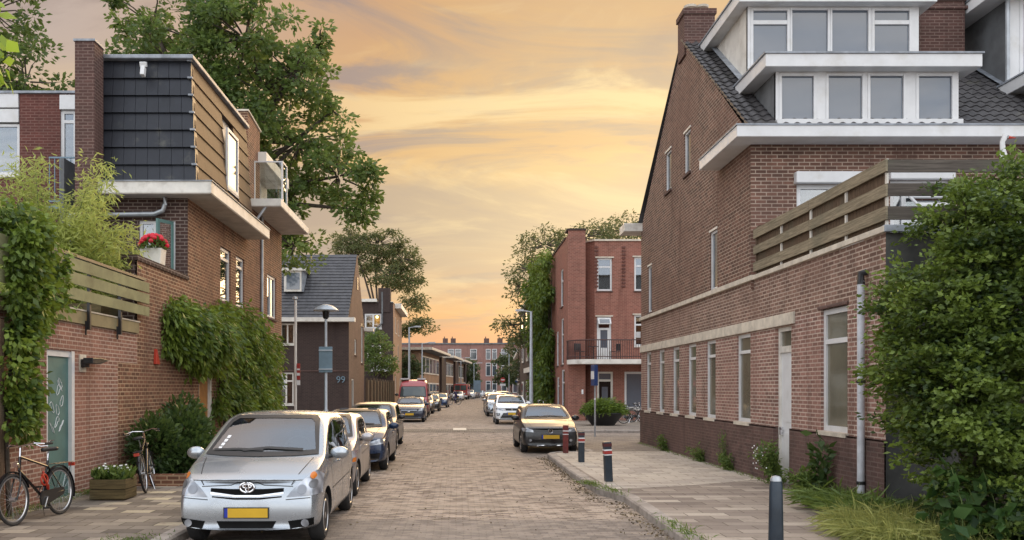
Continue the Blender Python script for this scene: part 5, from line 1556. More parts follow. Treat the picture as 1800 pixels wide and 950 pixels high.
def car_body(sp):
    """closed smooth shell lofted from cross sections; front at -y"""
    L, W, Hh = sp['L'], sp['W'], sp['H']
    ys = sorted(set([0, .02, .06, .14, .28, .45, .65]+sp['ys']+[L-.5, L-.28, L-.12, L-.04, L]))
    hw = W/2
    wt = [(0, .86), (.06, .92), (.16, .955), (.4, .985), (.8, 1), (L-.9, 1), (L-.4, .97), (L-.15, .93), (L, .86)]
    zb = sp.get('zb', .2)
    rings = []
    for y in ys:
        T = interp(sp['T'], y); B = min(interp(sp['B'], y), T-.012)
        w = hw*interp(wt, y); H = T-B
        tum = sp.get('tum', .22)
        zbb = zb+(.05*max(0, 1-y/.3))+.10*max(0, 1-(L-y)/.4)
        h = B-zbb
        we = w*.955-.015-tum*max(0, H-.02)
        wf = sp.get('flare', .0)
        ring = [(0, zbb), (.7*w, zbb), (.93*w, zbb+.02), (.985*w, zbb+.10), (w, zbb+.30*h), (w+wf*.3, zbb+.58*h), (.99*w, zbb+.82*h), (.962*w, B-.015),
                (.955*w-.012-tum*H*.06, B+.06*H), (.955*w-.014-tum*H*.5, B+.5*H), (we+.012, B+.87*H), (we*.93, B+.975*H), (we*.6, T+.012*min(1, H/.2)), (0, T+.022*min(1, H/.2+.4))]
        pts = []
        for (x, z) in ring:
            f = interp(sp['F'], z)*max(0, 1-y/.7)-interp(sp['R'], z)*max(0, 1-(L-y)/.6)
            bow = interp([(0, sp.get('bf', .16)), (.5, sp.get('bf', .16)*.8), (L*.38, .12), (L*.6, 0), (L-.5, -.05), (L, -.10)], y)*(x/hw)**2
            pts.append((x, y+f+bow-L/2, z))
        rings.append(pts)
    n = len(rings[0])
    V, F = [], []
    for pts in rings:
        V += pts
        V += [(-x, y, z) for (x, y, z) in pts[1:-1]]
    m = n+n-2
    def idx(i, j):  # j 0..m-1 round the loop
        return i*m+(j if j < n else n+(m-j)-1)
    for i in range(len(rings)-1):
        for j in range(m):
            F.append((idx(i, j), idx(i+1, j), idx(i+1, (j+1) % m), idx(i, (j+1) % m)))
    for i, rev in ((0, False), (len(rings)-1, True)):
        for j in range(n-1):
            a, b = idx(i, j), idx(i, j+1)
            c, d = idx(i, (m-j-1) % m), idx(i, (m-j) % m)
            q = [a, b, c, d]
            q2 = []
            for k in q:
                if k not in q2: q2.append(k)
            if len(q2) >= 3: F.append(tuple(q2 if rev else reversed(q2)))
    me = bpy.data.meshes.new('shell')
    me.from_pydata(V, [], F)
    bm = bmesh.new(); bm.from_mesh(me); bmesh.ops.recalc_face_normals(bm, faces=bm.faces); bm.to_mesh(me); bm.free()
    me = eval_mesh(me, [('SUBSURF', {'levels': sp.get('sub', 2)})])
    bvh = BVHTree.FromPolygons([v.co.copy() for v in me.vertices], [tuple(p.vertices) for p in me.polygons])
    # wheel arches
    rw = sp['rw']
    cut = MB()
    for wy in sp['wheels']:
        for s in (-1, 1):
            cut.lathe([(rw+.055, s*hw*1.2), (rw+.055, s*(hw-.30))], (0, wy-L/2, rw+.01), 'x', 36)
    cm = bpy.data.meshes.new('arch_cut'); cm.from_pydata(cut.v, [], cut.f)
    bm = bmesh.new(); bm.from_mesh(cm); bmesh.ops.recalc_face_normals(bm, faces=bm.faces); bm.to_mesh(cm); bm.free()
    cm.materials.append(M['black_plastic'])
    co = bpy.data.objects.new('arch_cut', cm); COL.objects.link(co)
    me.materials.append(None)
    me2 = eval_mesh(me, [('BOOLEAN', {'operation': 'DIFFERENCE', 'object': co, 'solver': 'EXACT', 'material_mode': 'TRANSFER'})])
    bpy.data.objects.remove(co)
    # window openings cut through the shell, so that the cabin is hollow
    if sp.get('sub', 2) == 2:
        zb_, wb_, zt_, wt_ = sp['glass']['ws']
        cuts = []
        c = MB(); c.prism(ws_outline(sp, .012), 'y', -L, sp.get('cab', 3.0)-L/2); cuts.append(c)
        for poly in sp['glass']['side']:
            c = MB(); c.prism([(p[0]-L/2, p[1]) for p in poly], 'x', -2, 2); cuts.append(c)
        for c in cuts:
            cm = bpy.data.meshes.new('cut'); cm.from_pydata(c.v, [], c.f)
            bm = bmesh.new(); bm.from_mesh(cm); bmesh.ops.recalc_face_normals(bm, faces=bm.faces); bm.to_mesh(cm); bm.free()
            cm.materials.append(M['interior'])
            co = bpy.data.objects.new('cut', cm); COL.objects.link(co)
            me2 = eval_mesh(me2, [('BOOLEAN', {'operation': 'DIFFERENCE', 'object': co, 'solver': 'EXACT', 'material_mode': 'TRANSFER'})])
            bpy.data.objects.remove(co)
    return me2, bvh

def ws_outline(sp, inset=0):
    zb_, wb_, zt_, wt_ = sp['glass']['ws']
    ws = [(-wb_, zb_+.02), (-wb_*.6, zb_+.005), (0, zb_), (wb_*.6, zb_+.005), (wb_, zb_+.02), (wt_+.02, zt_-.05), (wt_-.04, zt_), (0, zt_+.006), (-wt_+.04, zt_), (-wt_-.02, zt_-.05)]
    cz = (zb_+zt_)/2
    return [(x-math.copysign(inset, x) if x else 0, z+(inset if z < cz else -inset)) for x, z in ws]
def patch(bvh, outline, direction, off=.005, res=.05, start=4.0):
    """a sheet that follows the body: outline seen along direction 'front' (x,z), 'rear' (x,z), 'side' (y,z, +x side), 'top' (x,y)"""
    xs = [p[0] for p in outline]; zs = [p[1] for p in outline]
    a0, a1, b0, b1 = min(xs), max(xs), min(zs), max(zs)
    na = max(1, int((a1-a0)/res+.999)); nb = max(1, int((b1-b0)/res+.999))
    keys = {}; V = []; F = []
    area = sum(outline[i][0]*outline[(i+1) % len(outline)][1]-outline[(i+1) % len(outline)][0]*outline[i][1] for i in range(len(outline)))
    if area < 0: outline = outline[::-1]
    def put(p):
        k = (round(p[0], 5), round(p[1], 5))
        if k in keys: return keys[k]
        if direction == 'front': o, d = Vector((p[0], -start, p[1])), Vector((0, 1, 0))
        elif direction == 'rear': o, d = Vector((p[0], start, p[1])), Vector((0, -1, 0))
        elif direction == 'side': o, d = Vector((start, p[0], p[1])), Vector((-1, 0, 0))
        else: o, d = Vector((p[0], p[1], start)), Vector((0, 0, -1))
        loc, nrm, i, dist = bvh.ray_cast(o, d)
        if loc is None: keys[k] = -1; return -1
        if nrm.dot(d) > 0: nrm = -nrm
        keys[k] = len(V); V.append(tuple(loc+nrm*off)); return keys[k]
    for i in range(na):
        for j in range(nb):
            u0, u1 = a0+(a1-a0)*i/na, a0+(a1-a0)*(i+1)/na
            w0, w1 = b0+(b1-b0)*j/nb, b0+(b1-b0)*(j+1)/nb
            c = clip_poly(outline, [(u0, w0), (u1, w0), (u1, w1), (u0, w1)])
            q = []
            for p in c:
                k = put(p)
                if k >= 0 and k not in q: q.append(k)
            if len(q) >= 3: F.append(tuple(q))
    mb = MB(); mb.v = V; mb.f = F
    return mb
def ribbon(bvh, pts, wdt, direction, off=.004):
    """thin line laid on the body"""
    mb = MB()
    for a, b in zip(pts, pts[1:]):
        d = Vector((b[0]-a[0], b[1]-a[1])); L = d.length
        if L < 1e-6: continue
        d /= L; n = Vector((-d.y, d.x))*wdt/2
        q = patch(bvh, [(a[0]-n.x, a[1]-n.y), (b[0]-n.x, b[1]-n.y), (b[0]+n.x, b[1]+n.y), (a[0]+n.x, a[1]+n.y)], direction, off, .12)
        mb.add(q.v, q.f)
    return mb
def mirror(mb, both=True):
    r = MB()
    if both: r.add(mb.v, mb.f)
    r.add([(-x, y, z) for (x, y, z) in mb.v], [tuple(reversed(f)) for f in mb.f])
    return r
def mir(o): return [(-a, b) for a, b in o]
def arc_pts(cx, cz, rx, rz, n=24, a0=0, a1=2*math.pi): return [(cx+rx*math.cos(a0+(a1-a0)*i/n), cz+rz*math.sin(a0+(a1-a0)*i/n)) for i in range(n)]

def make_wheel(x, y, r, w, parent, spokes=7, rim_mat='silver_metal', r_rim=.66):
    s = 1 if x > 0 else -1
    t = MB()
    t.lathe([(r*r_rim, -w/2+.01), (r*.86, -w/2), (r*.96, -w/2+.02), (r, -w/2+.05), (r, w/2-.05), (r*.96, w/2-.02), (r*.86, w/2), (r*r_rim, w/2-.01)], (x, y, r), 'x', 32)
    T = t.build('wheel', M['rubber'], parent, smooth=True, local=True)
    f = MB()
    xo = x+s*(w/2-.02)
    rr = r*r_rim
    f.lathe([(rr, -.015), (rr+.004, .012), (rr-.02, .014), (rr-.035, -.02)], (xo, y, r), 'x', 32) if False else None
    f.torus((xo, y, r), rr-.008, .018, 'x', 32, 6)
    f.lathe([(.075, s*-.03), (.06, s*.008), (.01, s*.014)], (xo, y, r), 'x', 14)
    for k in range(spokes):
        a = 2*math.pi*k/spokes
        c, sn = math.cos(a), math.sin(a)
        px, pz = -sn, c
        vs = []
        for (q, hw2, dx) in ((.05, .03, .004), (rr-.012, .02, -.004)):
            for e in (-1, 1):
                for dd in (0, -.03):
                    vs.append((xo+s*(dx+dd), y+c*q+px*hw2*e, r+sn*q+pz*hw2*e))
        f.add(vs, [(0, 1, 3, 2), (4, 6, 7, 5), (0, 4, 5, 1), (2, 3, 7, 6), (0, 2, 6, 4), (1, 5, 7, 3)])
    f.build('rim', M[rim_mat], T, smooth=True, local=True)
    d = MB(); d.lathe([(rr-.01, s*-.05), (.01, s*-.05)], (xo, y, r), 'x', 24); d.build('brake_disc', M['black_plastic'], T, local=True)

PLATE_W = .52
M['grille_black'] = plain('grille_black', (.006, .006, .006), .85, var=.2, spec=.1)
M['bulb'] = plain('headlight_bulb', (.22, .23, .25), .3, metal=.6)
def build_car(name, label, group, sp, paint_mat, detail=2, cat='car'):
    L, W, Hh = sp['L'], sp['W'], sp['H']
    root = empty(name, (0, 0, 0), label, cat, group)
    me, bvh = car_body(sp)
    me.materials[0] = paint_mat
    me.shade_smooth(); me.set_sharp_from_angle(angle=R(48))
    b = bpy.data.objects.new('body', me); COL.objects.link(b); b.parent = root
    WORLD_ORG[b.name] = Vector((0, 0, 0))
    y0 = -L/2
    B = lambda mb, n, m, par=root, sm=True: mb.build(n, m, par, smooth=sm, local=True)
    g = sp['glass']
    # windscreen: (z bottom, half width bottom, z top, half width top)
    zb_, wb_, zt_, wt_ = g['ws']
    ws = [(-wb_, zb_+.02), (-wb_*.6, zb_+.005), (0, zb_), (wb_*.6, zb_+.005), (wb_, zb_+.02), (wt_+.02, zt_-.05), (wt_-.04, zt_), (0, zt_+.006), (-wt_+.04, zt_), (-wt_-.02, zt_-.05)]
    big = [(x*1.02+math.copysign(.022, x) if x else 0, z+(.02 if z > (zb_+zt_)/2 else -.03)) for x, z in ws]
    hollow = sp.get('sub', 2) == 2
    wmb = B(patch(bvh, ws, 'front', .006, .06), 'windscreen', M['auto_glass'] if hollow else M['car_glass'])
    ins = ws_outline(sp, .02)
    for i in range(len(ws)):
        k = (i+1) % len(ws)
        q = patch(bvh, [ins[i], ins[k], big[k], big[i]], 'front', .009, .05)
        if i == 0: sl = q
        else: sl.add(q.v, q.f)
    B(sl, 'windscreen_seal', M['black_plastic'], wmb)
    if hollow:
        for s in (1, -1):
            st = MB(); st.cbox((s*.36, y0+g.get('seat', 2.2), zb_+.05), (.44, .12, .42), Matrix.Rotation(-.15, 3, 'X'))
            st.cbox((s*.36, y0+g.get('seat', 2.2)+.05, zb_+.34), (.25, .09, .15), Matrix.Rotation(-.15, 3, 'X'))
            st.build('seat', M['seat_cloth'], root, smooth=True, local=True, bevel=.04)
        sw = MB(); sw.torus((0, 0, 0), .18, .016, 'y', 24, 6); rm = Matrix.Rotation(R(-28), 3, 'X')
        sw.v = [tuple(rm @ Vector(v)+Vector((.36, y0+g.get('seat', 2.2)-.55, zb_+.02))) for v in sw.v]
        B(sw, 'steering_wheel', M['black_plastic'])
        iv = MB(); iv.cbox((0, y0+g.get('seat', 2.2)-.32, zt_-.07), (.24, .04, .065)); iv.build('rear_view_mirror', M['black_plastic'], root, local=True, bevel=.015)
    if detail > 1:
        B(ribbon(bvh, [(-wb_+.06, zb_+.035), (-wb_*.45, zb_+.045), (.02, zb_+.035)], .022, 'front', .018), 'wiper', M['black_plastic'])
        B(ribbon(bvh, [(-wb_*.35, zb_+.03), (wb_*.1, zb_+.06), (wb_*.75, zb_+.035)], .026, 'front', .02), 'wiper', M['black_plastic'])
    for poly in g['side']:
        q = patch(bvh, [(p[0]+y0, p[1]) for p in poly], 'side', .006, .08)
        if q.f: 
            sg = M['auto_glass'] if hollow else M['car_side_glass']; B(q, 'side_window', sg); B(mirror(q, False), 'side_window', sg)
    rw_ = g['rear']
    B(patch(bvh, [(-rw_[1], rw_[0]), (rw_[1], rw_[0]), (rw_[3], rw_[2]), (-rw_[3], rw_[2])], 'rear', .006, .08), 'rear_window', M['car_side_glass'])
    if sp is MPV:
        st = MB()
        for k in range(4):
            q = patch(bvh, [(-.60+k*.018, 1.135+k*.045), (-.555+k*.018, 1.135+k*.045), (-.545+k*.018, 1.168+k*.045), (-.59+k*.018, 1.168+k*.045)], 'front', .010, .03); st.add(q.v, q.f)
        B(st, 'sticker', M['white_sign'], wmb)
    fr = sp['front']
    for (nm, outs, mat, off) in fr:
        for k, o in enumerate(outs):
            q = patch(bvh, o, 'front', off, .03)
            if q.f: B(q, nm, M[mat])
    # seams
    if detail > 1:
        sm = MB()
        for pl in sp.get('seams_side', []):
            q = ribbon(bvh, [(p[0]+y0, p[1]) for p in pl], .011, 'side', .003)
            q = mirror(q); sm.add(q.v, q.f)
        for pl in sp.get('seams_front', []):
            q = ribbon(bvh, pl, .010, 'front', .003); sm.add(q.v, q.f)
        if sm.v: B(sm, 'panel_gap', M['black_plastic'], b, False)
        for (hy, hz) in sp.get('handles', []):
            for s in (1, -1):
                loc, nrm, i, d = bvh.ray_cast(Vector((4*s, hy+y0, hz)), Vector((-s, 0, 0)))
                if loc:
                    h = MB(); h.cbox((loc.x+s*.018, loc.y, loc.z), (.025, .19, .032)); ho = h.build('door_handle', paint_mat, root, smooth=True, local=True, bevel=.01)
    # rocker / lower trim
    q = patch(bvh, [(sp['wheels'][0]+sp['rw']+.1+y0, .215), (sp['wheels'][1]-sp['rw']-.1+y0, .215), (sp['wheels'][1]-sp['rw']-.1+y0, .30), (sp['wheels'][0]+sp['rw']+.1+y0, .30)], 'side', .004, .1)
    if sp.get('rocker', True): B(mirror(q), 'sill', M['black_plastic'])
    # mirrors
    my, mz = sp['mirror']
    for s in (1, -1):
        loc, nrm, i, d = bvh.ray_cast(Vector((4*s, my+y0, mz)), Vector((-s, 0, 0)))
        x = abs(loc.x) if loc else W/2-.05
        mm = MB(); mm.ball((s*(x+.14), my+y0+.02, mz+.05), (.125, .075, .085), 14, 10)
        for i, v in enumerate(mm.v):   # flatten the glass side
            mm.v[i] = (v[0], min(v[1], my+y0+.045), v[2])
        mo = B(mm, 'wing_mirror', M[sp.get('mirror_mat')] if sp.get('mirror_mat') else paint_mat)
        st = MB(); st.tube([(s*(x-.03), my+y0+.02, mz-.01), (s*(x+.08), my+y0+.02, mz+.02)], [.03, .025], 8); B(st, 'mirror_arm', M['black_plastic'], mo)
    for i, wy in enumerate(sp['wheels']):
        for s in (-1, 1):
            make_wheel(s*(W/2-.125), wy+y0, sp['rw'], .2, root, sp.get('spokes', 7))
    # tail lamps
    for s in (1, -1):
        tl = patch(bvh, [(s*(W/2-.26), .78), (s*(W/2-.1), .78), (s*(W/2-.12), 1.02), (s*(W/2-.24), 1.02)], 'rear', .006, .06)
        if tl.f: B(tl, 'tail_lamp', M['red_lacquer'])
    # number plate
    pz = sp['plate_z']
    loc, nrm, i, d = bvh.ray_cast(Vector((0, -4, pz)), Vector((0, 1, 0)))
    if loc:
        yy = loc.y-.012
        p = MB(); p.box(-PLATE_W/2+.04, PLATE_W/2, yy-.012, yy+.04, pz-.055, pz+.055); po = p.build('number_plate', M['plate'], root, local=True)
        p = MB(); p.box(-PLATE_W/2, -PLATE_W/2+.04, yy-.012, yy+.04, pz-.055, pz+.055); p.build('country_strip', M['plate_blue'], po, local=True)
        p = MB(); p.box(-PLATE_W/2-.012, PLATE_W/2+.012, yy-.006, yy+.06, pz-.066, pz+.066); p.build('plate_frame', M['black_plastic'], po, local=True)
    # emblem
    e = sp.get('emblem')
    if e:
        kind, ez, es = e
        loc, nrm, i, d = bvh.ray_cast(Vector((0, -4, ez)), Vector((0, 1, 0)))
        yy = loc.y-.014
        def ov(mb, cx, cz, rx, rz, r):
            pts = [(cx+rx*math.cos(a*math.pi/12), yy-.012, cz+rz*math.sin(a*math.pi/12)) for a in range(25)]
            mb.tube(pts, r, 6, caps=False)
        em = MB()
        if kind == 'ovals':
            bk = MB(); bk.lathe([(es*.98, 0), (es*.9, -.012)], (0, yy, ez/.68), 'y', 28); bk.v = [(v[0], v[1], ez+(v[2]-ez/.68)*.68) for v in bk.v]
            ov(em, 0, ez, es, es*.68, .012); ov(em, 0, ez+es*.18, es*.62, es*.26, .009); ov(em, 0, ez, es*.24, es*.60, .009)
        elif kind == 'vw':
            bk = MB(); bk.lathe([(es, 0), (es*.95, -.012)], (0, yy, ez), 'y', 28)
            ov(em, 0, ez, es, es, .009)
            for pts in ([(-.45, .8), (0, .12), (.45, .8)], [(-.8, .45), (-.38, -.8), (0, -.05), (.38, -.8), (.8, .45)]):
                em.tube([(x*es, yy-.014, ez+z*es) for x, z in pts], .008, 5)
        elif kind == 'bar':
            bk = None
            ov(em, 0, ez, es*.5, es*.5, .011); em.tube([(-es*1.6, yy-.012, ez-es*.6), (es*1.6, yy-.012, ez+es*.6)], .009, 5)
        else:
            bk = None
            em.box(-es*.6, es*.6, yy-.02, yy, ez+es*.15, ez+es*.6); em.box(-es*.6, es*.6, yy-.02, yy, ez-es*.6, ez-es*.15); em.box(-es*.6, -es*.2, yy-.018, yy, ez-es*.1, ez+es*.5)
        eo = B(em, 'emblem', M['chrome'])
        if bk: B(bk, 'emblem_back', M['black_gloss'], eo)
    return root

def sym(*outs):
    r = []
    for o in outs: r += [o, mir(o)]
    return r
F0 = [(.15, .12), (.25, .04), (.45, 0), (.62, .025), (.72, .07), (.85, .14), (1.2, .2)]
R0 = [(.2, .12), (.4, 0), (.7, .02), (.95, .05), (1.2, .1), (1.6, .25)]
MPV = dict(L=4.36, W=1.77, H=1.62, rw=.315, wheels=(.87, 3.62), ys=[.80, .95, 1.2, 1.6, 2.0, 2.4, 2.9, 3.4], zb=.2, tum=.20, bf=.20,
    T=[(0, .83), (.10, .88), (.45, .97), (.88, 1.06), (1.0, 1.10), (1.5, 1.36), (1.95, 1.545), (2.3, 1.595), (2.9, 1.60), (3.5, 1.57), (3.95, 1.50), (4.2, 1.2), (4.36, .95)],
    B=[(0, .76), (.3, .86), (.9, .96), (1.6, .985), (3.6, 1.04), (4.1, 1.06), (4.36, .9)], F=F0, R=R0,
    glass=dict(ws=(1.095, .70, 1.535, .565), side=[[(1.42, 1.03), (2.28, 1.05), (2.30, 1.47), (1.95, 1.42), (1.6, 1.25)], [(2.36, 1.05), (3.15, 1.08), (3.2, 1.46), (2.38, 1.475)], [(3.23, 1.09), (3.75, 1.14), (3.85, 1.33), (3.28, 1.45)]], rear=(1.12, .6, 1.46, .52)),
    front=[('headlight', sym([(.475, .63), (.86, .655), (.85, .86), (.79, .925), (.68, .84), (.56, .73)]), 'lens', .008),
           ('headlight_bulb', sym(arc_pts(.66, .72, .055, .055, 18), arc_pts(.775, .78, .042, .046, 18)), 'bulb', .014),
           ('indicator', sym(arc_pts(.765, .87, .03, .035, 12)), 'amber', .013),
           ('grille', [[(-.44, .695), (-.14, .655), (.14, .655), (.44, .695), (.44, .735), (.2, .725), (-.2, .725), (-.44, .735)], [(-.42, .628), (-.15, .60), (.15, .60), (.42, .628), (.42, .642), (.15, .622), (-.15, .622), (-.42, .642)]], 'grille_black', .007),
           ('grille_bar', [[(-.44, .664), (-.14, .634), (.14, .634), (.44, .664), (.44, .688), (.14, .65), (-.14, .65), (-.44, .688)]], 'chrome', .006),
           ('lower_grille', [[(-.36, .345), (.36, .345), (.30, .235), (-.30, .235)]], 'grille_black', .006),
           ('fog_lamp_recess', sym([(.50, .345), (.80, .385), (.79, .29), (.53, .255)]), 'grille_black', .006),
           ('fog_lamp', sym(arc_pts(.70, .325, .045, .045, 16)), 'lens', .012)],
    seams_front=[[(-.55, .755), (-.2, .77), (-.12, .80), (0, .815), (.12, .80), (.2, .77), (.55, .755)], [(.53, .77), (.60, .9), (.69, 1.05)], [(-.53, .77), (-.60, .9), (-.69, 1.05)], [(-.86, .63), (-.47, .60)], [(.86, .63), (.47, .60)]],
    seams_side=[[(1.35, 1.0), (1.34, .4)], [(2.33, 1.04), (2.33, .3)], [(3.22, 1.06), (3.2, .75), (3.05, .45)], [(1.3, .62), (3.2, .66)]],
    handles=[(2.12, .93), (3.02, .95)], mirror=(1.38, 1.03), plate_z=.445, emblem=('ovals', .745, .085), spokes=6)
HATCH = dict(L=4.0, W=1.72, H=1.45, rw=.305, wheels=(.80, 3.33), ys=[.9, 1.1, 1.3, 1.6, 2.0, 2.4, 2.9, 3.3], zb=.19, tum=.26, bf=.22,
    T=[(0, .74), (.10, .79), (.5, .90), (1.02, .985), (1.15, 1.02), (1.6, 1.25), (1.95, 1.385), (2.3, 1.43), (2.8, 1.43), (3.3, 1.37), (3.7, 1.12), (3.9, .98), (4.0, .85)],
    B=[(0, .68), (.4, .80), (1.1, .90), (2.5, .94), (3.6, .99), (4.0, .8)], F=F0, R=R0,
    glass=dict(ws=(1.02, .66, 1.375, .53), side=[[(1.5, .95), (2.32, .965), (2.34, 1.33), (2.0, 1.29), (1.7, 1.13)], [(2.40, .97), (3.1, .99), (3.25, 1.16), (2.95, 1.31), (2.42, 1.335)]], rear=(1.05, .52, 1.33, .46)),
    front=[('headlight', sym([(.50, .635), (.80, .65), (.82, .74), (.70, .765), (.52, .70)]), 'lens', .008),
           ('headlight_bulb', sym(arc_pts(.66, .695, .04, .035, 14)), 'bulb', .013),
           ('grille', [[(-.48, .64), (.48, .64), (.48, .715), (-.48, .715)]], 'black_gloss', .006),
           ('lower_grille', [[(-.62, .42), (.62, .42), (.55, .25), (-.55, .25)]], 'black_gloss', .005),
           ('lower_trim', [[(-.68, .235), (.68, .235), (.68, .255), (-.68, .255)]], 'chrome', .008),
           ('fog_lamp', sym(arc_pts(.60, .40, .045, .04, 14)), 'lens', .011)],
    seams_front=[[(.50, .72), (.58, .85), (.66, .98)], [(-.50, .72), (-.58, .85), (-.66, .98)], [(-.50, .745), (.50, .745)]],
    seams_side=[[(1.45, .93), (1.42, .35)], [(2.37, .97), (2.37, .3)], [(3.15, .98), (3.0, .5)], [(1.3, .72), (3.1, .76)]],
    handles=[(2.15, .82), (2.95, .85)], mirror=(1.48, .97), plate_z=.50, emblem=('vw', .675, .065), spokes=5)
AUDI = dict(HATCH, L=4.2, W=1.77, wheels=(.86, 3.45), front=[('headlight', sym([(.46, .60), (.79, .65), (.82, .74), (.70, .76), (.50, .69)]), 'lens', .008),
           ('headlight_bulb', sym(arc_pts(.64, .68, .04, .035, 14)), 'bulb', .013),
           ('grille', [[(-.30, .72), (.30, .72), (.33, .6), (.26, .32), (-.26, .32), (-.33, .6)]], 'black_gloss', .006),
           ('air_intake', sym([(.40, .42), (.74, .44), (.70, .28), (.42, .27)]), 'black_gloss', .006)], emblem=None, plate_z=.48,
    T=[(0, .74), (.10, .79), (.5, .90), (1.08, .985), (1.2, 1.02), (1.65, 1.25), (2.0, 1.37), (2.4, 1.41), (3.0, 1.40), (3.5, 1.32), (3.9, 1.08), (4.1, .98), (4.2, .85)])
SMALL = dict(HATCH, L=3.85, W=1.66, wheels=(.74, 3.2), T=[(0, .76), (.10, .82), (.45, .92), (.85, 1.0), (1.0, 1.05), (1.45, 1.29), (1.8, 1.42), (2.2, 1.46), (2.8, 1.46), (3.3, 1.38), (3.6, 1.15), (3.75, .98), (3.85, .85)],
    glass=dict(ws=(1.06, .64, 1.41, .52), side=HATCH['glass']['side'], rear=HATCH['glass']['rear']),
    front=[('headlight', sym([(.46, .62), (.78, .62), (.79, .82), (.66, .83), (.52, .74)]), 'lens', .008), ('indicator', sym([(.74, .64), (.79, .64), (.79, .71), (.75, .71)]), 'amber', .012),
           ('grille', [[(-.36, .66), (.36, .66), (.36, .73), (-.36, .73)]], 'black_gloss', .006), ('bumper_trim', [[(-.76, .54), (.76, .54), (.76, .575), (-.76, .575)]], 'black_plastic', .009),
           ('lower_grille', [[(-.4, .38), (.4, .38), (.36, .27), (-.36, .27)]], 'black_gloss', .005), ('fog_lamp_recess', sym([(.5, .42), (.74, .44), (.70, .33), (.52, .33)]), 'black_gloss', .006)], emblem=None, plate_z=.47)
ESTATE = dict(AUDI, L=4.5, W=1.76, wheels=(.86, 3.6), ys=HATCH['ys']+[3.8], T=[(0, .74), (.10, .79), (.5, .9), (1.08, .985), (1.2, 1.02), (1.65, 1.26), (2.0, 1.41), (2.4, 1.46), (3.3, 1.46), (4.0, 1.40), (4.3, 1.1), (4.4, .98), (4.5, .85)],
    glass=dict(ws=(1.02, .66, 1.39, .53), side=HATCH['glass']['side']+[[(3.3, 1.0), (4.0, 1.04), (3.95, 1.3), (3.1, 1.36)]], rear=(1.05, .52, 1.36, .46)))
VOLV = dict(AUDI, L=4.37, W=1.8, wheels=(.92, 3.56), emblem=('bar', .62, .055), front=[('headlight', sym([(.50, .62), (.80, .68), (.84, .80), (.74, .83), (.56, .72)]), 'lens', .008),
           ('grille', [[(-.42, .68), (.42, .68), (.36, .55), (-.36, .55)]], 'black_gloss', .006), ('grille_frame', [[(-.44, .685), (.44, .685), (.44, .70), (-.44, .70)]], 'chrome', .009),
           ('lower_grille', [[(-.55, .36), (.55, .36), (.5, .25), (-.5, .25)]], 'black_gloss', .005)], plate_z=.46)
SUV = dict(HATCH, L=4.14, W=1.78, rw=.335, wheels=(.82, 3.39), zb=.24, T=[(0, .86), (.1, .93), (.5, 1.03), (.95, 1.10), (1.08, 1.14), (1.5, 1.36), (1.85, 1.50), (2.3, 1.55), (3.0, 1.54), (3.5, 1.47), (3.85, 1.2), (4.0, 1.05), (4.14, .9)],
    B=[(0, .80), (.4, .92), (1.1, 1.0), (2.5, 1.04), (3.7, 1.1), (4.14, .9)],
    glass=dict(ws=(1.14, .68, 1.49, .55), side=[[(1.45, 1.05), (2.36, 1.07), (2.38, 1.44), (2.0, 1.40), (1.65, 1.22)], [(2.42, 1.07), (3.15, 1.10), (3.3, 1.25), (3.0, 1.42), (2.44, 1.445)]], rear=(1.12, .52, 1.43, .46)),
    front=[('headlight', sym([(.47, .74), (.80, .78), (.84, .88), (.70, .88), (.50, .83)]), 'lens', .008), ('headlight_bulb', sym(arc_pts(.66, .82, .035, .035, 14)), 'bulb', .013),
           ('grille', [[(-.36, .85), (.36, .85), (.31, .74), (-.31, .74)]], 'black_gloss', .006), ('lower_grille', [[(-.46, .62), (.46, .62), (.62, .36), (-.62, .36)]], 'black_gloss', .006),
           ('fog_lamp_recess', sym([(.62, .60), (.82, .62), (.80, .48), (.66, .47)]), 'black_gloss', .006), ('fog_lamp', sym(arc_pts(.74, .55, .04, .04, 12)), 'lens', .012), ('lower_trim', [[(-.68, .28), (.68, .28), (.62, .34), (-.62, .34)]], 'black_plastic', .007)],
    mirror=(1.44, 1.08), plate_z=.58, emblem=('ess', .80, .075))
VAN = dict(HATCH, L=5.4, W=2.02, H=2.5, rw=.34, wheels=(.95, 4.4), ys=[.45, .6, .8, 1.0, 1.2, 1.5, 2.0, 3.0, 4.0], zb=.26, tum=.07, bf=.22, sub=1,
    T=[(0, 1.0), (.12, 1.12), (.45, 1.28), (.6, 1.36), (1.15, 2.05), (1.5, 2.38), (1.9, 2.47), (2.6, 2.5), (5.0, 2.48), (5.3, 2.40), (5.4, 2.2)],
    B=[(0, .9), (.5, 1.2), (.8, 1.3), (1.6, 1.35), (5, 1.35), (5.4, 1.3)], F=[(.2, .1), (.45, 0), (.8, .03), (1.0, .08), (1.4, .15), (3, .15)], R=[(.2, .05), (3, .03)],
    glass=dict(ws=(1.36, .84, 2.02, .74), side=[[(1.1, 1.36), (1.9, 1.38), (1.9, 1.95), (1.55, 1.95)]], rear=(1.4, .7, 2.0, .68)),
    front=[('headlight', sym([(.62, .86), (.90, .92), (.90, 1.14), (.78, 1.1), (.64, .98)]), 'lens', .01), ('grille', [[(-.5, .92), (.5, .92), (.5, .74), (-.5, .74)]], 'black_plastic', .01), ('bumper_trim', [[(-.95, .62), (.95, .62), (.95, .36), (-.95, .36)]], 'black_plastic', .012)],
    seams_side=[], seams_front=[], handles=[], mirror=(1.0, 1.45), mirror_mat='black_plastic', plate_z=.5, emblem=None)

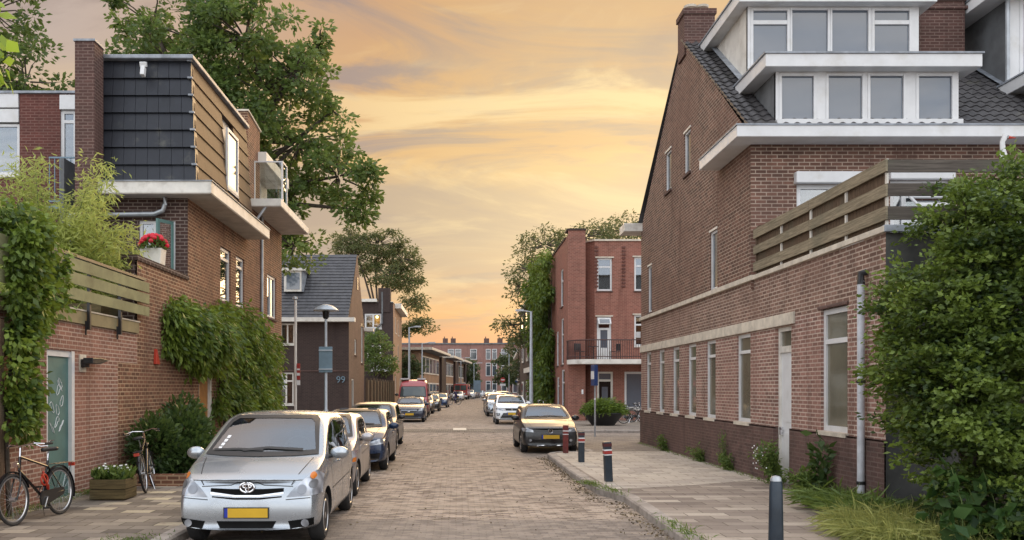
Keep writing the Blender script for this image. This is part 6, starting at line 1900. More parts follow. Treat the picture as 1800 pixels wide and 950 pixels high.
P_ = {'silver': paint('silver_paint', (.37, .40, .43), .75, .26), 'champagne': paint('champagne_paint', (.36, .34, .34), .6, .30), 'blue': paint('dark_blue_paint', (.010, .026, .065), .2, .28, .35),
      'dark': paint('charcoal_paint', (.03, .029, .03), .2, .32, .35), 'polo': paint('dark_grey_paint', (.016, .017, .020), .15, .3, .3), 'navy': paint('navy_paint', (.010, .014, .032), .2, .28), 'white': paint('white_car_paint', (.66, .68, .70), .0, .3),
      'red': paint('van_red_paint', (.34, .045, .05), .0, .38), 'grey': paint('grey_car_paint', (.12, .12, .13), .4, .3), 'bluem': paint('mid_blue_paint', (.02, .05, .13), .25, .28), 'bronze': paint('bronze_paint', (.16, .125, .10), .4, .3)}
GL, GR = 'cars parked along the left kerb', 'cars parked along the right kerb'
def put(o, x, yfront, sp, rz=0):
    o.location = (x, yfront+sp['L']/2, 0); o.rotation_euler = (0, 0, R(rz))
put(build_car('parked_car', 'silver people carrier with an oval badge, nearest parked car on the left', GL, MPV, P_['silver']), -2.55, 10.45, MPV, .3)
put(build_car('parked_car', 'pale champagne small hatchback directly behind the silver people carrier', GL, SMALL, P_['champagne']), -2.62, 15.2, SMALL, .8)
put(build_car('parked_car', 'dark blue hatchback behind the champagne small hatchback', GL, AUDI, P_['blue']), -2.52, 20.2, AUDI, 0)
put(build_car('parked_car', 'charcoal estate car parked behind the dark blue hatchback', GL, ESTATE, P_['dark']), -2.75, 27.0, ESTATE, 0)
volvo = build_car('parked_car', 'navy hatchback with a slash badge in front of the red van', GL, VOLV, P_['navy']); put(volvo, -2.72, 49.4, VOLV)
van = build_car('parked_van', 'red high roofed van parked behind the navy hatchback', GL, VAN, P_['red'], cat='van'); put(van, -2.9, 56.8, VAN)
rk = MB()
for (x, y) in ((-.6, -.6), (.5, -.4)): rk.cbox((x, y, 2.54), (.55, .9, .09))
rk.build('roof_hatch', M['white'], van, local=True)
put(build_car('parked_car', 'dark grey hatchback with round badge parked by the bollards', GR, HATCH, P_['polo']), 2.72, 25.85, HATCH, 1.0)
seat = build_car('parked_car', 'white crossover with black lower grille behind the dark grey hatchback', GR, SUV, P_['white']); put(seat, 2.88, 46.3, SUV)
def recolour(src, label, group, pm, x, yf, L, rz=0):
    c = copy_tree(src)
    c['label'] = label; c['group'] = group
    c.location = (x, yf+L/2, 0); c.rotation_euler = (0, 0, R(rz))
    for ch in c.children:
        if ch.name.split('.')[0] in ('body', 'wing_mirror', 'door_handle'):
            ch.material_slots[0].link = 'OBJECT'; ch.material_slots[0].material = pm
    return c
gen = build_car('parked_car', 'dark bronze car just beyond the red van', GL, dict(AUDI, sub=1), P_['bronze'], detail=1); put(gen, -2.65, 65.5, AUDI)
genw = build_car('parked_car', 'pale silver car just behind the white crossover', GR, dict(SUV, sub=1, emblem=None), P_['silver'], detail=1); put(genw, 2.85, 59.5, SUV)
for (s, lab, grp, pm, x, yf, rz) in (
    (gen, 'brown grey car second beyond the red van', GL, 'dark', -2.3, 72.5, -1),
    (gen, 'bright blue car third beyond the red van, before the cyclist', GL, 'bluem', -1.75, 86, -3),
    (gen, 'white car parked in front of the red fire engine', GL, 'white', .1, 133.5, -5),
    (genw, 'silver white car first behind the fire engine', GL, 'white', 2.2, 155, -6),
    (gen, 'grey car second behind the fire engine', GL, 'grey', 2.75, 161, -7),
    (genw, 'light silver car third behind the fire engine', GL, 'silver', 3.3, 167, -8),
    (gen, 'pale car at the end of the left row by the street end', GL, 'white', 4.4, 173, -10),
    (gen, 'grey car second behind the white crossover', GR, 'grey', 2.95, 66, 0),
    (genw, 'bronze car third behind the white crossover', GR, 'bronze', 3.1, 73, -1),
    (gen, 'dark car fourth behind the white crossover, standing furthest into the street', GR, 'dark', 3.45, 81.5, -2),
    (genw, 'white tall car fifth behind the white crossover', GR, 'white', 5.1, 97, -4),
    (gen, 'pale silver car sixth behind the white crossover', GR, 'silver', 6.3, 112, -5),
    (genw, 'light blue car turning at the very end of the street', 'cars at the street end', 'white', 6.4, 168, -20)):
    recolour(s, lab, grp, P_[pm], x, yf, 4.2, rz)
def fire_engine():
    root = empty('fire_engine', (0, 0, 0), 'old red fire engine with a ladder on its roof parked on the left', 'fire engine')
    b = MB(); b.prism([(-1.1, .5), (1.1, .5), (1.15, 1.5), (1.02, 2.55), (-1.02, 2.55), (-1.15, 1.5)], 'y', -3.2, -1.3); b.box(-1.12, 1.12, -1.28, 3.2, .6, 2.45); b.build('body', P_['red_fire'], root, local=True, bevel=.06)
    w = MB(); w.prism([(-1.0, 1.55), (-.04, 1.55), (-.04, 2.35), (-.92, 2.35)], 'y', -3.23, -3.19); w.prism([(1.0, 1.55), (.04, 1.55), (.04, 2.35), (.92, 2.35)], 'y', -3.23, -3.19); w.build('windscreen', M['car_glass'], root, local=True)
    w = MB(); w.box(-1.15, 1.15, -3.35, -3.2, .45, .75); w.build('bumper', M['white'], root, local=True)
    w = MB(); w.box(-.5, .5, -3.24, -3.2, .85, 1.35); w.build('grille', M['black_plastic'], root, local=True)
    for s in (-1, 1):
        h = MB(); h.lathe([(.13, 0), (.11, -.04), (.01, -.05)], (s*.82, -3.2, 1.05), 'y', 14); h.build('headlight', M['lens'], root, local=True)
        m = MB(); m.cbox((s*1.32, -3.1, 1.95), (.2, .06, .4)); m.build('wing_mirror', M['black_plastic'], root, local=True)
        l = MB(); l.tube([(s*.3, -3.4, 2.85), (s*.3, 3.2, 2.85)], .05, 6); l.build('ladder_rail', M['zinc'], root, local=True)
        for y in (-2.2, 2.0): make_wheel(s*.95, y, .45, .28, root, 6)
    l = MB()
    for i in range(16): l.tube([(-.3, -3.2+i*.4, 2.85), (.3, -3.2+i*.4, 2.85)], .03, 5)
    l.box(-.8, .8, -2.6, -2.3, 2.55, 2.72)
    l.build('ladder', M['zinc'], root, local=True)
    root.location = (.75, 146.5, 0); root.rotation_euler = (0, 0, R(-5))
P_['red_fire'] = paint('fire_red_paint', (.32, .025, .02), 0, .35)
fire_engine()

# ------------------------------------------------------------------ bicycles
def bicycle(label, pos, rz, lean, detail=True, group='bicycles', red=False, col='black_gloss'):
    """city bike, front towards -y, standing on z=0"""
    root = empty('bicycle', (0, 0, 0), label, 'bicycle', group)
    B = lambda mb, n, m, p=root, sm=True: mb.build(n, M[m], p, smooth=sm, local=True)
    r = .345
    yf, yr = -.54, .54
    for nm, y in (('front', yf), ('rear', yr)):
        t = MB(); t.torus((0, y, r), r-.02, .02, 'x', 40, 8)
        W = B(t, 'wheel', 'rubber')
        t = MB(); t.torus((0, y, r), r-.05, .012, 'x', 36, 6); t.lathe([(.03, -.04), (.03, .04)], (0, y, r), 'x', 10); B(t, 'rim', 'silver_metal', W)
        t = MB()
        for k in range(28 if detail else 10):
            a = 2*math.pi*k/(28 if detail else 10); a2 = a+(.35 if k % 2 else -.35)
            t.tube([(.03*(-1)**k, y+.03*math.cos(a2), r+.03*math.sin(a2)), (0, y+(r-.05)*math.cos(a), r+(r-.05)*math.sin(a))], .0016, 3, caps=False)
        B(t, 'spoke', 'silver_metal', W, False)
        m = MB(); m.torus((0, y, r), r+.022, .012, 'x', 20, 6, (R(-20) if y > 0 else R(20)), (R(170) if y > 0 else R(160)), sx=2.2)
        B(m, 'mudguard', col)
    f = MB()
    bb, seat, head, headb = (0, .12, .30), (0, .30, .80), (0, -.33, .90), (0, -.37, .72)
    f.tube([bb, seat], .017, 8); f.tube([(0, .27, .72), head], .017, 8); f.tube([bb, headb], .02, 8); f.tube([headb, head], .02, 8)
    for s in (-1, 1):
        f.tube([bb, (s*.05, .35, .33), (s*.055, yr, r)], .010, 6); f.tube([(0, .28, .75), (s*.055, yr, r)], .008, 6)
        f.tube([(s*.03, -.39, .70), (s*.055, -.44, .55), (s*.055, yf, r)], .012, 6)
    B(f, 'frame', col)
    h = MB(); h.tube([head, (0, -.31, 1.02)], .014, 8)
    h.tube([(-.30, -.06, 1.05), (-.27, -.16, 1.05), (-.18, -.28, 1.07), (0, -.33, 1.04), (.18, -.28, 1.07), (.27, -.16, 1.05), (.30, -.06, 1.05)], .011, 8)
    H = B(h, 'handlebar', 'chrome')
    for s in (-1, 1):
        g = MB(); g.tube([(s*.275, -.17, 1.05), (s*.302, -.05, 1.05)], .017, 8); B(g, 'grip', 'black_plastic', H)
        g = MB(); g.tube([(s*.2, -.26, 1.05), (s*.25, -.24, 1.02), (s*.30, -.15, 1.02)], .006, 5); B(g, 'brake_lever', 'chrome', H)
    p = MB(); p.tube([seat, (0, .33, .93)], .012, 8); B(p, 'seat_post', 'chrome')
    s_ = MB(); s_.prism([(-.03, .18), (.03, .18), (.035, .3), (.09, .40), (.08, .47), (-.08, .47), (-.09, .40), (-.035, .3)], 'z', .93, .985)
    s_.build('saddle', M['saddle'], root, smooth=True, local=True, bevel=.02)
    k = MB()
    for s in (-1, 1):
        k.tube([(s*.06, .38, .74), (s*.06, .85, .74)], .006, 5); k.tube([(s*.06, .80, .74), (s*.06, yr, r)], .005, 5)
    for i in range(5): k.tube([(-.06, .42+i*.1, .74), (.06, .42+i*.1, .74)], .005, 5)
    B(k, 'rack', 'black_metal')
    c = MB(); c.prism([(bb[1]-.11, .20), (bb[1]-.13, .30), (bb[1]-.08, .39), (yr, .40), (yr+.05, .345), (yr, .29), (bb[1], .19)], 'x', .035, .06); B(c, 'chain_case', 'black_plastic', root, False)
    c = MB(); c.tube([(.075, .12, .30), (.085, .02, .16)], .010, 6); c.tube([(-.075, .12, .30), (-.085, .22, .44)], .010, 6); c.tube([(-.09, .12, .3), (.09, .12, .3)], .012, 6); C = B(c, 'crank', 'chrome')
    for (x, y, z) in ((.13, .02, .16), (-.13, .22, .44)):
        q = MB(); q.cbox((x, y, z), (.09, .08, .022)); B(q, 'pedal', 'black_plastic', C, False)
    l = MB(); l.lathe([(.035, -.02), (.04, -.05), (.02, -.055)], (0, -.40, .80), 'y', 12); B(l, 'front_lamp', 'chrome')
    l = MB(); l.cbox((0, .90, .70), (.09, .03, .05)); B(l, 'rear_lamp', 'terracotta', root, False)
    l = MB(); l.tube([(-.06, .2, .27), (-.12, .32, .02)], .008, 5); B(l, 'kickstand', 'chrome')
    if red:
        t = MB(); t.torus((.02, .16, .54), .075, .014, 'x', 24, 6); t.tube([(.03, .1, .62), (.06, .18, .45), (.03, .22, .38), (-.02, .2, .66)], .016, 6); B(t, 'lock', 'terracotta')
    root.location = pos; root.rotation_euler = (0, lean, rz)
    return root
bicycle('black bicycle with a red lock in front of the teal garage door', (-5.80, 12.22, .12), R(-7), R(-4), red=True)
bicycle('black bicycle leaning on the brick wall behind the wooden planter', (-5.52, 15.85, .12), R(192), R(9))
bicycle('black bicycle next to the planter bowl in front of the big shop window', (9.0, 45.0, .12), R(100), R(3), group='bicycles by the red house')
bicycle('bicycle half hidden by the corner of the right brick house', (9.75, 46.6, .12), R(82), R(-3), group='bicycles by the red house')
bicycle('bicycle standing under the creeper by the tall street lamp', (5.0, 53.5, .12), R(20), R(5), detail=False, group='bicycles by the red house', col='zinc')

def cyclist():
    bk = bicycle('bicycle ridden across the street by the cyclist', (-.35, 102.0, 0), R(-62), 0, detail=False, group='bicycles in the street')
    # one skinned body in riding pose, local to the bike
    J = {'hip': (0, .30, .98, .13), 'belly': (0, .22, 1.16, .13), 'chest': (0, .10, 1.38, .14), 'neck': (0, .04, 1.52, .055), 'headb': (0, .02, 1.60, .085), 'head': (0, .01, 1.72, .10)}
    E = [('hip', 'belly'), ('belly', 'chest'), ('chest', 'neck'), ('neck', 'headb'), ('headb', 'head')]
    for s, n in ((1, 'r'), (-1, 'l')):
        J['sh'+n] = (s*.17, .09, 1.45, .06); J['el'+n] = (s*.26, -.02, 1.22, .045); J['wr'+n] = (s*.28, -.12, 1.08, .035); J['ha'+n] = (s*.28, -.16, 1.06, .03)
        J['th'+n] = (s*.09, .28, .95, .09)
        if s > 0: J['kn'+n] = (s*.10, -.02, .62, .06); J['an'+n] = (s*.12, .08, .24, .04); J['to'+n] = (s*.13, -.06, .19, .035)
        else: J['kn'+n] = (s*.10, -.10, .84, .06); J['an'+n] = (s*.12, .24, .52, .04); J['to'+n] = (s*.13, .10, .47, .035)
        E += [('chest', 'sh'+n), ('sh'+n, 'el'+n), ('el'+n, 'wr'+n), ('wr'+n, 'ha'+n), ('hip', 'th'+n), ('th'+n, 'kn'+n), ('kn'+n, 'an'+n), ('an'+n, 'to'+n)]
    names = list(J)
    me = bpy.data.meshes.new('person')
    me.from_pydata([J[n][:3] for n in names], [(names.index(a), names.index(b)) for a, b in E], [])
    o = bpy.data.objects.new('tmp_person', me); COL.objects.link(o)
    md = o.modifiers.new('skin', 'SKIN'); md.use_smooth_shade = True
    for i, n in enumerate(names):
        me.skin_vertices[0].data[i].radius = (J[n][3], J[n][3])
    me.skin_vertices[0].data[names.index('hip')].use_root = True
    o.modifiers.new('sub', 'SUBSURF').levels = 1
    bpy.context.view_layer.update()
    m2 = bpy.data.meshes.new_from_object(o.evaluated_get(bpy.context.evaluated_depsgraph_get()))
    bpy.data.objects.remove(o)
    m2.materials.clear(); m2.materials.append(M['cloth_purple']); m2.materials.append(M['skin'])
    for p in m2.polygons:
        p.material_index = 1 if p.center.z > 1.52 or (abs(p.center.x) > .24 and p.center.z < 1.14 and p.center.z > 1.0) else 0
    r = bpy.data.objects.new('person', m2); COL.objects.link(r)
    tag(r, 'cyclist in dark purple clothes riding across the street in the distance', 'person')
    r.location = bk.location; r.rotation_euler = bk.rotation_euler
    WORLD_ORG[r.name] = Vector((0, 0, 0))
    h = MB(); h.ball((0, .03, 1.75), (.112, .115, .10), 12, 8); h.build('hair', M['hair'], r, smooth=True, local=True)
cyclist()

# ------------------------------------------------------------------ planting and small things, left side
def flat_leaf_wall(name, label, cat, n, samp, mat, size, base, aspect=.5, group=None, stems=None):
    root = empty(name, base, label, cat, group)
    P, D, T = samp(n)
    if stems:
        s = MB()
        for pts, r in stems: s.tube(pts, [r*(1-.6*i/(len(pts)-1)) for i in range(len(pts))], 6)
        s.build('stem', M['bark'], root)
    leaves('foliage', P, D, size, mat, root, aspect=aspect, tint=T)
    return root
def clumps_on(cl, n, rad, droop, out=(0, 0, 0)):
    """cl: list of clump centres"""
    P, D, T = [], [], []
    per = max(1, n//len(cl))
    for c in cl:
        d = unit(per); w = RNG.random(per)**.5
        s = random.uniform(.7, 1.35)
        P.append(np.array(c)+d*w[:, None]*np.array(rad)*s)
        dd = d*.7+np.array(out); dd[:, 2] -= droop; D.append(dd)
        T.append(random.random()*.75+RNG.normal(.08, .14, per))
    return np.concatenate(P), np.concatenate(D), np.concatenate(T)

# wisteria over the orange door: upper canopy bulging out, curtain down the wall to its right
def wist(n):
    cl = []
    for _ in range(150):   # upper canopy
        t = random.random()
        y = 19.3+4.6*t
        top = 3.72+.3*t+random.uniform(-.12, .06); bot = 2.85-.45*math.sin(t*3.1)+.2*random.random()
        z = bot+(top-bot)*random.random()
        bul = .75*math.sin(math.pi*min(1, max(0, (z-bot)/(top-bot)*.85+.1)))*(math.sin(math.pi*(t*.8+.1)))
        cl.append((-6.4+bul*random.uniform(.5, 1), y, z))
    for _ in range(190):   # curtain
        t = random.random()
        y = 23.3+7.6*t
        top = 4.1-.55*t*t; z = .3+(top-.3)*random.random()
        if y < 24 and z < 1.2: continue
        cl.append((-6.4+random.random()*.45*math.sin(math.pi*(t*.9+.08))+.05, y, z))
    return clumps_on(cl, n, (.28, .34, .32), 1.0, (.35, 0, 0))
flat_leaf_wall('climbing_plant', 'large wisteria hanging over the orange door on the left brick wall', 'climbing plant', 26000, wist, M['leaf_vine'], .17, (-6.3, 24.2, .12), .36,
               stems=[([(-6.3, 24.0, .12), (-6.35, 24.1, 1.5), (-6.38, 23.6, 3.2), (-6.3, 21.5, 3.8), (-6.2, 19.8, 3.7)], .07), ([(-6.3, 24.2, .12), (-6.36, 25.5, 2.2), (-6.36, 28, 3.5)], .05)])
# creeper at the far left over the fence
def leftvine(n):
    cl = []
    for _ in range(90):
        t = random.random(); z = 1.0+3.3*t**.6
        y = 12.55+random.uniform(-.35, .28)+.35*max(0, t-.5)
        cl.append((-6.3+random.uniform(0, .22)+.12*t, y, z))
    for _ in range(26):
        y = 12.4+1.05*random.random()**1.3; cl.append((-6.3+random.uniform(-.35, .12), y, 4.2+random.uniform(-.15, .30)-.1*(y-12.4)))
    for (y, z0) in ((13.8, 4.0), (13.3, 3.7)):
        for k in range(6): cl.append((-6.24, y+random.uniform(-.08, .08), z0-k*.15))
    return clumps_on(cl, n, (.17, .21, .2), .7, (.3, 0, 0))
flat_leaf_wall('climbing_plant', 'leafy creeper hanging over the fence and wall at the far left edge', 'climbing plant', 9000, leftvine, M['leaf_vine'], .105, (-6.35, 12.5, .12), .6,
               stems=[([(-6.35, 12.5, .12), (-6.38, 12.45, 1.5), (-6.3, 12.6, 3.0), (-6.3, 12.9, 4.2)], .04)])
p = MB(); p.box(-6.42, -6.30, 12.16, 12.26, .12, 2.9); tag(p.build('post', M['grey_wood_v']), 'dark timber post against the wall at the far left edge', 'post')
# shrub by the wall in a brick edged bed
shrub('shrub', 'bushy dark green shrub against the wall between bicycle and silver car', 'shrub',
      [(-5.9, 17.3, .78, .5, .75, .60), (-5.7, 18.4, .85, .6, .85, .68), (-5.95, 19.1, 1.25, .4, .5, .5), (-5.35, 18.0, .55, .45, .9, .38)], 8000, .115, M['leaf_shrub'], (-5.85, 18.1, .12), clumps=60)
sprays = [(-5.85+random.uniform(-.2, .35), 19.3+random.uniform(-.5, .5), 2.0+random.uniform(-.1, .45)) for _ in range(14)]
b = MB()
for (x0, x1, y0, y1) in ((-6.3, -5.02, 16.4, 16.5), (-5.12, -5.02, 16.5, 19.6)): b.box(x0, x1, y0, y1, .12, .34)
tag(b.build('planting_bed_edge', M['brick_left']), 'low brick edge of the planting bed around the dark shrub', 'planter edge')
b = MB(); b.box(-6.4, -5.12, 16.5, 19.6, .12, .27); tag(b.build('planting_bed', M['soil']), kind='structure')
# wooden planter with white flowers
def wood_planter():
    T = empty('planter', (-5.67, 14.55, .12), 'weathered wooden planter box with small white flowers', 'planter')
    b = MB()
    for k in range(2): 
        z0 = .14+k*.165
        b.box(-5.96, -5.40, 14.28, 14.31, z0, z0+.155); b.box(-5.96, -5.40, 14.82, 14.85, z0, z0+.155); b.box(-5.97, -5.94, 14.31, 14.82, z0, z0+.155); b.box(-5.42, -5.39, 14.31, 14.82, z0, z0+.155)
    b.build('box', M['planter_wood'], T, bevel=.005)
    b = MB(); b.box(-5.98, -5.38, 14.26, 14.87, .455, .475) if False else b.box(-5.94, -5.42, 14.31, 14.82, .2, .43); b.build('soil', M['soil'], T)
    n = 900
    P = np.stack([RNG.uniform(-5.92, -5.44, n), RNG.uniform(14.33, 14.8, n), RNG.uniform(.42, .52, n)], 1)
    D = RNG.normal(0, .45, (n, 3)); D[:, 2] = 1
    leaves('plant', P, D, .15, M['leaf_weed'], T, aspect=.3)
    f = MB()
    for i in range(34):
        c = (random.uniform(-5.9, -5.46), random.uniform(14.33, 14.78), random.uniform(.54, .68))
        f.ball(c, (.022, .022, .016), 6, 4)
    f.build('blossom', M['petal_white'], T)
wood_planter()
# bamboo on the terrace, in a long tub
def bamboo():
    root = empty('bamboo', (-7.7, 17.3, 3.2), 'yellow green bamboo growing above the board fence on the left terrace', 'bamboo')
    s = MB(); P, D, T = [], [], []
    tips = [(-9.25, 5.35), (-8.9, 6.0), (-8.6, 5.6), (-8.3, 6.3), (-7.9, 5.8), (-7.6, 6.15), (-7.3, 6.5), (-7.0, 5.9), (-8.8, 5.2), (-7.2, 5.2), (-6.85, 5.0), (-6.75, 5.3), (-8.1, 5.3), (-9.0, 4.9), (-7.6, 5.1)]
    for (tx, tz) in tips*3:
        tx += random.uniform(-.35, .35); tz += random.uniform(-.7, .15)
        b0 = Vector((-7.9+(tx+7.9)*.55+random.uniform(-.2, .2), 17.3+random.uniform(-.8, .8), 3.2))
        tip = Vector((tx, b0.y+random.uniform(-.6, .4), tz))
        mid = (b0+tip)/2+Vector((-.25*(tx+7.9), 0, .25))
        s.tube([b0, mid, tip], [.014, .010, .003], 5)
        n = 360
        t = RNG.random(n)**.7
        pts = np.array([(1-q)**2*np.array(b0)+2*q*(1-q)*np.array(mid)+q*q*np.array(tip) for q in t])
        pts += RNG.normal(0, .15, (n, 3))*np.array([1, 1, .6])
        d = unit(n); d[:, 2] = d[:, 2]*.5-.45
        P.append(pts); D.append(d); T.append(RNG.normal(.3+.5*random.random(), .2, n))
    s.build('cane', M['stem'], root)
    leaves('foliage', np.concatenate(P), np.concatenate(D), .17, M['leaf_bamboo'], root, aspect=.17, tint=np.concatenate(T))
    b = MB(); b.box(-9.0, -6.75, 16.7, 17.9, 3.2, 3.55); b.build('tub', M['planter_wood'], root)
bamboo()
# geraniums on the parapet
def geranium(x, y, label):
    T = empty('flower_pot', (x, y, 4.63), label, 'flower pot', 'geraniums on the parapet')
    b = MB(); b.prism([(x-.2, 4.63), (x+.2, 4.63), (x+.23, 4.97), (x-.23, 4.97)], 'y', y-.17, y+.17); b.build('pot', M['white_old'], T, bevel=.01)
    n = 420; d = unit(n); d[:, 2] = abs(d[:, 2])
    leaves('foliage', np.array((x, y, 4.98))+d*np.array((.24, .22, .2)), d, .08, M['leaf_weed'], T, aspect=.8)
    f = MB()
    for i in range(46):
        d = Vector((random.gauss(0, 1), random.gauss(0, 1), abs(random.gauss(0, 1))+.2)).normalized()
        f.ball((x+d.x*.29, y+d.y*.24, 5.02+d.z*.25), .055, 6, 4)
    f.build('blossom', M['petal_red'], T)
geranium(-6.62, 19.2, 'square pale pot of red geraniums on the left brick parapet')
# near leaves hanging in at the top left, on their branch
def near_branch():
    T = empty('overhanging_branch', (-3.2, 5.2, 0.12), 'bright green leaves of a near branch at the top left edge', 'tree branch')
    s = MB(); s.tube([(-4.6, 5.6, .12), (-4.4, 5.5, 2.5), (-3.6, 5.4, 4.4), (-3.0, 5.2, 4.25), (-2.72, 5.15, 4.1)], [.06, .05, .025, .012, .004], 7)
    s.tube([(-3.3, 5.3, 4.35), (-3.0, 5.1, 4.0), (-2.78, 5.1, 3.72)], [.012, .008, .003], 6)
    s.build('trunk', M['bark'], T, smooth=True)
    P, D = [], []
    for (x, y, z) in ((-2.74, 5.15, 4.0), (-2.68, 5.1, 3.95), (-2.62, 5.1, 3.86), (-2.75, 5.1, 3.75), (-2.66, 5.12, 3.68), (-2.8, 5.1, 3.85), (-2.58, 5.1, 3.78), (-2.72, 5.2, 4.12), (-2.85, 5.2, 4.05), (-2.72, 5.05, 3.8), (-2.66, 5.05, 3.92)):
        for k in range(3): P.append((x+random.uniform(-.06, .06), y, z+random.uniform(-.05, .05))); D.append((random.uniform(-.3, .7), random.uniform(-.4, .4), random.uniform(-1, .1)))
    for k in range(140):
        P.append((-3.4+random.uniform(-.7, .5), 5.3+random.uniform(-.4, .4), 4.4+random.uniform(-.2, .5))); D.append((random.uniform(-1, 1), random.uniform(-1, 1), random.uniform(-1, .2)))
    leaves('foliage', P, D, .125, M['leaf_near'], T, aspect=.6)
near_branch()

# ------------------------------------------------------------------ planting, right side
def hedge():
    root = empty('hedge', (6.6, 11.0, .1), 'big overgrown hedge at the right edge in front of the wing', 'hedge')
    def hb(px, py, Y, rx, rz, ry=.8):   # centre and size of a lobe, measured on the photograph at distance Y
        k = Y/1550
        return ((px-804)*k, Y, 1.95+(682-py)*k, rx*k, ry, rz*k)
    blobs = [hb(1705, 440, 11.4, 68, 72), hb(1660, 520, 11.2, 66, 62), hb(1642, 610, 11.2, 60, 78), hb(1775, 392, 11.5, 56, 62), hb(1740, 560, 11.0, 95, 120), hb(1690, 710, 10.7, 66, 85),
             hb(1805, 480, 10.8, 80, 170, .9), hb(1800, 700, 10.2, 85, 150, .9), hb(1802, 335, 11.6, 34, 26), hb(1690, 375, 11.7, 28, 22), hb(1597, 560, 11.8, 20, 34), hb(1870, 520, 10.9, 110, 240, 1), hb(1730, 330, 11.8, 24, 20), hb(1665, 640, 10.8, 60, 80), hb(1715, 800, 10.4, 70, 85), hb(1790, 850, 10.0, 80, 90), hb(1645, 700, 11.1, 48, 62), hb(1612, 610, 11.6, 24, 60)]
    P, D, T = [], [], []
    s = MB()
    vol = np.array([b[3]*b[4]*b[5] for b in blobs])**.67
    for b, v in zip(blobs, vol):
        nc = int(560*v/vol.sum())
        dirs = unit(nc)
        s.tube([(6.9, 11.2, .1), (6.9+(b[0]-6.9)*.5, 11.2, b[2]*.55), (b[0], b[1], b[2])], [.06, .04, .02], 6)
        for q in range(nc):
            r = .5+.52*random.random()
            c = np.array(b[:3])+dirs[q]*np.array(b[3:6])*r
            if c[2] < .35: continue
            n = 130
            ax = dirs[q]*.7+RNG.normal(0, .35, 3); ax[1] -= .15; ax[2] = ax[2]*.4+.02; ax /= np.linalg.norm(ax)
            t = RNG.random(n)
            pts = c+ax*(t*.42)[:, None]+RNG.normal(0, .10, (n, 3))*np.array([1, 1, .42])
            dd = RNG.normal(0, .6, (n, 3))+ax*.9; dd[:, 2] = dd[:, 2]*.4-.1
            P.append(pts); D.append(dd); T.append(.08+.62*random.random()**1.4+RNG.normal(.05, .12, n)+.2*(t-.5))
    for k in range(34):   # loose sprays round the edge
        b = blobs[random.choice([0, 1, 2, 3, 8, 9, 10, 12])]
        a = random.uniform(.5, 3.4)
        c = np.array((b[0]+b[3]*math.cos(a), b[1]-random.uniform(-.2, .3), b[2]+b[5]*math.sin(a)))
        n = 45; t = RNG.random(n); ax = np.array([math.cos(a)+random.gauss(0, .4), random.uniform(-.5, .3), math.sin(a)*.7+random.gauss(0, .3)]); ax /= np.linalg.norm(ax)
        P.append(c+ax*(t*.4)[:, None]+RNG.normal(0, .045, (n, 3))); D.append(RNG.normal(0, .6, (n, 3))+ax); T.append(RNG.normal(.7, .15, n))
        s.tube([b[:3], tuple(c), tuple(c+ax*.38)], [.012, .006, .002], 4)
    s.build('branch', M['bark'], root)
    leaves('foliage', np.concatenate(P), np.concatenate(D), .075, M['leaf_hedge'], root, aspect=.55, tint=np.concatenate(T))
hedge()
# broad leaved plant at the foot of the hedge
def broad():
    T = empty('broad_leaved_plant', (5.9, 9.8, .12), 'plant with big broad leaves at the foot of the hedge', 'plant')
    P, D, tt = [], [], []
    s = MB()
    for k in range(34):
        b0 = Vector((5.95+random.uniform(-.5, .9), 9.85+random.uniform(-.35, .5), .1))
        tip = b0+Vector((random.uniform(-.35, .2), random.uniform(-.4, .1), random.uniform(.35, 1.0)))
        s.tube([b0, (b0+tip)/2+Vector((.05, 0, .1)), tip], [.010, .007, .004], 4)
        for j in range(13):
            q = b0+(tip-b0)*random.uniform(.35, 1)
            P.append(tuple(q)); D.append((random.uniform(-1, .6), random.uniform(-1, .1), random.uniform(-.5, .25))); tt.append(random.random())
    s.build('stem', M['stem'], T)
    leaves('foliage', P, D, .19, M['leaf_broad'], T, aspect=.62, tint=np.array(tt), fold=.35)
broad()
def grass_bed(name, n, region, hgt, mat, kind='stuff', lean=(-.3, -.25), aspect=.06, drop=.5):
    """arching blades: two leaf pieces each"""
    P, D, T = [], [], []
    for i in range(n):
        x, y = region()
        h = hgt*random.uniform(.5, 1.15)
        d = np.array([random.gauss(lean[0], .35), random.gauss(lean[1], .35), 1.0]); d /= np.linalg.norm(d)
        p = np.array([x, y, .11]); t = random.random()
        P.append(p); D.append(d*1.0); T.append(t)
        q = p+d*h*.62
        d2 = np.array([d[0]*1.8, d[1]*1.8, .25-drop*random.random()]); d2 /= np.linalg.norm(d2)
        P.append(q); D.append(d2); T.append(t*.8+.2)
    o = leaves(name, P, D, hgt*.72, mat, None, aspect=aspect, tint=np.array(T), jit=.05)
    o['kind'] = kind
    return o
def reg_dry():
    y = random.uniform(9.7, 11.6); t = (11.6-y)/1.9
    return 5.45-.15*t+random.uniform(-.5, .5)-.15*math.sin(t*3), y
grass_bed('dry_grass', 3000, reg_dry, .42, M['leaf_dry'], aspect=.055, drop=1.0)
grass_bed('grass', 1500, lambda: (5.75+random.uniform(-.42, .35), random.uniform(11.6, 13.8)), .42, M['leaf_weed'], aspect=.07)
grass_bed('undergrowth', 1400, lambda: (6.0+random.uniform(-.3, 1.2), random.uniform(9.8, 12.5)), .38, M['leaf_shrub'], aspect=.2)
grass_bed('weeds', 420, lambda: (6.02-abs(random.gauss(0, .06)), random.uniform(14, 29)), .12, M['leaf_weed'], aspect=.1)
def reg_kerb():
    y = random.choice([random.gauss(15.6, .35), random.gauss(11.2, .5), random.gauss(16.6, .15)])
    return (2.84 if y < 15 else 2.84-(y-15)*.22)+random.gauss(0.03, .07), y
grass_bed('kerb_weeds', 320, reg_kerb, .13, M['leaf_weed'], aspect=.12)
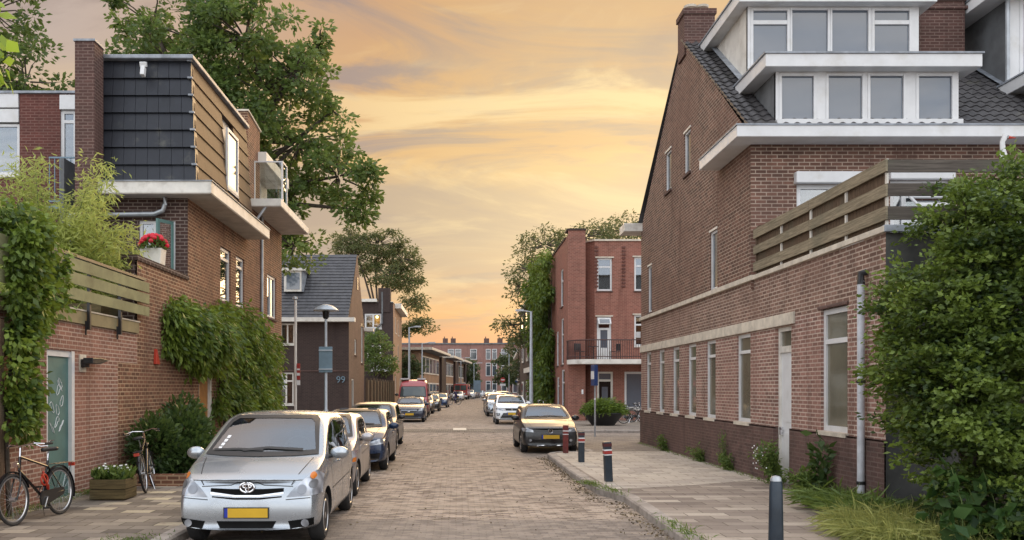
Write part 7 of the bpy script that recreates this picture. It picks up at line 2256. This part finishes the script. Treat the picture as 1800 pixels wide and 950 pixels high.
grass_bed('wall_weeds', 300, lambda: (-6.38+abs(random.gauss(0, .08)), random.uniform(11.8, 16.4)), .15, M['leaf_weed'], aspect=.1)
def reg_left():
    return -3.9+random.gauss(0, .22), random.gauss(10.3, .35)
grass_bed('gutter_weeds', 260, reg_left, .07, M['leaf_weed'], aspect=.2)
def weed(x, y, h, label, wd=.16, n=420, lf=.09, mat='leaf_weed', tall=False, fl=False):
    T = empty('weed_clump', (x, y, .12), label, 'weed', 'weeds along the right brick wall')
    s = MB(); P, D, tt = [], [], []
    for k in range(9 if not tall else 3):
        tip = Vector((x-random.uniform(0, 1)*wd*1.5, y+random.gauss(0, wd), .12+h*random.uniform(.65, 1.05)))
        b0 = Vector((x+random.uniform(-.04, .04), y+random.gauss(0, wd*.4), .1))
        s.tube([b0, (b0+tip)/2+Vector((0, 0, .04)), tip], [.008, .006, .003], 4)
        m = n//(9 if not tall else 3)
        t = RNG.random(m)
        P.append(np.array(b0)+np.outer(t, np.array(tip-b0))+RNG.normal(0, .035 if not tall else .06, (m, 3)))
        d = unit(m); d[:, 2] = d[:, 2]*.5+.25; D.append(d); tt.append(RNG.normal(.45, .22, m))
    s.build('stem', M['stem'], T)
    leaves('foliage', np.concatenate(P), np.concatenate(D), lf, M[mat], T, aspect=.33 if not tall else .5, tint=np.concatenate(tt))
    if fl:
        f = MB()
        for i in range(40): f.ball((x-.1-random.random()*.25, y+random.gauss(.25, .2), .4+random.random()*.45), .014, 5, 3)
        f.build('blossom', M['petal_white'], T)
weed(6.05, 25.6, .42, 'grassy weed tuft at the far end of the narrow window row')
weed(6.05, 21.9, .34, 'low weed tuft at the wall in the middle of the window row')
weed(6.04, 19.6, .38, 'weed tuft nearest the tall window beside the white door')
weed(6.0, 16.5, .75, 'tall leafy weeds growing in front of the white door', .22, 1300, .10, fl=True)
weed(5.95, 14.35, 1.22, 'tall single stemmed weed below the large front window', .08, 160, .17, 'leaf_shrub', True)
weed(5.85, 14.6, .45, 'round leafy weed left of the drainpipe', .25, 900, .11)
weed(6.08, 20.0, .95, 'thin weed sprouting from the brick plinth', .12, 160, .07)
# planter bowl by the red house
def bowl():
    T = empty('planter_bowl', (7.1, 43, .12), 'large dark bowl planter with a round green bush before the red house', 'planter')
    b = MB(); b.lathe([(.55, .12), (.6, .2), (.95, .62), (1.02, .72), (.96, .74), (.9, .66)], (7.1, 43, 0), 'z', 32); b.build('bowl', M['black_plastic'], T, smooth=True)
    n = 5000; d = unit(n); d[:, 2] = abs(d[:, 2])
    r = (.55+.5*RNG.random(n))[:, None]
    ang = np.arctan2(d[:, 1], d[:, 0]); bmp = (1+.16*np.sin(ang*3+1)+.1*np.sin(ang*7))[:, None]
    P = np.array((7.1, 43, .7))+d*np.array((.98, .9, .62))*r*bmp
    D = d.copy(); D[:, 2] = D[:, 2]*.4-.3
    leaves('bush', P, D, .2, M['leaf_vine'], T, aspect=.2)
bowl()
# white bird ornament on a stake
def bird():
    T = empty('bird_ornament', (9.3, 15, 4.2), 'white bird ornament with a red beak above the hedge', 'ornament')
    b = MB(); b.tube([(9.3, 15, 4.16), (9.3, 15, 5.85)], .015, 6); b.build('stake', M['zinc'], T)
    b = MB(); b.tube([(9.3, 15, 5.68), (9.31, 15, 5.83), (9.28, 15, 5.98), (9.27, 15, 6.13), (9.31, 15, 6.22), (9.36, 15, 6.21)], [.09, .07, .045, .04, .055, .035], 10); b.build('body', M['white'], T, smooth=True)
    b = MB(); b.tube([(9.37, 15, 6.21), (9.5, 15, 6.2)], [.03, .006], 8); b.build('beak', M['terracotta'], T, smooth=True)
bird()
# balcony furniture on the red house
def bchair(x, y, rz, label):
    T = empty('balcony_chair', (x, y, 3.5), label, 'chair', 'chairs on the curved balcony', rz)
    def L(mb, n): mb.build(n, M['black_metal'], T, local=True)
    s = MB(); s.box(-.22, .22, -.22, .22, .43, .46); L(s, 'seat')
    s = MB(); s.box(-.22, .22, .2, .23, .5, .9); L(s, 'backrest')
    for (a, b) in ((-.2, -.2), (.2, -.2), (-.2, .2), (.2, .2)):
        s = MB(); s.tube([(a, b, 0), (a, b, .44 if b < 0 else .9)], .014, 5); L(s, 'leg')
bchair(6.75, 48.55, .6, 'dark metal chair at the rounded end of the balcony')
bchair(8.75, 48.9, -1.2, 'dark metal chair right of the white balcony door')
def btable():
    T = empty('balcony_table', (7.5, 48.6, 3.5), 'small round dark table between the balcony chairs', 'table')
    s = MB(); s.lathe([(.3, 4.2), (.3, 4.23)], (7.5, 48.6, 0), 'z', 20); s.build('table_top', M['black_metal'], T)
    s = MB(); s.tube([(7.5, 48.6, 3.5), (7.5, 48.6, 4.2)], .03, 8); s.tube([(7.3, 48.6, 3.51), (7.7, 48.6, 3.51)], .02, 5); s.build('leg', M['black_metal'], T)
btable()
# loose sand, gravel and leaves in the right gutter
def litter():
    P, D = [], []
    for i in range(900):
        y = random.uniform(10.6, 24.5)
        x = (2.8 if y < 15 else 2.5)-abs(random.gauss(0, .16))-.02
        P.append((x, y, .006+random.random()*.01)); D.append((random.gauss(0, 1), random.gauss(0, 1), random.random()*.3))
    for i in range(500):
        P.append((random.uniform(-3.4, 2.6), random.uniform(10, 40), .006)); D.append((random.gauss(0, 1), random.gauss(0, 1), random.random()*.2))
    o = leaves('litter', P, D, .045, M['leaf_litter'], None, aspect=.6); o['kind'] = 'stuff'
M['leaf_litter'] = leaf_mat('dry_litter', (.06, .045, .03), (.22, .17, .10), .1)
litter()
